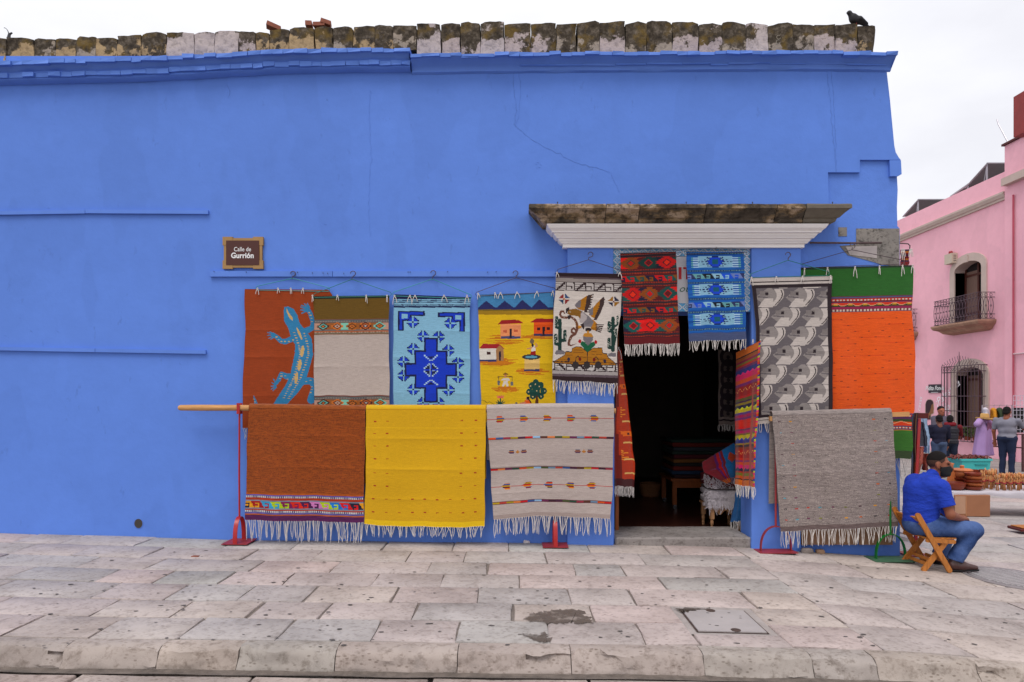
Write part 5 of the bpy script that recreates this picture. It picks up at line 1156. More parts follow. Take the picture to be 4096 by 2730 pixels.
rock(3228, 2212, .13, .07, .055, mat('loose_stone', P(150, 138, 132), .9, .2, 12), 'larger grey loose stone at the wall foot under the grey rug', seed=3)
rock(3280, 2213, .09, .07, .045, mat('loose_stone_tan', P(160, 128, 104), .9, .2, 12), 'smaller tan loose stone at the wall foot under the grey rug', seed=4)
rock(2105, 2172, .075, .06, .035, mat('tissue', P(222, 212, 216), .9, .05, 12), 'crumpled white tissue lying against the foot of the wall', 'tissue', 'litter', .02, 5)
rock(782, 2228, .07, .05, .012, mat('dry_leaf', P(140, 84, 66), .9, .3, 30), 'reddish dry leaf on the paving before the red stand', 'dry_leaf', 'leaf', .008, 6)
# steel hatch and manhole cover let into the paving
x0, x1, y0, y1 = HX0, HX1, HY0+.01, HY1-.01
M_STEEL = mat("dull_steel", (.37, .335, .33), .55, .12, 4, .15, 120, spec=.4)
e = empty('steel_hatch', ((x0+x1)/2, (y0+y1)/2, zg(1.7, -2.4)), 'flat square steel hatch set in the pavement', 'hatch')
def gq(x, y, dz=0): return (x, y, zg(x, y)+dz)
f_ = .03
b = B()
for (a0, a1, c0, c1) in ((x0-.006, x1+.006, y0-.006, y0+.008), (x0-.006, x1+.006, y1-.008, y1+.006), (x0-.006, x0+.008, y0, y1), (x1-.008, x1+.006, y0, y1)):
    b.add([gq(a0, c0, -.004), gq(a1, c0, -.004), gq(a1, c1, -.004), gq(a0, c1, -.004)], [(0, 1, 2, 3)])
b.mk('hatch_frame', mat('rust_dark', (.07, .045, .038), .8, .3, 20), e)
g0 = .009
mk('hatch_lid', [gq(x0+g0, y0+g0, .003), gq(x1-g0, y0+g0, .003), gq(x1-g0, y1-g0, .003), gq(x0+g0, y1-g0, .003), gq(x0+g0, y0+g0, -.03), gq(x1-g0, y0+g0, -.03), gq(x1-g0, y1-g0, -.03), gq(x0+g0, y1-g0, -.03)], [(0, 1, 2, 3), (0, 4, 5, 1), (1, 5, 6, 2), (2, 6, 7, 3), (3, 7, 4, 0)], M_STEEL, e)
for yy in (y0+.035, y1-.035):
    xx = (x0+x1)/2+(.03 if yy < -2.4 else -.02); B().lathe(gq(xx, yy, .0035), [(.034, 0), (.034, .0025), (.02, .0025), (.02, .001)], 16).mk('lift_hole', mat('rust_dark', (.07, .045, .038)), e)
B().add([gq(x0-.06, HY0-.03, -.008), gq(x1+.07, HY0-.03, -.008), gq(x1+.07, -2.19, -.008), gq(x0-.06, -2.19, -.008)], [(0, 1, 2, 3)]).mk('hatch_bed', mat('patch_mortar', (.33, .29, .275), .95, .25, 8, .5), e)
# manhole
mx_, my_ = (4050-2048)*6.75/F, -.70
e = empty('manhole_cover', gq(mx_, my_), 'round cast iron manhole cover with raised studs', 'manhole cover')
M_IRON = mat('cast_iron', (.20, .18, .185), .5, .2, 10, .3, 60, spec=.5)
def disc(r0, r1, z0, z1, n=48):
    v = []; f = []
    for r, z in ((r0, z0), (r1, z1)):
        for k in range(n): a = 2*math.pi*k/n; v.append(gq(mx_+r*math.cos(a), my_+r*math.sin(a), z))
    f = [(k, (k+1) % n, n+(k+1) % n, n+k) for k in range(n)]; return v, f
b = B(); b.add(*disc(.44, .44, -.03, .006)); b.add(*disc(.44, .40, .006, .006)); b.add(*disc(.40, .395, .006, .001)); b.mk('rim', M_IRON, e)
v, f = disc(.385, .38, .002, .005); v.append(gq(mx_, my_, .005)); f += [(48+k, 48+(k+1) % 48, 96) for k in range(48)]; mk('lid', v, f, M_IRON, e)
b = B()
for i in range(-9, 10):
    for j in range(-9, 10):
        q, w_ = i*.04, j*.04+(.02 if i % 2 else 0)
        if math.hypot(q, w_) < .35: z = zg(mx_+q, my_+w_)+.005; b.box(mx_+q-.014, mx_+q+.014, my_+w_-.011, my_+w_+.011, z, z+.007)
b.mk('studs', mat('worn_iron', (.36, .34, .345), .4, .15, 10, .2), e, kind='stuff')
# chewed-gum spots and grime on the stones
b = B()
rs = random.Random(12)
for k in range(260):
    py = 1590+rs.uniform(0, 1)**.7*400+640 if False else rs.uniform(2200, 2590); px = rs.uniform(0, 4096)
    d = 1.63*F/(py-1590)
    for _ in range(3): d = (H-zg((px-2048)*d/F, d-D0))*F/(py-1590)
    x, y = (px-2048)*d/F, d-D0
    if y > -.3 or (x > 4 and y > -.9): continue
    r = rs.uniform(.006, .02); n = 7; b.add([gq(x+r*rs.uniform(.7, 1.5)*math.cos(q*6.283/n), y+r*rs.uniform(.5, .9)*math.sin(q*6.283/n), .0035) for q in range(n)], [tuple(range(n))])
b.mk('gum_spots', mat('gum', (.10, .088, .085), .9, .3, 9, 0), None, kind='stuff', label='dark trodden gum spots scattered over the paving', cat='gum')

# ------------------------------------------------------------------ dim shop interior
rm = empty('shop_room', (1.6, 3, 0), kind='structure')
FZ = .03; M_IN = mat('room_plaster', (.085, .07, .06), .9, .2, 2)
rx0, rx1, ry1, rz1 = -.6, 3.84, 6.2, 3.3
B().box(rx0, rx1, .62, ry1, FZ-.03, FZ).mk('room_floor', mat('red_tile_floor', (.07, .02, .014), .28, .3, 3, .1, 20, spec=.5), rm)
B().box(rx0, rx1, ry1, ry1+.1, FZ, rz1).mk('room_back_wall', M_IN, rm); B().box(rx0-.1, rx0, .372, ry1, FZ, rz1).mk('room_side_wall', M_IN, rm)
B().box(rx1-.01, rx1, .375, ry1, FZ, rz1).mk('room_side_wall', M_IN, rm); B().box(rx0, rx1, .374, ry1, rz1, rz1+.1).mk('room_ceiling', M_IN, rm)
M_DOORW = mat('door_wood', P(150, 78, 34), .5, .3, 5, .2, stretch=(9, 9, 1.2))
x = W(2460, 0, .40).x
de = empty('door_post', (x+.02, .42, FZ), 'brown wooden post of the doorway frame beside the red orange rug', 'door post')
rbox('post', x, x+.04, .375, .50, FZ+.002, 2.55, M_DOORW, de, .004)
# table with a stack of folded rugs
te = empty('display_table', (2.85, 2.55, FZ), 'low brown wooden table on casters in the dark shop', 'table')
tx0, tx1, ty0, ty1 = W(2690, 0, 2.27).x, 3.45, 2.25, 3.05
rbox('table_top', tx0-.03, tx1, ty0-.03, ty1, .44, .475, M_DOORW, te, .004); rbox('apron', tx0+.005, tx1-.02, ty0, ty0+.025, .345, .439, M_DOORW, te, .003)
for (x, y) in ((tx0+.035, ty0+.06), (tx1-.06, ty0+.06), (tx0+.035, ty1-.06), (tx1-.06, ty1-.06)):
    rbox('leg', x-.03, x+.03, y-.03, y+.03, .10, .438, M_DOORW, te, .003); cs_ = B().lathe((x+.01, y-.012, .065), [(.03, 0), (.034, .008), (.034, .018), (.03, .025)], 16, 'y').mk('caster', mat('caster_steel', (.5, .5, .52), .25, .1, 5, 0, metal=1), te)
cols_ = [(60, 34, 40), (40, 60, 90), (120, 40, 34), (46, 44, 44), (130, 84, 40), (90, 30, 40), (44, 58, 52), (60, 66, 74), (110, 36, 30), (34, 56, 50)]
names_ = ['plum', 'blue grey', 'brick red', 'charcoal', 'ochre', 'wine red', 'sage', 'slate', 'rust red', 'bottle green']
z = .478
for k, c in enumerate(cols_):
    h = .05+.006*(k % 3); ox = random.uniform(-.03, .03)
    e = rbox('folded_rug', tx0+.0+ox, tx1-.08+ox, ty0+.02, ty1-.06, z, z+h-.002, mat('folded_wool_%d' % k, P(*c), .95, .25, 3, .5, 90, stretch=(1, 1, 8)), None, .018, .006, 2, seg=2, smooth=60,
        label='%s folded rug in the stack on the dark table%s' % (names_[k], ', bottom of the pile' if k == 0 else ''), cat='rug', group='folded rugs stacked on the table'); z += h
# carved stool with shaggy white rugs
M_PINE = mat('pine', P(188, 138, 96), .55, .25, 5, .2, stretch=(9, 9, 1.4))
sx0, sx1, sy0, sy1 = W(2842, 0, .75).x, W(2962, 0, .75).x, .74, 1.15
e = empty('carved_bench', ((sx0+sx1)/2, .95, FZ), 'small pine bench with turned legs and scalloped apron inside the doorway', 'bench')
zt = .315
rbox('bench_top', sx0-.02, sx1+.02, sy0-.015, sy1+.015, zt, zt+.025, M_PINE, e, .004)
for (x, y) in ((sx0+.02, sy0+.02), (sx1-.02, sy0+.02), (sx0+.02, sy1-.02), (sx1-.02, sy1-.02)):
    rbox('leg', x-.024, x+.024, y-.024, y+.024, FZ+.14, zt-.001, M_PINE, e, .003)
    B().lathe((x, y, FZ+.001), [(.016, 0), (.02, .01), (.014, .02), (.02, .03), (.02, .045), (.013, .055), (.019, .075), (.023, .10), (.016, .125), (.024, .138)], 14).mk('turned_foot', M_PINE, e, smooth=40)
ap = [(sx0+.044, zt-.001)]+[(sx0+.044+(sx1-sx0-.088)*t, zt-.055-.028*math.sin(t*math.pi*2)**2+.012*math.cos(t*12)) for t in [i/16 for i in range(17)]]+[(sx1-.044, zt-.001)]
B().prism(ap[::-1], sy0+.008, sy0+.026).mk('apron', M_PINE, e)
M_SHAG = mat('shag_wool', P(206, 196, 200), .95, .2, 30, .3)
def shag(z0, z1, label, m, seed, n=420, hang=0, dark=None):
    rs = random.Random(seed); e = empty('shaggy_rug', ((sx0+sx1)/2, .93, z0), label, 'rug', 'shaggy rugs piled on the bench')
    rbox('folded_body', sx0-.02, sx1+.01, sy0-.01, sy1, z0+.002, z1-.002, dark or m, e, .02, .006, 2, smooth=60); b = B()
    for k in range(n):
        x = rs.uniform(sx0-.03, sx1+.02); zz = rs.uniform(z0, z1); y = sy0-.012; 
        if rs.random() < .25: x = sx0-.022; y = rs.uniform(sy0, sy0+.2)
        l = rs.uniform(.03, .06); b.tube([(x, y, zz), (x+rs.gauss(0, .012), y-.018, zz-l*.3), (x+rs.gauss(0, .022), y-.02, zz-l*(1 if zz > z0+.03 or hang else .5))], [.0045, .004, .003], 4)
    for k in range(hang): x = rs.uniform(sx0-.035, sx1); l = rs.uniform(.08, .13); l = l if x < sx0+.02 or rs.random() < .3 else .05; b.tube([(x, sy0-.03, z0+.02), (x+rs.gauss(0, .01), sy0-.035, z0-l*.5), (x+rs.gauss(0, .015), sy0-.034, z0-l)], .004, 4)
    b.mk('shag', m, e, kind='stuff')
shag(zt+.025, zt+.12, 'lowest white shaggy rug folded on the carved bench', M_SHAG, 1, 420, 26); shag(zt+.12, zt+.20, 'middle white shaggy rug folded on the carved bench', M_SHAG, 2, 360)
e_ = rbox('grey_folded_rug', sx0-.01, sx1+.02, sy0-.005, sy1, zt+.202, zt+.238, mat('grey_fold', P(110, 100, 98), .95, .25, 8), None, .012, .004, 2, smooth=60, label='thin brown grey folded rug between the shaggy rugs', cat='rug')
shag(zt+.24, zt+.38, 'red and white shaggy rug on top of the bench pile', M_SHAG, 3, 170, dark=mat('dark_red_wool', P(110, 24, 34), .95, .2, 9))
# thrown red-blue rug on the pile, hanging blue cloth, tapestry, basket
def p_throw(p):
    for k, (u, c) in enumerate(((.0, (120, 30, 40)), (.35, (90, 30, 90)), (.42, (170, 40, 40)), (.5, (60, 60, 130)), (.55, (130, 30, 40)), (.62, (40, 110, 170)))): p.m(p.u > u, c)
    p.m((np.abs(p.u-.8)+np.abs(p.t-.3)*.8 < .12), (190, 70, 40)); p.m((p.t > .86) & (((p.u*8) % 1) < .5), (200, 110, 40))
rug('thrown_rug', 'red and blue rug thrown slanting over the bench pile', [(2808, 1850), (2815, 1890), (2905, 1935)], [(2935, 1772), (2960, 1830), (2940, 1925)], (.62, .72), p_throw, (120, 30, 40), seed=31, ripple=.012, group='rugs inside the shop')
rug('hanging_blue_cloth', 'blue cloth with white fringe hanging beside the bench in the doorway', [(2946, 1960), (2932, 2040), (2922, 2088)], [(2968, 1960), (2966, 2040), (2962, 2086)], (.5, .42), None, (44, 90, 140), fringe=True, fr_n=10, fr_len=40, seed=32, ripple=.01, group='rugs inside the shop')
def p_curl(p):
    dk = (40, 30, 36); p.m((p.u > .12), (96, 84, 80))
    for k in range(6):
        cy = .1+k*.15; r = np.hypot((p.u-.45), (p.t-cy)*3); p.m((np.abs(r-.3) < .08) & (p.u < .75), dk); p.m(r < .08, dk)
    p.m((p.u > .7), dk); p.m(p.t > .9, (130, 116, 110)); p.m(np.abs(p.t-.94) < .012, dk)
rug('dark_tapestry', 'dim cream tapestry with dark scrolls hanging inside the shop', [(2874, 1400), (2874, 1700)], [(2960, 1400), (2960, 1702)], 1.2, p_curl, (120, 108, 102), fringe=True, fr_n=18, fr_len=28, seed=33, group='rugs inside the shop')
bx = W(2602, 0, 3.6); B().lathe((bx.x, 3.6, FZ), [(.14, 0), (.17, .05), (.185, .15), (.19, .21), (.175, .215), (.165, .06), (.02, .05)], 24).mk('basket', mat('wicker', P(140, 92, 60), .8, .3, 30, .6, 60), None, smooth=40, label='round wicker basket on the dark shop floor', cat='basket')
# ------------------------------------------------------------------ smooth bodies from blended volumes
def blend_mesh(prims, h, k=.03, cuts=(), wr=None, inter=None):
    """prims: ('c', a, b, r0, r1) tapered limb, ('e', centre, radii) ellipsoid; cuts: (normal, d) keep n.p > d. Returns verts, quads (surface nets)"""
    lo = np.full(3, 1e9); hi = -lo
    for p in prims:
        if p[0] == 'c':
            r = max(p[3], p[4]); a, b = np.array(p[1]), np.array(p[2]); lo = np.minimum(lo, np.minimum(a, b)-r); hi = np.maximum(hi, np.maximum(a, b)+r)
        else: c, r = np.array(p[1]), np.array(p[2]); lo = np.minimum(lo, c-r); hi = np.maximum(hi, c+r)
    lo -= 3*h+k*.3; hi += 3*h+k*.3; n = np.ceil((hi-lo)/h).astype(int)+1
    ax = [lo[i]+h*np.arange(n[i]) for i in range(3)]; X, Y, Z = np.meshgrid(*ax, indexing='ij'); d = np.full(X.shape, 1e3)
    for p in prims:
        if p[0] == 'c': R = max(p[3], p[4]); a, b = np.array(p[1]), np.array(p[2]); bl, bh = np.minimum(a, b)-R, np.maximum(a, b)+R
        else: bl, bh = np.array(p[1])-np.array(p[2]), np.array(p[1])+np.array(p[2])
        m = k*1.3+3*h; i0 = np.maximum(0, ((bl-m-lo)/h).astype(int)); i1 = np.minimum(n, ((bh+m-lo)/h).astype(int)+2)
        s = tuple(slice(i0[q], i1[q]) for q in range(3)); x, y, z = X[s], Y[s], Z[s]
        if p[0] == 'c':
            v = b-a; L = v.dot(v) or 1e-9; t = np.clip(((x-a[0])*v[0]+(y-a[1])*v[1]+(z-a[2])*v[2])/L, 0, 1)
            q = np.sqrt((x-a[0]-t*v[0])**2+(y-a[1]-t*v[1])**2+(z-a[2]-t*v[2])**2)-(p[3]+(p[4]-p[3])*t)
        else:
            c, r = p[1], p[2]; f = np.sqrt(((x-c[0])/r[0])**2+((y-c[1])/r[1])**2+((z-c[2])/r[2])**2)
            g = np.sqrt(((x-c[0])/r[0]**2)**2+((y-c[1])/r[1]**2)**2+((z-c[2])/r[2]**2)**2); q = f*(f-1)/np.maximum(g, 1e-6)
        e = d[s]; hh = np.clip(.5+.5*(e-q)/k, 0, 1); d[s] = e*(1-hh)+q*hh-k*hh*(1-hh)
    if wr is not None: d += wr(X, Y, Z)
    for (nn, dd) in cuts: d = np.maximum(d, dd-(X*nn[0]+Y*nn[1]+Z*nn[2]))
    if inter is not None: d = np.maximum(d, inter(X, Y, Z))
    S = d < 0; c8 = [S[i:n[0]-1+i, j:n[1]-1+j, q:n[2]-1+q] for i in (0, 1) for j in (0, 1) for q in (0, 1)]
    cnt = sum(c.astype(np.int8) for c in c8); act = (cnt > 0) & (cnt < 8); idx = np.full(act.shape, -1); ii = np.argwhere(act); idx[act] = np.arange(len(ii))
    acc = np.zeros((len(ii), 3)); num = np.zeros(len(ii))
    for a0 in range(3):
        o1, o2 = [q for q in range(3) if q != a0]
        for i in (0, 1):
            for j in (0, 1):
                p0 = ii.copy(); p0[:, o1] += i; p0[:, o2] += j; p1 = p0.copy(); p1[:, a0] += 1
                d0, d1 = d[tuple(p0.T)], d[tuple(p1.T)]; cr = (d0 < 0) != (d1 < 0); t = np.where(cr, d0/np.where(cr, d0-d1, 1), 0)
                pos = p0.astype(float); pos[:, a0] += t; acc[cr] += pos[cr]; num[cr] += 1
    V = lo+h*acc/np.maximum(num, 1)[:, None]; Fs = []
    for a0 in range(3):
        o1, o2 = (a0+1) % 3, (a0+2) % 3; sl0 = [slice(None)]*3; sl1 = [slice(None)]*3; sl0[a0] = slice(0, -1); sl1[a0] = slice(1, None)
        A, Bq = S[tuple(sl0)], S[tuple(sl1)]; e = np.argwhere(A != Bq); e = e[(e[:, o1] > 0) & (e[:, o2] > 0) & (e[:, o1] < n[o1]-1) & (e[:, o2] < n[o2]-1)]
        q = []
        for (i, j) in ((1, 1), (0, 1), (0, 0), (1, 0)):
            c = e.copy(); c[:, o1] -= i; c[:, o2] -= j; q.append(idx[tuple(c.T)])
        q = np.stack(q, 1); fl = A[tuple(e.T)]; q[~fl] = q[~fl][:, ::-1]; Fs.append(q)
    Fq = np.concatenate(Fs); Fq = Fq[(Fq >= 0).all(1)]
    return V, Fq
class Frame:
    def __init__(s, o, yaw=0, sc=1.0): s.o = np.array(o, float); s.c, s.s, s.k = math.cos(yaw), math.sin(yaw), sc
    def __call__(s, v):
        v = np.atleast_2d(np.asarray(v, float))*s.k; return np.stack([v[:, 0]*s.c-v[:, 1]*s.s, v[:, 0]*s.s+v[:, 1]*s.c, v[:, 2]], 1)+s.o
def soft(name, fr, prims, h, m, parent, k=.03, **kw):
    V, Fq = blend_mesh(prims, h, k, **kw); return mk(name, fr(V), Fq, m, parent, smooth=True)
def fmk(b, name, fr, m, parent, smooth=False): return mk(name, fr(np.array(b.v)), b.f, m, parent, smooth=smooth)
def wrinkle(a, f, seed=0):
    return lambda X, Y, Z: a*(np.sin(X*f*.7+Z*f+seed+2*np.sin(Y*f*.4))*.6+np.sin(Y*f*1.1-Z*f*.6+X*f*.3+seed*2)*.4)
def skin_mat(name, c): return mat(name, P(*c), .55, .12, 12, .15, 150, .002, spec=.35)
M_SKIN = skin_mat('skin_brown', (140, 82, 58)); M_SKIN2 = skin_mat('skin_tan', (150, 88, 62)); M_HAIR = mat('black_hair', (.010, .008, .008), .85, .3, 60, .3, 200, .003, spec=.12)
M_POLO = mat('royal_blue_cotton', P(30, 62, 180), .9, .14, 8, .75, 11, .03, stretch=(1, 1.2, 1.9)); M_MASK = mat('black_cloth', (.012, .012, .014), .9, .2, 20, .2, 200, .001)
def denim(name, c, c2):
    m, nt, b, vec, rnd = base_nodes(name, .9, .15); cc = ramp(nt, noise_n(nt, vec, 5, 4), (.35, c), (.65, c2)); cc = mixc(nt, 1, cc, ramp(nt, noise_n(nt, vec, 220, 2, .5, (1, 1, .5)), (.3, .85), (.7, 1.15)), 'MULTIPLY')
    nt.links.new(cc, b.inputs['Base Color']); bumpn(nt, b, noise_n(nt, vec, 300, 2), .2, .001, bumpn(nt, b, noise_n(nt, vec, 12, 4, .6, (1.6, 1, 1)), .7, .025)); return m
M_DENIM = denim('denim', P(46, 70, 120), P(84, 108, 160)); M_SHOE = mat('brown_leather', P(74, 44, 40), .35, .25, 10, .2, 60, .002, spec=.5)
def head_prims(c, yaw=0, s=1.0):
    R = lambda p: (c[0]+s*(p[0]*math.cos(yaw)-p[1]*math.sin(yaw)), c[1]+s*(p[0]*math.sin(yaw)+p[1]*math.cos(yaw)), c[2]+s*p[2])
    sk = [('e', R((-.018, 0, .04)), (.100*s, .079*s, .092*s)), ('e', R((.028, 0, -.035)), (.066*s, .062*s, .098*s)), ('e', R((.052, 0, -.098)), (.036*s, .042*s, .03*s)), ('c', R((-.02, 0, -.05)), R((-.055, 0, -.17)), .058*s, .064*s)]
    det = [('c', R((.090, 0, .002)), R((.109, 0, -.028)), .011*s, .016*s), ('e', R((.078, .03, .024)), (.018*s, .028*s, .011*s)), ('e', R((.078, -.03, .024)), (.018*s, .028*s, .011*s)), ('e', R((.085, 0, -.068)), (.014*s, .026*s, .009*s))]
    for q in (-1, 1): det += [('e', R((-.006, q*.079, -.008)), (.021*s, .013*s, .034*s))]
    return sk, det, R
def hand_prims(wr, d, side, s=1.0, curl=.5):
    """palm and five bent fingers leaving wrist wr in direction d"""
    d = Vector(d).normalized(); up = Vector((0, 0, 1)); lat = d.cross(up).normalized()*side; up = lat.cross(d)*side; wr = Vector(wr); P_ = []
    pc = wr+d*.05*s
    P_.append(('c', tuple(wr), tuple(pc+d*.025*s), .024*s, .033*s))
    for i, (o, l) in enumerate(((-.028, .062), (-.010, .072), (.009, .068), (.027, .052))):
        a = wr+d*.088*s+lat*o*s; b = a+(d*math.cos(curl*.6)-up*math.sin(curl*.6))*l*.55*s; c = b+(d*math.cos(curl*1.8)-up*math.sin(curl*1.8))*l*.5*s
        P_ += [('c', tuple(wr+d*.05*s+lat*o*.8*s), tuple(a), .011*s, .0095*s), ('c', tuple(a), tuple(b), .0095*s, .0085*s), ('c', tuple(b), tuple(c), .0085*s, .0075*s)]
    a = wr+d*.03*s-lat*.028*s; b = a+(d*.7-lat*.7)*.035*s; c = b+(d*.95-lat*.2-up*.2)*.03*s
    P_ += [('c', tuple(a), tuple(b), .012*s, .010*s), ('c', tuple(b), tuple(c), .010*s, .008*s)]
    return P_

# ------------------------------------------------------------------ the seated vendor and his folding chair
MX, MY = 4.21, -.42; fr = Frame((MX, MY, zg(4.35, -.42)), math.radians(1)); h = .0075
man = empty('person', (MX, MY, zg(4.3, -.42)), 'person in royal blue polo shirt, jeans and black face mask sitting on a folding chair', 'person')
HC = (.185, 0, 1.06); hs, hd, RH = head_prims(HC, math.radians(-34), 1.0)
hipR, hipL, knR, knL, anR, anL = (.02, -.10, .44), (.02, .10, .44), (.44, -.145, .41), (.425, .175, .425), (.265, -.13, .11), (.31, .16, .11)
shR, shL, elR, elL, wrR, wrL = (.075, -.185, .845), (.075, .185, .845), (.135, -.255, .585), (.14, .255, .60), (.325, -.13, .525), (.345, .10, .53)
torso = [('e', (-.015, 0, .50), (.150, .185, .14)), ('e', (.0, 0, .62), (.165, .185, .16)), ('e', (.0, 0, .75), (.155, .195, .15)), ('e', (-.015, 0, .82), (.125, .185, .11)), ('c', (.03, -.11, .875), (.03, .11, .875), .075, .075), ('c', (.03, 0, .87), (.115, 0, .955), .075, .062)]
arms = lambda g: [('c', shR, elR, .062+g, .047+g), ('c', shL, elL, .062+g, .047+g)]
fore = [('c', elR, wrR, .047, .030), ('c', elL, wrL, .047, .030)]
legs = lambda g: [('c', hipR, knR, .098+g, .072+g), ('c', hipL, knL, .098+g, .072+g), ('c', knR, anR, .068+g, .046+g), ('c', knL, anL, .068+g, .046+g)]
soft('body', fr, hs+hd+[(q[0], q[1], tuple(x*.93 for x in q[2])) if q[0] == 'e' else q[:3]+(q[3]*.93, q[4]*.93) for q in torso]+arms(-.006)+fore+legs(-.008)+hand_prims(wrR, (.75, .55, -.12), 1, .95, .7)+hand_prims(wrL, (.8, -.55, -.2), -1, .95, .6), h*.8, M_SKIN, man, .018)
sleeveR = Vector(elR)-Vector(shR); 
def sleeve_cut(X, Y, Z):
    """ends the short sleeves above the elbows"""
    out = np.full(X.shape, -1.0)
    for sh, el in ((shR, elR), (shL, elL)):
        v = Vector(el)-Vector(sh); L = v.length; v = v/L; t = (X-sh[0])*v.x+(Y-sh[1])*v.y+(Z-sh[2])*v.z; side = 1 if sh[1] > 0 else -1
        near = (Y*side > .19) & (Z < .80); out = np.where(near, np.maximum(out, t-L*.70), out)
    return np.maximum(out, .41-Z+.12*(X+.0))
soft('polo_shirt', fr, torso+[('c', shR, elR, .078, .074), ('c', shL, elL, .078, .074), ('c', (.0, -.15, .87), shR, .07, .078), ('c', (.0, .15, .87), shL, .07, .078)], h*.8, M_POLO, man, .05, wr=(lambda X, Y, Z: .0045*np.maximum(0, np.sin(48*(Z*1.0-.35*X)+2.5*np.sin(Y*7+X*5)))**2*np.clip(1.5-np.abs(Z-.56)*6, .0, 1)+.0045*np.maximum(0, np.sin(34*(Z*.55+X*.9)+Y*9))**3*np.clip((Z-.60)*5, 0, 1)), inter=sleeve_cut)
# collar
b = B(); n = 22; v = []; f = []
for i in range(n+1):
    a = math.radians(35+290*i/n)
    for (r, z, dx) in ((.076, .905, .0), (.070, .965, .010), (.082, .950, .008), (.098, .905, .004)): v.append((.092+dx+r*math.cos(a)*1.02, r*1.05*math.sin(a), z+.018*math.cos(a)*-1+.0*i))
for i in range(n):
    for j in range(3): q = i*4+j; f.append((q, q+4, q+5, q+1))
mk('collar', fr(np.array(v)), f, M_POLO, man, smooth=True)
soft('jeans', fr, [('e', (-.015, 0, .45), (.155, .19, .12)), ('c', hipR, knR, .108, .084), ('c', hipL, knL, .108, .084), ('c', knR, (anR[0]-.01, anR[1], anR[2]), .080, .072), ('c', knL, (anL[0]-.01, anL[1], anL[2]), .080, .072)], h*.9, M_DENIM, man, .035, wr=wrinkle(.004, 30, 2), cuts=[((.3, 0, .95), .175)])
for s, an, yw in ((0, anR, -.05), (1, anL, .1)):
    q = Vector((math.cos(yw), math.sin(yw), 0)); A = Vector(an); heel = Vector((A.x-.035, A.y, .05)); toe = heel+q*.235+Vector((0, 0, -.018))
    soft('shoe', fr, [('c', tuple(heel), tuple(heel+q*.10), .043, .045), ('c', tuple(heel+q*.10), tuple(toe), .044, .024), ('c', tuple(heel+Vector((.01, 0, .02))), tuple(A+Vector((-.005, 0, .02))), .042, .045)], h*.75, M_SHOE, man, .03, cuts=[((0, 0, 1), .012)])
    soft('shoe_sole', fr, [('c', tuple(heel-Vector((.005, 0, .03))), tuple(toe+Vector((.004, 0, -.014))), .045, .030)], h*.8, M_MASK, man, .02, cuts=[((0, 0, 1), .0), ((0, 0, -1), -.016)])
# hair, mask, eyes
ch, sh_ = math.cos(math.radians(-34)), math.sin(math.radians(-34))
def loc(X, Y, Z): x, y, z = X-HC[0], Y-HC[1], Z-HC[2]; return x*ch+y*sh_, -x*sh_+y*ch, z
def hair_cut(X, Y, Z):
    x, y, z = loc(X, Y, Z); return np.maximum(.026-(-.61*x+.79*z), np.where(np.abs(y) > .05, .045-z, -1.0))
soft('hair', fr, [('e', RH((-.018, 0, .042)), (.1025, .081, .098))], h*.7, M_HAIR, man, .02, inter=hair_cut)
def fade_cut(X, Y, Z):
    x, y, z = loc(X, Y, Z); return np.maximum(.0-(-.40*x+.92*z-.002), x-.052)
soft('shaved_sides', fr, [('e', RH((-.018, 0, .0405)), (.1012, .0802, .0935))], h*.7, mat('shaved_hair', P(72, 48, 40), .9, .3, 60, .2, 200), man, .02, inter=fade_cut)
def mask_cut(X, Y, Z):
    x, y, z = loc(X, Y, Z); return np.maximum.reduce([.012-x, z-(-.016+.12*(x-.06)), -.118-z])
soft('face_mask', fr, [('e', RH((.028, 0, -.04)), (.075, .070, .098)), ('e', RH((.055, 0, -.095)), (.043, .05, .036)), ('c', RH((.086, 0, -.02)), RH((.098, 0, -.045)), .016, .020)], h*.65, M_MASK, man, .03, inter=mask_cut)
for s in (-1, 1):
    b = B().tube([RH((.03, s*.066, -.03)), RH((.01, s*.081, -.012)), RH((-.015, s*.088, .012))], .0028, 5).tube([RH((.03, s*.066, -.08)), RH((.005, s*.078, -.05)), RH((-.018, s*.086, -.025))], .0028, 5); fmk(b, 'ear_loop', fr, M_MASK, man)
    b = B().lathe((0, 0, 0), [(.002, -.009), (.009, -.005), (.011, 0), (.009, .005), (.002, .009)], 10); c = RH((.083, s*.031, .004)); b.v = [(c[0]+q[0], c[1]+q[1], c[2]+q[2]*.6) for q in b.v]; fmk(b, 'eye', fr, M_HAIR, man)
    b = B().tube([RH((.094, s*.014, .026)), RH((.092, s*.034, .033)), RH((.078, s*.055, .024))], [.004, .005, .003], 6); fmk(b, 'eyebrow', fr, M_HAIR, man)
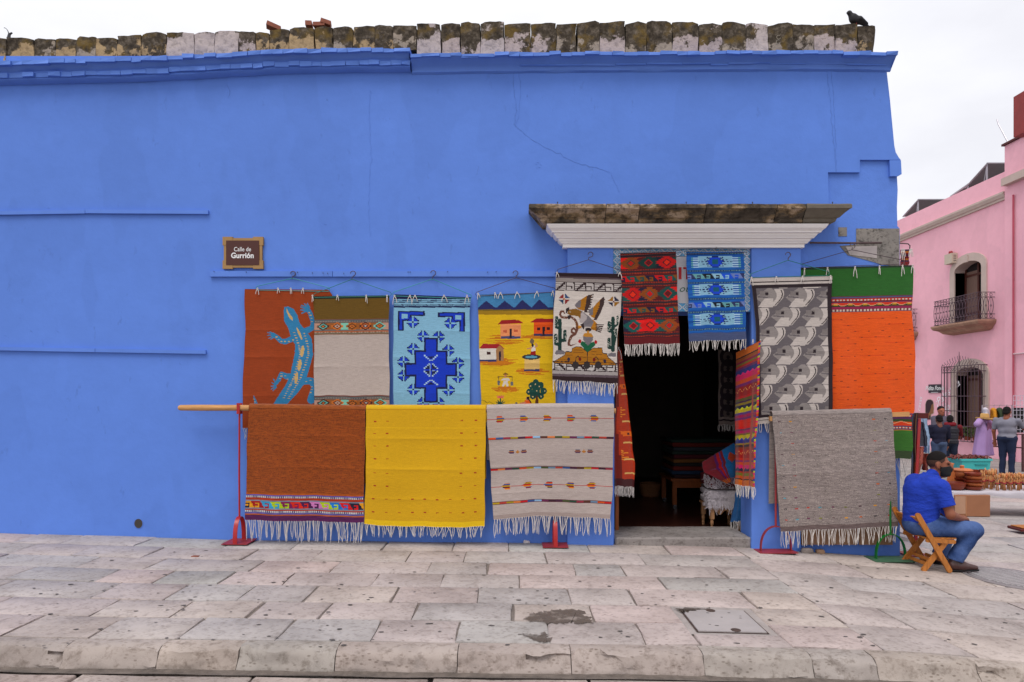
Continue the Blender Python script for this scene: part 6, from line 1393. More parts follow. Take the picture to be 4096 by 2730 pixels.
# chair
ch_e = empty('folding_chair', (MX, MY, zg(4.3, -.42)), 'slatted wooden folding chair under the person in blue', 'chair')
def board(name, a, c, w, t, parent, m=None, yax=True):
    a, c = Vector(a), Vector(c); d = (c-a).normalized(); s = Vector((0, 1, 0)) if yax else Vector((0, 0, 1)); u = d.cross(s).normalized()*(w/2); s = s*(t/2)
    n = 6; v = []; ring = []
    prof = [(a, -1), (c, 1)]; pts = []
    for k in range(n+1): an = math.pi/2+math.pi*k/n; pts.append(a+u*math.sin(an)+d*(w/2)*math.cos(an)*.8)
    for k in range(n+1): an = -math.pi/2+math.pi*k/n; pts.append(c+u*math.sin(an)+d*(w/2)*math.cos(an)*.8)
    N_ = len(pts); v = [tuple(p-s) for p in pts]+[tuple(p+s) for p in pts]; f = [tuple(range(N_)), tuple(range(N_, 2*N_))[::-1]]+[(i, N_+i, N_+(i+1) % N_, (i+1) % N_) for i in range(N_)]
    return mk(name, fr(np.array(v)), f, m or M_WOOD2, parent)
for s in (-1, 1):
    y = s*.205; board('back_post', (-.165, y, .575), (.155, y, .02), .05, .022, ch_e); board('cross_leg', (.15, y*.84, .315), (-.085, y*.84, .02), .05, .022, ch_e)
    board('seat_rail', (-.06, y*.93, .32), (.21, y*.93, .305), .04, .018, ch_e)
    b = B().lathe((.025, y+s*.0115, .245), [(.016, -.002), (.016, .002), (.011, .004)], 12, 'y'); fmk(b, 'pivot', fr, M_WOOD2, ch_e)
for k in range(6):
    x = -.05+k*.052; b = B().box(x-.024, x+.024, -.19, .19, .335-.001*k, .349-.001*k); fmk(b, 'seat_slat', fr, M_WOOD2, ch_e)
for (x, z, hh) in ((-.135, .525, .05), (-.105, .47, .03)):
    b = B().bar((x, -.19, z), (x, .19, z), .016, hh, up=(-.55, 0, .83)); fmk(b, 'back_slat', fr, M_WOOD2, ch_e)
for (x, z) in ((-.03, .07), (.15, .10), (.0, .115)): b = B().bar((x, -.17, z), (x, .17, z), .018, .03); fmk(b, 'stretcher', fr, M_WOOD2, ch_e)
# pigeon on the parapet --------------------------------------------------------------
c = W(3424, 106, .18); pf = Frame((c.x, c.y, c.z-.01), math.radians(190), .92)
pg = empty('pigeon', c, 'dark pigeon standing on the end of the mossy parapet', 'pigeon')
M_FEA = mat('dark_feathers', (.018, .017, .02), .6, .4, 25, .4, 120, .003)
soft('body', pf, [('e', (.0, 0, .085), (.085, .05, .052)), ('e', (.035, 0, .11), (.05, .045, .05)), ('c', (.055, 0, .12), (.085, 0, .158), .036, .026), ('e', (.092, 0, .168), (.027, .022, .023)), ('c', (.112, 0, .164), (.134, 0, .158), .008, .003), ('c', (-.06, 0, .07), (-.165, 0, .025), .032, .014), ('c', (-.03, .035, .09), (-.14, .02, .05), .028, .01), ('c', (-.03, -.035, .09), (-.14, -.02, .05), .028, .01)], .005, M_FEA, pg, .015)
for s in (-1, 1): b = B().tube([(.01, s*.02, .045), (.005, s*.022, .0), (.03, s*.025, -.004)], .004, 6); fmk(b, 'leg', pf, mat('pigeon_pink', P(170, 70, 70), .6), pg)
# ------------------------------------------------------------------ people further up the side street
def standing(label, px, D, height, face, shirt, trousers, hair, skin, arm=(0, 0), long_sleeve=False, vest=None, hairlen=0, hood=None, wide=1.0, mask=None, skirt=False, seed=0):
    """face: heading angle (0 = +x). arm: forward raise of right/left arm in radians"""
    x = (px-2048)*D/F; y = D-D0; k = height/1.70; fr = Frame((x, y, zg(x, y)), face, k); h = .017
    e = empty('person', (x, y, zg(x, y)), label, 'person')
    hs, hd, R = head_prims((.01, 0, 1.575), 0, 1.0); g = wide
    tor = [('e', (0, 0, .95), (.125*g, .165*g, .13)), ('e', (.01*g, 0, 1.12), (.125*g, .16*g, .16)), ('e', (0, 0, 1.28), (.12*g, .175*g, .15)), ('c', (0, -.12, 1.38), (0, .12, 1.38), .065, .065), ('c', (0, 0, 1.38), (0, 0, 1.46), .06, .055)]
    A = []; Hn = []; SL = []
    for s, a in ((-1, arm[0]), (1, arm[1])):
        sh = Vector((0, s*.19*g, 1.37)); el = sh+Vector((math.sin(a*.6)*.28, s*.05, -math.cos(a*.6)*.28)); wr = el+Vector((math.sin(a*1.35)*.25, -s*.01, -math.cos(a*1.35)*.25))
        A += [('c', tuple(sh), tuple(el), .052, .042), ('c', tuple(el), tuple(wr), .042, .028)]; Hn += hand_prims(wr, (wr-el), s, 1.0, .4)
        SL += [('c', tuple(sh), tuple(el if not long_sleeve else wr), .066, .060 if not long_sleeve else .045)]
        if long_sleeve: SL += [('c', tuple(sh), tuple(el), .064, .056)]
    lg = []; tr = []
    for s in (-1, 1):
        hp, kn, an = (0, s*.09, .90), (.015, s*.095, .50), (-.01, s*.10, .08); lg += [('c', hp, kn, .082, .055), ('c', kn, an, .055, .04), ('c', (an[0]-.03, an[1], .035), (.14, s*.11, .03), .035, .026)]; tr += [('c', hp, kn, .098*g, .075), ('c', kn, an, .074, .066)]
    sk = skin_mat('skin_%d' % seed, skin)
    soft('body', fr, hs+hd+[(q[0], q[1], tuple(w*.9 for w in q[2])) if q[0] == 'e' else q[:3]+(q[3]*.9, q[4]*.9) for q in tor]+A+Hn+lg, h*.8, sk, e, .025)
    zc = 1.20-.0 if not long_sleeve else 0
    def scut(X, Y, Z):
        o = .86-Z if not vest else .80-Z
        if not long_sleeve: o = np.maximum(o, np.where(np.abs(Y) > .20*g, -(((Z-1.17) if max(arm) < .6 else (Z-1.10))), -1.0))
        return o
    if not long_sleeve: SL = [('c', q[1], tuple(Vector(q[1])+(Vector(q[2])-Vector(q[1]))*.72), q[3], q[4]) for q in SL]; 
    soft('shirt', fr, tor+SL, h, mat('shirt_cloth_%d' % seed, P(*shirt), .9, .12, 6, .2), e, .04, wr=wrinkle(.006, 26, seed), inter=(lambda X, Y, Z: .84-Z))
    soft('trousers', fr, [('e', (0, 0, .93), (.128*g, .168*g, .12))]+tr, h, mat('trouser_cloth_%d' % seed, P(*trousers), .9, .15, 6, .2), e, .03, wr=wrinkle(.006, 22, seed+1), cuts=[((0, 0, 1), .05)])
    for s in (-1, 1): soft('shoe', fr, [('c', (-.045, s*.10, .04), (.04, s*.105, .045), .042, .042), ('c', (.04, s*.105, .04), (.16, s*.115, .03), .042, .03)], h*.8, M_SHOE, e, .02, cuts=[((0, 0, 1), .002)])
    HP = [('e', (-.010, 0, 1.622), (.106, .086, .095))]
    if hairlen: HP += [('e', (-.055, 0, 1.56), (.07, .085, hairlen))]
    soft('hair', fr, HP, h*.7, mat('hair_%d' % seed, hair, .85, .3, 60, .3, 200, .003, spec=.12), e, .02, inter=(lambda X, Y, Z: .02-(-.62*(X-.01)+.79*(Z-1.575))))
    for s in (-1, 1):
        b = B().lathe((0, 0, 0), [(.002, -.01), (.011, -.004), (.011, .004), (.002, .01)], 8); c = R((.083, s*.031, .004)); b.v = [(c[0]+q[0], c[1]+q[1], c[2]+q[2]*.6) for q in b.v]; fmk(b, 'eye', fr, M_HAIR, e)
    if vest:
        soft('vest', fr, [(q[0], q[1], tuple(w*1.10 for w in q[2])) if q[0] == 'e' else q[:3]+(q[3]*1.12, q[4]*1.05) for q in tor], h, mat('quilted_vest', P(*vest), .6, .2, 9, .5, 14, .02), e, .05, wr=(lambda X, Y, Z: .005*np.sin(Z*75)), inter=(lambda X, Y, Z: np.maximum(.90-Z, Z-1.45)))
    if hood: soft('hood', fr, [('c', (-.05, -.09, 1.45), (-.05, .09, 1.45), .065, .065), ('e', (-.06, 0, 1.44), (.085, .12, .06))], h, mat('hood_cloth', P(*hood), .9, .12), e, .03)
    if mask: soft('face_mask', fr, [('e', R((.03, 0, -.045)), (.076, .068, .085))], h*.7, mat('mask_%d' % seed, P(*mask), .9, .1), e, .02, inter=(lambda X, Y, Z: np.maximum.reduce([.03-X, Z-1.56, 1.465-Z])))
    return e
standing('person in grey polo shirt and dark jeans reaching out to the right', 4028, 17.6, 1.76, math.radians(35), (136, 134, 146), (34, 44, 72), (.012, .01, .01), (150, 84, 56), arm=(1.25, .1), wide=1.28, hairlen=.06, mask=(214, 214, 224), seed=41)
standing('person in maroon hooded sweater and black quilted vest seen from behind', 3800, 17.2, 1.50, math.radians(60), (112, 26, 34), (30, 38, 58), (.012, .01, .01), (130, 78, 58), arm=(1.2, 1.2), long_sleeve=True, vest=(44, 42, 50), hood=(124, 24, 36), hairlen=.07, wide=1.2, seed=42)
standing('person in plain navy top seen from behind beside the maroon hood', 3756, 16.6, 1.50, math.radians(80), (30, 30, 52), (70, 84, 112), (.012, .01, .01), (130, 78, 58), arm=(.3, .3), long_sleeve=True, hairlen=.05, wide=1.15, seed=43)
standing('person in grey jacket facing the shoppers in front of the pink wall', 3764, 19.0, 1.73, math.radians(-95), (96, 90, 104), (60, 60, 70), (.012, .01, .01), (164, 96, 70), arm=(.5, .5), long_sleeve=True, seed=44)

# ------------------------------------------------------------------ pink building across the side street
XP = 16.8
def WP(px, py, out=0.0):
    """point at photo pixel px, py on the pink facade (a wall that runs away from the viewer); out = metres proud of it"""
    D = (XP-out)*F/(px-2048); return Vector((XP-out, D-D0, H+(1590-py)*D/F))
M_PINK = plaster('pink_plaster', P(244, 182, 196, 1.05)); M_CREAM = mat('cream_stone_paint', P(200, 180, 170, 1.1), .8, .08, 3, .2, 30)
pb = empty('pink_building', (XP, 18, zg(XP, 18)), 'two storey pink building with balconies and barred windows', 'building')
def yq(px): return XP*F/(px-2048)-D0
zr = WP(4035, 680).z; yT = yq(4035); z0p = zg(XP, 18)-.3
# facade with real window openings
ups = (yq(3930), yq(3821)); uz = (4.36, WP(3913, 1004).z-.28); lo_ = (yq(3937), yq(3828)); lz = (.10, WP(3899, 1440).z-.25); SH = 4.55
def facade(y0, y1, zt, holes, x0, t, name, m):
    b = B(); ys = sorted(set([y0, y1]+[q for hq in holes for q in hq[:2]])); 
    for a, c in zip(ys[:-1], ys[1:]):
        hz = sorted([hq[2:] for hq in holes if hq[0] <= a+1e-6 and hq[1] >= c-1e-6]); z = z0p
        for (q0, q1) in hz:
            if q0 > z: b.box(x0, x0+t, a, c, z, q0)
            z = q1
        b.box(x0, x0+t, a, c, z, zt)
    return b.mk(name, m, pb)
holes = [(ups[0]+s, ups[1]+s, uz[0], uz[1]) for s in (0, SH)]+[(lo_[0]+s, lo_[1]+s, lz[0], lz[1]) for s in (0, SH)]
facade(yT, 34, zr, holes, XP, .5, 'facade', M_PINK)
B().box(XP-.14, XP+.5, 8.0, yT-.002, z0p, WP(4045, 572, .14).z).mk('tall_facade', M_PINK, pb)
B().box(XP+.501, XP+9, 8, 34, z0p, zr-.9).mk('rear_mass', mat('roof_concrete', (.3, .28, .26)), pb)
tz = WP(4045, 572, .14).z
B().box(XP-.22, XP+.6, 7.9, yT+.05, tz+.001, tz+.07).mk('roof_edge', mat('roof_edge_brown', P(92, 46, 48), .8, .2, 8), pb)
def mould(y0, y1, z, h, out, name='cornice_moulding'):
    v = []; f = []; pr = [(0, 0), (.4, .0), (.45, .25), (.7, .35), (1, .75), (1, 1), (0, 1)]
    for y in (y0, y1):
        for (o, q) in pr: v.append((XP-.002-o*out, y, z+q*h))
    n = len(pr); f = [(i, i+1, n+i+1, n+i) for i in range(n-1)]+[tuple(range(n))[::-1], tuple(range(n, 2*n))]; mk(name, v, f, M_CREAM, pb)
zc = WP(4000, 795).z; mould(yT+.05, 33, zc-.12, .26, .16)
zc2 = WP(4070, 722, .14).z; 
v = []; b = B(); b.box(XP-.34, XP-.141, 8, yT-.1, zc2-.05, zc2+.2); b.mk('tall_cornice', M_CREAM, pb)
def arch_window(y0, y1, za, zb, w, s, name, deep=.45):
    """cream surround with a segmental arch head, deep reveal and dark glazing"""
    y0 += s; y1 += s; e = empty(name, (XP, (y0+y1)/2, za), parent=pb); ym, hw, rise = (y0+y1)/2, (y1-y0)/2, .30; b = B(); n = 10
    inn = [(y0, za)]+[(ym-hw*math.cos(math.pi*i/n), zb-.30+rise*math.sin(math.pi*i/n)) for i in range(n+1)]+[(y1, za)]
    o = [(y0-w, za)]+[(ym-(hw+w)*math.cos(math.pi*i/n), zb-.24+(rise+w*.9)*max(0, math.sin(math.pi*i/n))) for i in range(n+1)]+[(y1+w, za)]
    v = []; f = []; k = len(inn)
    for (yy, z) in o: v += [(XP-.05, yy, z)]
    for (yy, z) in inn: v += [(XP-.05, yy, z)]
    for (yy, z) in inn: v += [(XP+deep, yy, z)]
    for (yy, z) in o: v += [(XP+.02, yy, z)]
    for i in range(k-1): f += [(i, k+i, k+i+1, i+1), (k+i, 2*k+i, 2*k+i+1, k+i+1), (i, i+1, 3*k+i+1, 3*k+i)]
    mk('surround', v, f, M_CREAM, e)
    B().box(XP-.09, XP-.0505, ym-.07, ym+.07, zb-.03, zb+w*.9-.02).mk('keystone', M_CREAM, e)
    gl = B().box(XP+deep-.06, XP+deep-.02, y0+.02, y1-.02, za, zb); gl.mk('glazing', mat('dark_glass', (.012, .012, .014), .15, .1, 2, 0, spec=.5), e)
    B().box(XP+deep-.075, XP+deep-.0605, ym+.04, y1-.09, za+.02, zb-.30).mk('shutter', mat('brown_shutter', P(128, 100, 88), .7, .15, 4, .2, stretch=(9, 9, 1)), e)
    fr_ = B()
    for yy in (y0+.05, ym, y1-.05): fr_.box(XP+deep-.10, XP+deep-.061, yy-.04, yy+.04, za, zb-.05)
    for z in (za+.4, zb-.45): fr_.box(XP+deep-.095, XP+deep-.0615, y0+.09, y1-.09, z-.04, z+.04)
    fr_.mk('window_frame', mat('red_brown_frame', P(86, 40, 30), .6, .2, 6), e); return e
M_IRONW = mat('wrought_iron', P(92, 72, 82), .6, .2, 20, .1)
def balcony(s):
    y0, y1 = 23.75-D0+s, 26.24-D0+s; x0 = XP-.58; zt_, zb_ = 5.29, 4.36; e = empty('balcony', (XP-.3, (y0+y1)/2, zb_), parent=pb)
    v = []; f = []
    for (o, z) in ((.0, 3.98), (.30, 4.04), (.42, 4.14), (.60, 4.20), (.66, 4.28), (.66, 4.34), (0, 4.34)): 
        q = .66-o; v += [(XP-.002, y0-.08+q*.5, z), (XP-o-.003, y0-.08+q*.5, z), (XP-o-.003, y1+.08-q*.5, z), (XP-.002, y1+.08-q*.5, z)]
    for i in range(6):
        for k in range(3): a = i*4+k; f.append((a, a+1, a+5, a+4))
    mk('floor_slab', v, f, mat('balcony_stone', P(176, 138, 116), .9, .3, 5, .4, 20), e)
    b = B()
    for z in (zt_, zb_+.17, zt_-.17, zb_+.02): b.tube([(XP-.002, y0, z), (x0, y0, z), (x0, y1, z), (XP-.002, y1, z)], .014, 6)
    b.mk('rail', M_IRONW, e)
    def bal(cx, cy, along):     # bowed baluster pair with ring bands
        b = B(); T = (lambda t, z: (cx, cy+t, z)) if along else (lambda t, z: (cx+t, cy, z)); za, zb2 = zb_+.17, zt_-.17
        for s_ in (-1, 1): b.tube([T(s_*.085*math.cos(q)*1.0 if abs(math.cos(q)) > 0 else 0, za+(zb2-za)*(math.sin(q)*.5+.5)) for q in [(-.5+i/8)*math.pi for i in range(9)]], .011, 4)
        b.tube([T(0, zb_+.02), T(0, zt_)], .008, 4)
        for (zc_, r) in ((zt_-.085, .055), (zb_+.095, .055), ((za+zb2)/2, .03)): b.tube([T(r*math.cos(i*math.pi/4), zc_+r*math.sin(i*math.pi/4)) for i in range(9)], .009, 4)
        b.mk('baluster', M_IRONW, e)
    n = 15
    for i in range(n): bal(x0, y0+.08+(y1-y0-.16)*i/(n-1), True)
    for i in range(3): bal(x0+.1+.17*i, y0, False)
for s in (0, SH):
    arch_window(ups[0], ups[1], uz[0], uz[1], .26, s, 'upper_window'); arch_window(lo_[0], lo_[1], lz[0], lz[1], .28, s, 'lower_window'); balcony(s)
# window cage of wrought iron
def cage(s):
    x0 = XP-.32; y0, y1 = lo_[0]-.16+s, lo_[1]+.42+s; za, zb = .02, WP(3860, 1463, .32).z; e = empty('window_cage', (x0, (y0+y1)/2, za), parent=pb)
    for i in range(12): B().tube([(x0, y0+(y1-y0)*i/11, za), (x0, y0+(y1-y0)*i/11, zb)], .012, 5).mk('bar', M_IRONW, e)
    for y in (y0, y1):
        for q in (.1, .2): B().tube([(x0+q, y, za), (x0+q, y, zb)], .012, 5).mk('bar', M_IRONW, e)
    b = B()
    for z in (za, za+.55, za+1.1, za+1.65, zb-.22, zb): b.tube([(XP, y0, z), (x0, y0, z), (x0, y1, z), (XP, y1, z)], .016, 5)
    b.mk('cage_rail', M_IRONW, e); b = B()
    for i in range(14):
        yy = y0+(y1-y0)*(i+.5)/14; hh = .30*math.sin(math.pi*(i+.5)/14)+.05
        b.tube([(x0, yy+.07*math.cos(t*.7)*(1-t/14), zb+.02+hh*t/9+.03*math.sin(t*.7)) for t in range(10)], .009, 4); b.tube([(x0, yy+.05*math.cos(t), zb-.11+.06*math.sin(t)) for t in range(8)], .009, 4)
    b.tube([(x0, (y0+y1)/2, zb), (x0, (y0+y1)/2, zb+.52)], [.02, .008], 6); b.mk('crest', M_IRONW, e)
for s in (0, SH): cage(s)
# pipes, alarm, plaque, writing
M_PIPE = mat('pink_pipe', P(200, 90, 110), .6, .1, 5)
p, q = WP(4052, 780, .20), WP(4060, 1640, .20); B().tube([(XP-.19, p.y, p.z), (XP-.19, p.y, zg(XP, 15))], .03, 8).mk('drain_pipe', M_PIPE, pb)
B().tube([(XP-.19, p.y-.02, WP(4052, 1417, .19).z), (XP-.19, p.y-3, WP(4052, 1417, .19).z)], .028, 8).mk('branch_pipe', mat('pale_pipe', P(226, 190, 196)), pb)
a, c = WP(3788, 1022, .12), WP(3818, 1052, .12); al = empty('alarm_box', (a.x, a.y, c.z), 'small beige alarm box with red lamp beside the balcony window', 'alarm')
B().box(XP-.22, XP-.003, c.y, a.y, c.z, a.z).mk('case', mat('beige_plastic', P(206, 190, 170), .5, .1), al)
B().lathe((XP-.12, (a.y+c.y)/2, a.z), [(.07, 0), (.075, .06), (.06, .10), (.02, .12)], 14).mk('lamp', mat('red_plastic', P(160, 30, 40), .3, .1), al); b = B()
for k in range(4): zz = c.z+(a.z-c.z)*(.2+.18*k); b.box(XP-.16, XP-.06, c.y-.006, c.y-.001, zz, zz+.02)
b.mk('vent_slots', mat('slot_dark', (.08, .07, .07)), al)
UX = Vector((0, -1, 0)); UZ = Vector((0, 0, 1))
a, c = WP(3714, 1541, .03), WP(3764, 1570, .03); pq = empty('shop_plaque', (XP, (a.y+c.y)/2, c.z), 'black plaque with white lettering on the pink wall', 'sign')
pl = B().box(XP-.035, XP-.003, c.y, a.y, c.z-.02, a.z+.02).mk('board', mat('plaque_black', P(46, 36, 48), .5, .1), pq)
mid = Vector((XP-.036, (a.y+c.y)/2, (a.z+c.z)/2))
text_mesh('Pidita Fonda', 'lettering', M_LET, pl, mid+Vector((0, 0, -.06)), .24, UX, UZ, .003, .3, .02); B().box(XP-.039, XP-.0355, mid.y-.22, mid.y+.22, mid.z-.16, mid.z-.145).mk('underline', M_LET, pl)
M_SPRAY = mat('white_spray', (.88, .84, .87), .8, .05, 4, 0)
def graffiti(s, px, py, h, rot, label):
    p = WP(px, py, .004); ux = UX*math.cos(rot)+UZ*math.sin(rot); uz_ = -UX*math.sin(rot)+UZ*math.cos(rot); o = text_mesh(s, 'graffiti', M_SPRAY, None, p, h, ux, uz_, .003, .1, .0, 'LEFT'); tagp(o, label, 'graffiti')
graffiti('¡Palestina', 3748, 1629, .44, .55, 'white sprayed word reading Palestina on the pink wall'); graffiti('Libre!', 3766, 1648, .44, .18, 'white sprayed word reading Libre under the first word'); graffiti('G', 3788, 1672, .4, .1, 'lone white sprayed letter G low on the pink wall')
graffiti('casas', 3680, 1648, .30, 1.3, 'small white sprayed writing running upwards beside the far window')
# painted profile of a girl on the wall: flat paint, a plain figure
def mural():
    e = empty('wall_painting', WP(3718, 1660, .003), 'painted profile of a dark haired girl on the pink wall', 'painting')
    def flat(pts, name, c, o): mk(name, [WP(3690+x*.1084, 1510+y*.1084, o) for x, y in pts], [tuple(range(len(pts)))], mat('mural_'+name, P(*c), .9, .15, 6), e)
    flat([(190, 815), (300, 805), (380, 860), (420, 960), (425, 1150), (420, 1330), (350, 1370), (320, 1420), (300, 1560), (100, 1560), (95, 1250), (95, 1000), (130, 890)], 'halo', (200, 176, 160), .004)
    flat([(330, 930), (392, 980), (400, 1080), (412, 1180), (398, 1240), (400, 1300), (370, 1345), (310, 1350), (290, 1480), (200, 1480), (230, 1100)], 'face', (150, 104, 72), .008)
    flat([(200, 830), (300, 830), (370, 870), (395, 960), (330, 1020), (310, 1130), (270, 1250), (230, 1330), (180, 1400), (110, 1330), (112, 1000), (140, 900)], 'hair', (64, 46, 52), .012)
    flat([(180, 1330), (250, 1380), (290, 1440), (280, 1560), (150, 1560)], 'dress', (44, 34, 50), .016)
mural()
# solar panels on the roof
M_GAL = mat('galvanised', P(176, 172, 180), .4, .1, 5, .1, metal=.6); M_PAN = mat('panel_back', P(112, 112, 116), .5, .1, 3, .1)
def solar(y0, y1, zb, zt, x, label):
    """sloping collector: low edge towards the rear of the roof"""
    e = empty('solar_panel', (x, (y0+y1)/2, zb), label, 'solar panel', 'solar panels on the pink roof')
    mk('panel', [(x, y1, zb), (x+1.8, y1, zb), (x+1.8, y0, zt), (x, y0, zt), (x, y1, zb+.05), (x+1.8, y1, zb+.05), (x+1.8, y0, zt+.05), (x, y0, zt+.05)], [(0, 1, 2, 3)[::-1], (4, 5, 6, 7), (0, 4, 7, 3), (1, 2, 6, 5), (3, 7, 6, 2), (0, 1, 5, 4)], M_PAN, e)
    b = B(); b.tube([(x, y1, zb), (x, y0, zt)], .03, 6).tube([(x, y0, zt+.03), (x+1.8, y0, zt+.03)], .03, 6); b.mk('rim_rail', M_GAL, e)
    for xx in (x+.04, x+1.7): B().tube([(xx, y0+.06, zt), (xx, y0+.06, zr-.9)], .03, 6).tube([(xx, y0+.5, zr-.9), (xx, y0+.06, zt)], .012, 5).mk('strut', M_GAL, e)
def yD(px, x): return x*F/(px-2048)-D0
xs_ = XP+.45
for (pa, pb_, ya, yb, lb) in ((3612, 3672, 868, 802, 'tilted solar panel at the far end of the pink roof'), (3862, 3948, 752, 657, 'tilted solar panel beside the taller pink block'), (3800, 3872, 790, 740, 'small low solar panel between the two larger ones')):
    yf, yn = yD(pa, xs_), yD(pb_, xs_); solar(yn, yf, H+(1590-ya)*(yf+D0)/F, H+(1590-yb)*(yn+D0)/F, xs_, lb)
p = WP(4040, 584, .0); B().tube([p, p+Vector((0, .55, .95)), p+Vector((0, .62, 1.15))], [.03, .022, .02], 6).mk('antenna_mast', M_GAL, None, label='thin leaning antenna mast on the tall pink block', cat='antenna')
# red box sign above the tall block
D_ = 20.0; a = ((4066-2048)*D_/F, D_-D0, H+(1590-545)*D_/F); ztop = H+(1590-382)*D_/F
sgn = empty('red_box_sign', (a[0]+.6, a[1], a[2]-1.2), 'red metal box sign raised on a post above the tall pink block', 'sign'); M_RS = mat('sign_box_red', P(150, 46, 44), .5, .15, 4, .1)
bx = rbox('case', a[0], a[0]+1.5, a[1]-.3, a[1]+.12, a[2], ztop, M_RS, sgn, .05)
for z in (a[2]+.22, ztop-.2): B().box(a[0]+.12, a[0]+1.4, a[1]-.36, a[1]-.301, z-.05, z+.05).mk('clamp', M_RS, sgn)
B().box(a[0]+.45, a[0]+1.2, a[1]-.345, a[1]-.301, a[2]+.4, ztop-.4).mk('sign_face', mat('sign_face_pale', P(170, 160, 166), .4, .1), sgn)
B().box(a[0]+.7, a[0]+.8, a[1]-.2, a[1]-.1, zg(12, 12), a[2]+.01).mk('post', M_RS, sgn)
# ------------------------------------------------------------------ craft stall, wares and street furniture round the corner
TY0, TY1 = 3.12, 3.85; TX0, TX1 = (3775-2048)*(D0+TY0)/F, 9.6; TZ = .175
g8 = zg(7.5, 3.2)
tb = empty('craft_table', ((TX0+TX1)/2, 3.45, g8), 'low stall table with a white cloth for wooden kitchenware', 'table')
B().box(TX0+.06, TX1, TY0+.03, TY1, TZ-.03, TZ-.006).mk('table_top', mat('plank_top', P(120, 84, 60), .8), tb)
for (x, y) in ((TX0+.12, TY0+.08), (TX0+.12, TY1-.08), (8.2, TY0+.08), (TX1-.1, TY1-.08), (TX1-.1, TY0+.1)): B().tube([(x, y, TZ-.03), (x, y, zg(x, y))], .016, 8).mk('leg', mat('green_leg', P(60, 120, 60), .5), tb)
M_CLOTH = mat('white_cloth', P(222, 214, 220, 1.5), .9, .05, 4, .2, 40)
v = []; f = []; n = 60; prof = [(TY1, 0), (TY0+.06, 0), (TY0, -.006), (TY0-.015, -.04), (TY0-.02, -.09), (TY0-.016, -.14)]
for i in range(n+1):
    x = TX0-.05+(TX1-TX0+.1)*i/n; sc = .45+.8*min(1, max(0, (x-7.3)/1.6))+.08*math.sin(x*5)
    for (y, dz) in prof: v.append((x, y+(.012*math.sin(x*13) if dz < -.02 else 0), TZ+(dz*sc if dz < -.01 else dz)))
k = len(prof)
for i in range(n):
    for j in range(k-1): a = i*k+j; f.append((a, a+1, a+k+1, a+k))
cl = mk('tablecloth', v, f, M_CLOTH, None, smooth=True, label='white cloth hanging over the front of the stall table', cat='tablecloth')
fl = mk('cloth_corner', [(TX0-.05, TY0-.02, TZ-.003), (TX0+.14, TY0-.03, TZ-.01), (TX0+.13, TY0-.05, TZ-.09), (TX0+.06, TY0-.04, TZ-.17), (TX0-.06, TY0+.0, TZ-.10)], [(0, 1, 2, 3, 4)], M_CLOTH, cl)
# cardboard box under the table
cx0, cx1 = (3818-2048)*10.5/F, (3962-2048)*10.5/F; zb = zg(7.1, 3.1)
cb = empty('cardboard_box', ((cx0+cx1)/2, 3.2, zb), 'brown cardboard box taped shut under the stall table', 'box')
rbox('carton', cx0, cx1, 3.06, 3.5, zb+.003, zb+.335, mat('carton', P(166, 112, 80), .85, .08, 3, .2, 20), cb, .008, .004, 3); m_t = mat('packing_tape', P(190, 146, 116), .2, .1, 8, .3, 20, spec=.5)
B().box(cx0+.004, cx0+.17, 3.052, 3.058, zb+.05, zb+.32).mk('tape', m_t, cb); B().box(cx0+.165, cx0+.18, 3.049, 3.0515, zb+.01, zb+.33).mk('flap_edge', mat('carton_edge', P(186, 130, 92), .9), cb)
# wooden wares
M_RW = mat('red_wood', P(150, 62, 34, 1.3), .4, .35, 6, .15, stretch=(1, 1, 5), spec=.4, ovar=.12); M_OW = mat('orange_wood', P(206, 116, 62, 1.3), .45, .3, 6, .15, stretch=(1, 1, 5), spec=.4, ovar=.15); M_LW = mat('pale_wood', P(216, 154, 96, 1.3), .5, .3, 6, .15, stretch=(6, 6, 1.2), ovar=.15)
def at8(px, y): return (px-2048)*(D0+y)/F
def bowl(px, y, z, r, h, m, label, name='wooden_bowl', cat='bowl', group='wooden wares on the stall'):
    x = at8(px, y); B().lathe((x, y, z+.001), [(r*.62, 0), (r*.86, h*.3), (r, h*.8), (r*1.02, h), (r*.94, h), (r*.8, h*.35), (r*.3, h*.18)], 28).mk(name, m, None, smooth=40, label=label, cat=cat, group=group)
def plate(px, y, z, r, h, m, label):
    x = at8(px, y); B().lathe((x, y, z+.001), [(r*.7, 0), (r, h*.5), (r, h), (r*.9, h*.9), (r*.6, h*.5), (r*.2, h*.5)], 28).mk('wooden_plate', m, None, smooth=40, label=label, cat='plate', group='wooden wares on the stall')
y1 = TY0+.20
bowl(3816, y1, TZ, .165, .115, M_RW, 'wide red brown wooden bowl with a paddle standing behind it')
x = at8(3808, y1+.19); e = empty('wooden_paddle', (x, y1+.2, TZ), 'pale wooden chopping paddle standing upright behind the wide bowl', 'paddle')
B().prism([(x-.10, TZ+.003), (x+.10, TZ+.003), (x+.06, TZ+.16), (x+.045, TZ+.24), (x+.035, TZ+.30), (x-.035, TZ+.30), (x-.05, TZ+.22), (x-.07, TZ+.14)], y1+.19, y1+.21).mk('blade', M_OW, e)
B().tube([(x, y1+.2, TZ+.29), (x, y1+.2, TZ+.36), (x+.01, y1+.2, TZ+.40)], [.03, .024, .032], 10).mk('handle', M_OW, e, smooth=True)
z = TZ; yb = TY0+.42
for k, (r, h_, m) in enumerate(((.15, .06, M_RW), (.145, .05, M_OW), (.15, .05, M_RW))): bowl(3848, yb, z, r, h_, m, ['lowest', 'middle', 'upper'][k]+' broad dish in the pile under the lidded pot'); z += h_+.004
x = at8(3848, yb); pt_ = empty('lidded_pot', (x, yb, z), 'orange wooden pot with a knobbed lid on top of the dishes', 'pot')
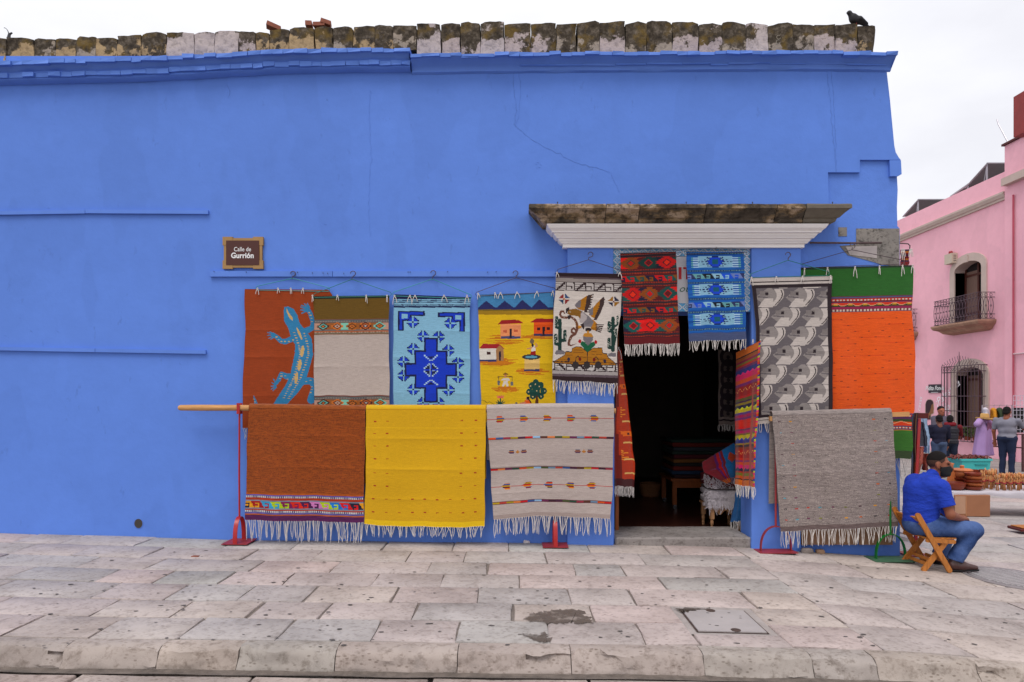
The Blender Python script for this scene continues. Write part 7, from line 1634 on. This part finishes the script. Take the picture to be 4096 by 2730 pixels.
B().lathe((x, yb, z), [(.11, 0), (.135, .03), (.14, .09), (.135, .10)], 28).mk('pot', M_OW, pt_, smooth=40); B().lathe((x, yb, z+.101), [(.15, 0), (.155, .015), (.12, .035), (.03, .045), (.028, .06), (.035, .075), (.02, .09)], 28).mk('lid', M_OW, pt_, smooth=40)
z = TZ
for k in range(5): bowl(3892+4*(k % 2), TY0+.16, z, .135-.004*k, .058, M_RW if k % 2 == 0 else M_OW, ['lowest', 'second', 'third', 'fourth', 'topmost'][k]+' small bowl in the stack of five bowls'); z += .053
for k, (px, r, h_) in enumerate(((3912, .07, .09), (3932, .06, .10), (3898, .055, .08))): bowl(px, TY0+.52, TZ+.16+.02*k, r, h_, M_RW, ['dark round', 'taller red', 'small brown'][k]+' wooden cup behind the bowl stack', 'wooden_cup', 'cup'); 
for k, (px, r, h_) in enumerate(((3912, .10, .16), (3934, .09, .17), (3898, .09, .19))): bowl(px, TY0+.52, TZ, r, h_, M_OW, ['broad', 'narrow', 'deep'][k]+' wooden tub under a cup behind the bowl stack', 'wooden_tub', 'tub')
M_BAND = mat('rubber_band', P(170, 50, 60), .6)
rs = random.Random(3); words_ = ['fanned', 'slender', 'thick', 'short', 'tall', 'leaning', 'dark', 'pale', 'mixed', 'loose', 'tight', 'broad', 'splayed', 'even']
for i in range(14):
    px = 3936+i*13.5+rs.uniform(-3, 3); yy = TY0+.09+.13*(i % 2)+(.12 if i < 4 else 0); x = at8(px, yy); tall = .31 if i < 4 else .26
    e = empty('spoon_bundle', (x, yy, TZ), 'bundle of wooden spoons tied with a red band on the white stall cloth', 'spoons', 'bundles of wooden spoons')
    for k in range(7):
        a = k*.9+i; dx, dy = .020*math.cos(a), .016*math.sin(a); sp = .034*math.cos(a); hgt = tall*rs.uniform(.85, 1.05); m = M_LW if (i+k) % 6 else M_OW
        b = B(); b.tube([(x+dx, yy+dy, TZ+.002), (x+dx*.6, yy+dy*.6, TZ+hgt*.4), (x+sp*.9, yy+dy*1.4, TZ+hgt*.75)], [.005, .005, .006], 6)
        b.tube([(x+sp*.9, yy+dy*1.4, TZ+hgt*.74), (x+sp, yy+dy*1.5, TZ+hgt*.82), (x+sp*1.1, yy+dy*1.6, TZ+hgt*.92), (x+sp*1.15, yy+dy*1.6, TZ+hgt)], [.007, .012, .013, .005], 8); b.mk('spoon', m, e, smooth=True)
    B().lathe((x, yy, TZ+tall*.4), [(.026, 0), (.029, .004), (.029, .012), (.026, .016)], 14).mk('band', M_BAND, e)
# turquoise crate with sandals
cy = 14.6-D0; cx0, cx1 = (3843-2048)*14.6/F, (3960-2048)*14.6/F; zc = zg(9.9, cy); ct = H-(1838-1590)*14.6/F
cr = empty('turquoise_crate', ((cx0+cx1)/2, cy+.2, zc), 'turquoise plastic crate heaped with brown leather sandals', 'crate'); M_TQ = mat('turquoise_plastic', P(76, 200, 196, 1.35), .4, .06, 3, .05)
v = [(cx0+.04, cy, zc+.002), (cx1-.06, cy, zc+.002), (cx1-.06, cy+.42, zc+.002), (cx0+.04, cy+.42, zc+.002), (cx0, cy-.03, ct), (cx1, cy-.03, ct), (cx1, cy+.45, ct), (cx0, cy+.45, ct)]
mk('tub', v, [(0, 3, 2, 1), (0, 1, 5, 4), (1, 2, 6, 5), (2, 3, 7, 6), (3, 0, 4, 7)], M_TQ, cr); b = B()
b.box(cx0-.02, cx1+.02, cy-.055, cy-.031, ct-.03, ct+.01).box(cx0-.02, cx1+.02, cy+.45, cy+.47, ct-.03, ct+.01).box(cx0-.02, cx0, cy-.03, cy+.45, ct-.03, ct+.01).box(cx1, cx1+.02, cy-.03, cy+.45, ct-.03, ct+.01); b.mk('rim', M_TQ, cr)
B().box(cx1-.34, cx1-.08, cy-.045, cy-.02, ct-.12, ct-.10).mk('grip', mat('turquoise_dark', P(50, 160, 160, 1.35), .4), cr)
b = B(); rs = random.Random(6)
for k in range(46):
    x, y = rs.uniform(cx0-.05, cx1), rs.uniform(cy, cy+.4); z = ct-.02+rs.uniform(0, .07)*(1-abs((x-cx0)/(cx1-cx0)-.5)); a = rs.uniform(0, 3.1); l = .10; b.tube([(x-l*math.cos(a), y-l*math.sin(a), z), (x, y, z+.05), (x+l*math.cos(a), y+l*math.sin(a), z)], [.012, .014, .012], 5)
b.mk('sandal_heap', mat('sandal_leather', P(120, 52, 44, 1.3), .5, .4, 9), cr, kind='stuff')
# black bags
for (px, D_, w, hh, lb) in ((3968, 14.0, .40, .26, 'black cloth bag slumped beside the turquoise crate'), (4068, 14.6, .46, .22, 'flat black bag on the ground behind the person in grey')):
    x, y = (px-2048)*D_/F, D_-D0; bf = Frame((x, y, zg(x, y)), .2); V, Fq = blend_mesh([('c', (-w*.4, 0, hh*.55), (w*.35, .05, hh*.42), hh*.5, hh*.4), ('e', (0, 0, hh*.5), (w*.5, .2, hh*.5))], .02, .05, wr=wrinkle(.012, 24, px), cuts=[((0, 0, 1), .0)]); mk('cloth_bag', bf(V), Fq, M_MASK, None, smooth=True, label=lb, cat='bag')
# lilac dress on a dummy with a straw hat
D_ = 18.4; dx_, dy_ = (3934-2048)*D_/F, D_-D0; gz = zg(dx_, dy_); zs = H-(1676-1590)*D_/F
dr_ = empty('lilac_dress', (dx_, dy_, gz), 'lilac embroidered dress displayed on a stand', 'dress'); M_LIL = mat('lilac_cotton', P(186, 150, 204, 1.3), .9, .08, 5, .3, 30); df = Frame((dx_, dy_, 0), math.radians(-60))
zb = H-(1822-1590)*D_/F
soft('dress_cloth', df, [('c', (0, -.17, zs-.06), (0, .17, zs-.06), .06, .06), ('e', (0, 0, zs-.2), (.12, .19, .2)), ('c', (0, -.05, zs-.35), (0, -.1, zb), .15, .2), ('c', (0, .05, zs-.35), (0, .1, zb), .15, .2), ('c', (0, -.2, zs-.05), (0, -.32, zs-.14), .07, .085), ('c', (0, .2, zs-.05), (0, .32, zs-.14), .07, .085)], .02, M_LIL, dr_, .08, wr=(lambda X, Y, Z: .014*np.sin(np.arctan2(X, Y)*9+Z*2)*np.clip((zs-Z)/.8, 0, 1)), cuts=[((0, 0, 1), zb)])
b = B().box(.135, .150, -.10, .10, zs-.30, zs-.10); fmk(b, 'embroidery', df, mat('embroidery', P(150, 96, 128, 1.3), .9, .6, 40), dr_); b = B().tube([(0, 0, zb+.05), (0, 0, gz)], .02, 8); fmk(b, 'stand_pole', df, M_GAL, dr_)
b = B().lathe((0, 0, gz), [(.16, 0), (.16, .012), (.03, .02)], 20); fmk(b, 'stand_base', df, M_GAL, dr_)
ht = empty('straw_hat', (dx_, dy_, zs+.0), 'tan wide brimmed straw hat resting on top of the lilac dress', 'hat'); M_STRAW = mat('straw', P(212, 164, 96, 1.3), .8, .2, 20, .4, 80)
hf = Frame((dx_, dy_-.05, zs-.02), 0); b = B().lathe((0, 0, 0), [(.215, .03), (.205, .0), (.12, .012), (.11, .05), (.10, .14), (.075, .165), (.03, .155)], 28); b.v = [(x, y, z+.06*x*-1+.25*x*x*2) for x, y, z in b.v]; fmk(b, 'hat_body', hf, M_STRAW, ht, smooth=True)
b = B().lathe((0, 0, 0), [(.119, .018), (.116, .05)], 28); b.v = [(x, y, z-.06*x+.5*x*x) for x, y, z in b.v]; fmk(b, 'hat_band', hf, mat('hat_band', P(120, 96, 84, 1.3), .8, .4, 30), ht)
# clothes rack and wire grid behind
D_ = 19.5; rx_, ry_ = (3978-2048)*D_/F, D_-D0; rz = H-(1622-1590)*D_/F
rk = empty('clothes_rack', (rx_, ry_, zg(rx_, ry_)), 'thin metal clothes rack behind the lilac dress', 'rack'); B().tube([(rx_-.35, ry_, zg(rx_, ry_)), (rx_-.35, ry_, rz), (rx_+.5, ry_, rz), (rx_+.5, ry_, zg(rx_, ry_))], .014, 8).mk('rack_frame', M_GAL, rk)
for k, (ox, c, ln, lb) in enumerate(((-.25, (222, 216, 226), .34, 'white blouse on the clothes rack'), (-.02, (222, 150, 40), .55, 'orange yellow garment on the clothes rack'), (.14, (60, 74, 50), .6, 'dark green patterned garment on the clothes rack'), (.34, (36, 26, 34), .7, 'black garment on the clothes rack'))):
    soft_ = blend_mesh([('c', (-.02, -.17, rz-.12), (-.02, .17, rz-.12), .04, .04), ('c', (0, 0, rz-.15), (0, 0, rz-ln), .08, .10), ('e', (0, 0, rz-.3), (.07, .18, .2)), ('c', (0, -.17, rz-.13), (.03, -.24, rz-.33), .045, .04), ('c', (0, .17, rz-.13), (.03, .24, rz-.33), .045, .04)], .022, .05, wr=wrinkle(.01, 24, k))
    gf = Frame((rx_+ox, ry_, 0), math.radians(-35)); e = empty('hanging_garment', (rx_+ox, ry_, rz-ln), lb, 'garment', 'garments on the clothes rack'); mk('garment_cloth', gf(soft_[0]), soft_[1], mat('garment_%d' % k, P(*c, 1.3), .9, .3, 9), e, smooth=True); B().tube([(rx_+ox, ry_, rz-.09), (rx_+ox, ry_, rz-.02), (rx_+ox+.02, ry_, rz+.016), (rx_+ox+.04, ry_, rz)], .006, 5).mk('hook', M_GAL, e)
D_ = 19.8; gx0, gx1, gy = (4053-2048)*D_/F, (4150-2048)*D_/F, D_-D0; gz0, gz1 = H-(1732-1590)*D_/F, H-(1632-1590)*D_/F
gp = empty('wire_grid', ((gx0+gx1)/2, gy, gz0), 'black cloth panel under a white wire display grid', 'display panel')
B().box(gx0, gx1, gy+.01, gy+.03, gz0, gz1).mk('cloth_panel', M_MASK, gp); b = B()
for i in range(8): x = gx0+(gx1-gx0)*i/7; b.tube([(x, gy, gz0-.05), (x, gy, gz1+.35)], .007, 5)
for j in range(9): z = gz0-.05+(gz1-gz0+.4)*j/8; b.tube([(gx0, gy, z), (gx1, gy, z)], .007, 5)
b.mk('grid', mat('white_wire', P(220, 216, 230, 1.3), .5), gp); B().tube([(gx0, gy, gz0-.05), (gx0, gy, zg(gx0, gy))], .012, 6).tube([(gx1, gy, gz0-.05), (gx1, gy, zg(gx1, gy))], .012, 6).mk('grid_legs', M_GAL, gp)
# stepped brown handrail
D_ = 18.8; M_RAILB = mat('brown_steel', P(84, 50, 52, 1.2), .5, .15, 8); hy = D_-D0; X8 = lambda px: (px-2048)*D_/F; Z8 = lambda py: H+(1590-py)*D_/F
hr = empty('stepped_handrail', (X8(3990), hy, zg(13, hy)), 'brown steel handrail with stepped top rail in front of the pink wall', 'handrail'); b = B()
seq = [(3886, 1768), (3940, 1768), (3940, 1764), (3978, 1764), (3978, 1759), (4022, 1759), (4022, 1752), (4066, 1747), (4066, 1738), (4140, 1738)]
for (p, q) in zip(seq[:-1], seq[1:]): b.bar((X8(p[0]), hy, Z8(p[1])), (X8(q[0]), hy, Z8(q[1])), .03, .03)
b.bar((X8(3922), hy, Z8(1784)), (X8(4090), hy, Z8(1792)), .03, .035); b.mk('rail', M_RAILB, hr)
for px, pt_y in ((3922, 1768), (4091, 1740)): B().bar((X8(px), hy, Z8(pt_y)), (X8(px), hy, zg(X8(px), hy)), .045, .045).mk('post', M_RAILB, hr)
# plants behind the lower window cage
def leafy(x, y, z, r, n, label):
    e = empty('window_plant', (x, y, z), label, 'plant', 'plants on the barred window sill'); rs = random.Random(int(y*100)); v = []; f = []
    for k in range(n):
        a = Vector((rs.gauss(0, r*.5), rs.gauss(0, r), rs.uniform(0, r*2.2))); d = Vector((rs.gauss(0, 1), rs.gauss(0, 1), rs.uniform(.2, 1.4))).normalized()*rs.uniform(.06, .13); s = d.cross(Vector((rs.random(), rs.random(), rs.random()))).normalized()*.022; o = Vector((x, y, z))+a; i = len(v); v += [o, o+d*.5+s, o+d, o+d*.5-s]; f.append((i, i+1, i+2, i+3))
    mk('leaves', v, f, mat('leaf_green', (.07, .10, .03), .6, .6, 14), e, kind='stuff'); B().lathe((x, y, z-.12), [(.08, 0), (.11, .14), (.10, .14), (.09, .06)], 14).mk('flower_pot', mat('clay_pot', P(140, 70, 50), .9), e); return e
cage_y = lo_[0]+.2
for k in range(3): leafy(XP-.16, cage_y+.45*k, .18, .14, 90, ['leafy potted plant', 'bushy potted plant', 'thin potted plant'][k]+' behind the iron bars of the lower window')
# ------------------------------------------------------------------ rack and textiles just round the corner of the blue building
Yr = .20; xr0, xr1 = W(3655, 0, Yr).x, W(3708, 0, Yr).x; zr_ = W(0, 1664, Yr).z
sr = empty('side_rack', (xr0, Yr, zg(4.5, .2)), 'dark red wooden rack with a cut beam end at the building corner', 'rack')
B().box(xr0, xr1-.004, Yr-.04, Yr+.5, zr_-.03, zr_+.03).mk('beam', M_WOOD3, sr); B().box(xr1-.004, xr1, Yr-.039, Yr+.499, zr_-.029, zr_+.029).mk('beam_end', M_WOOD, sr)
B().bar(W(3676, 1676, Yr-.02), W(3664, 1905, Yr-.06), .03, .03).bar(W(3664, 1905, Yr-.06), (W(3650, 0, Yr).x, Yr-.06, zg(4.5, .2)), .03, .03).mk('post', M_REDM, sr); x = W(3650, 0, Yr).x; B().box(x-.14, x+.10, Yr-.18, Yr+.08, zg(4.5, .2)+.004, zg(4.5, .2)+.014).mk('base_plate', M_REDD, sr)
def p_dark(p):
    for k, c in enumerate(((24, 26, 44), (40, 60, 90), (20, 18, 26), (60, 24, 30), (22, 24, 40), (96, 60, 30))): p.m((np.floor(p.u*7) % 6) == k, c)
    p.m((p.t > .55) & (p.u > .6), (150, 70, 30)); p.m(p.t > .8, (26, 24, 34))
gr8 = 'textiles hung on the rack round the corner'
rug('dark_striped_blanket', 'dark navy striped blanket hanging at the building corner', [(3648, 1655), (3642, 1710), (3646, 1900), (3622, 1960), (3618, 2010)], [(3672, 1652), (3666, 1710), (3668, 1880), (3652, 1960), (3640, 2010)], (.13, .16), p_dark, (24, 24, 38), fringe=True, fr_n=10, fr_len=46, seed=51, ripple=.02, group=gr8, fr_m=M_YARN_G)
rug('navy_jacket', 'navy jacket hanging from the side rack', [(3680, 1686), (3676, 1740), (3678, 1786)], [(3694, 1690), (3706, 1730), (3710, 1784)], (.24, .30), None, (30, 32, 54), seed=52, ripple=.02, group=gr8, cat='jacket')
rug('pale_blue_shirt', 'pale blue shirt hanging behind the navy jacket', [(3680, 1672), (3690, 1740), (3694, 1808)], [(3708, 1672), (3718, 1740), (3720, 1816)], (.36, .40), None, (150, 172, 200), seed=53, ripple=.025, group=gr8, cat='shirt')
def p_pinkish(p): p.m(np.sin(p.x*.5+p.y*.35) > .3, (200, 110, 90)); p.m(np.sin(p.x*.9-p.y*.5) > .75, (60, 30, 40))
rug('salmon_shawl', 'salmon patterned shawl hanging low from the side rack', [(3676, 1788), (3668, 1850), (3658, 1920)], [(3698, 1788), (3690, 1850), (3672, 1915)], (.26, .28), p_pinkish, (176, 90, 76), seed=54, ripple=.02, group=gr8, cat='shawl')
rug('brown_red_bag_cloth', 'brown red cloth hanging low behind the salmon shawl', [(3694, 1815), (3688, 1880)], [(3716, 1815), (3712, 1885)], .42, None, (120, 46, 34), seed=55, ripple=.02, group=gr8, cat='cloth')
def p_rr(p): p.m((np.floor(p.t*9) % 3) == 0, (60, 30, 60)); p.m((np.floor(p.t*9) % 4) == 1, (190, 110, 40))
ce = rug('red_corner_textile', 'small dark red textile with white tassels hung high at the building corner', [(3603, 1000), (3603, 1062)], [(3638, 998), (3636, 1060)], (.06, .10), p_rr, (120, 22, 34), seed=56, ripple=.008, group='textiles at the corner')
for px in (3608, 3616, 3640, 3646): tie(ce, px, 1000, .05, 42, flare=10)
B().tube([W(3597, 974, .06), W(3632, 976, .06), W(3640, 984, .06), W(3638, 1000, .06)], .006, 6).mk('iron_bracket', mat('rust_iron', P(92, 72, 72)), None, label='bent iron bracket at the corner above the green and orange rug', cat='bracket')

# corner of a low wooden stool at the edge of the square
D_ = 9.2; sx_, sy_ = (4062-2048)*D_/F, D_-D0; sz_ = H-(2112-1590)*D_/F; ls = empty('low_stool', (sx_+.2, sy_+.1, zg(sx_, sy_)), 'low rough wooden stool standing alone on the paving beyond the manhole cover', 'stool')
rbox('seat_plank', sx_, sx_+.42, sy_-.1, sy_+.16, sz_-.035, sz_, M_WOOD3, ls, .008, .004, 2); rbox('top_plank', sx_+.03, sx_+.40, sy_-.08, sy_+.14, sz_+.001, sz_+.018, M_WOOD2, ls, .005, .003, 2)
for (x, y) in ((sx_+.22, sy_-.04), (sx_+.38, sy_-.04), (sx_+.22, sy_+.1), (sx_+.38, sy_+.1)): B().bar((x, y, sz_-.034), (x, y, zg(x, y)), .035, .035).mk('leg', M_WOOD3, ls)
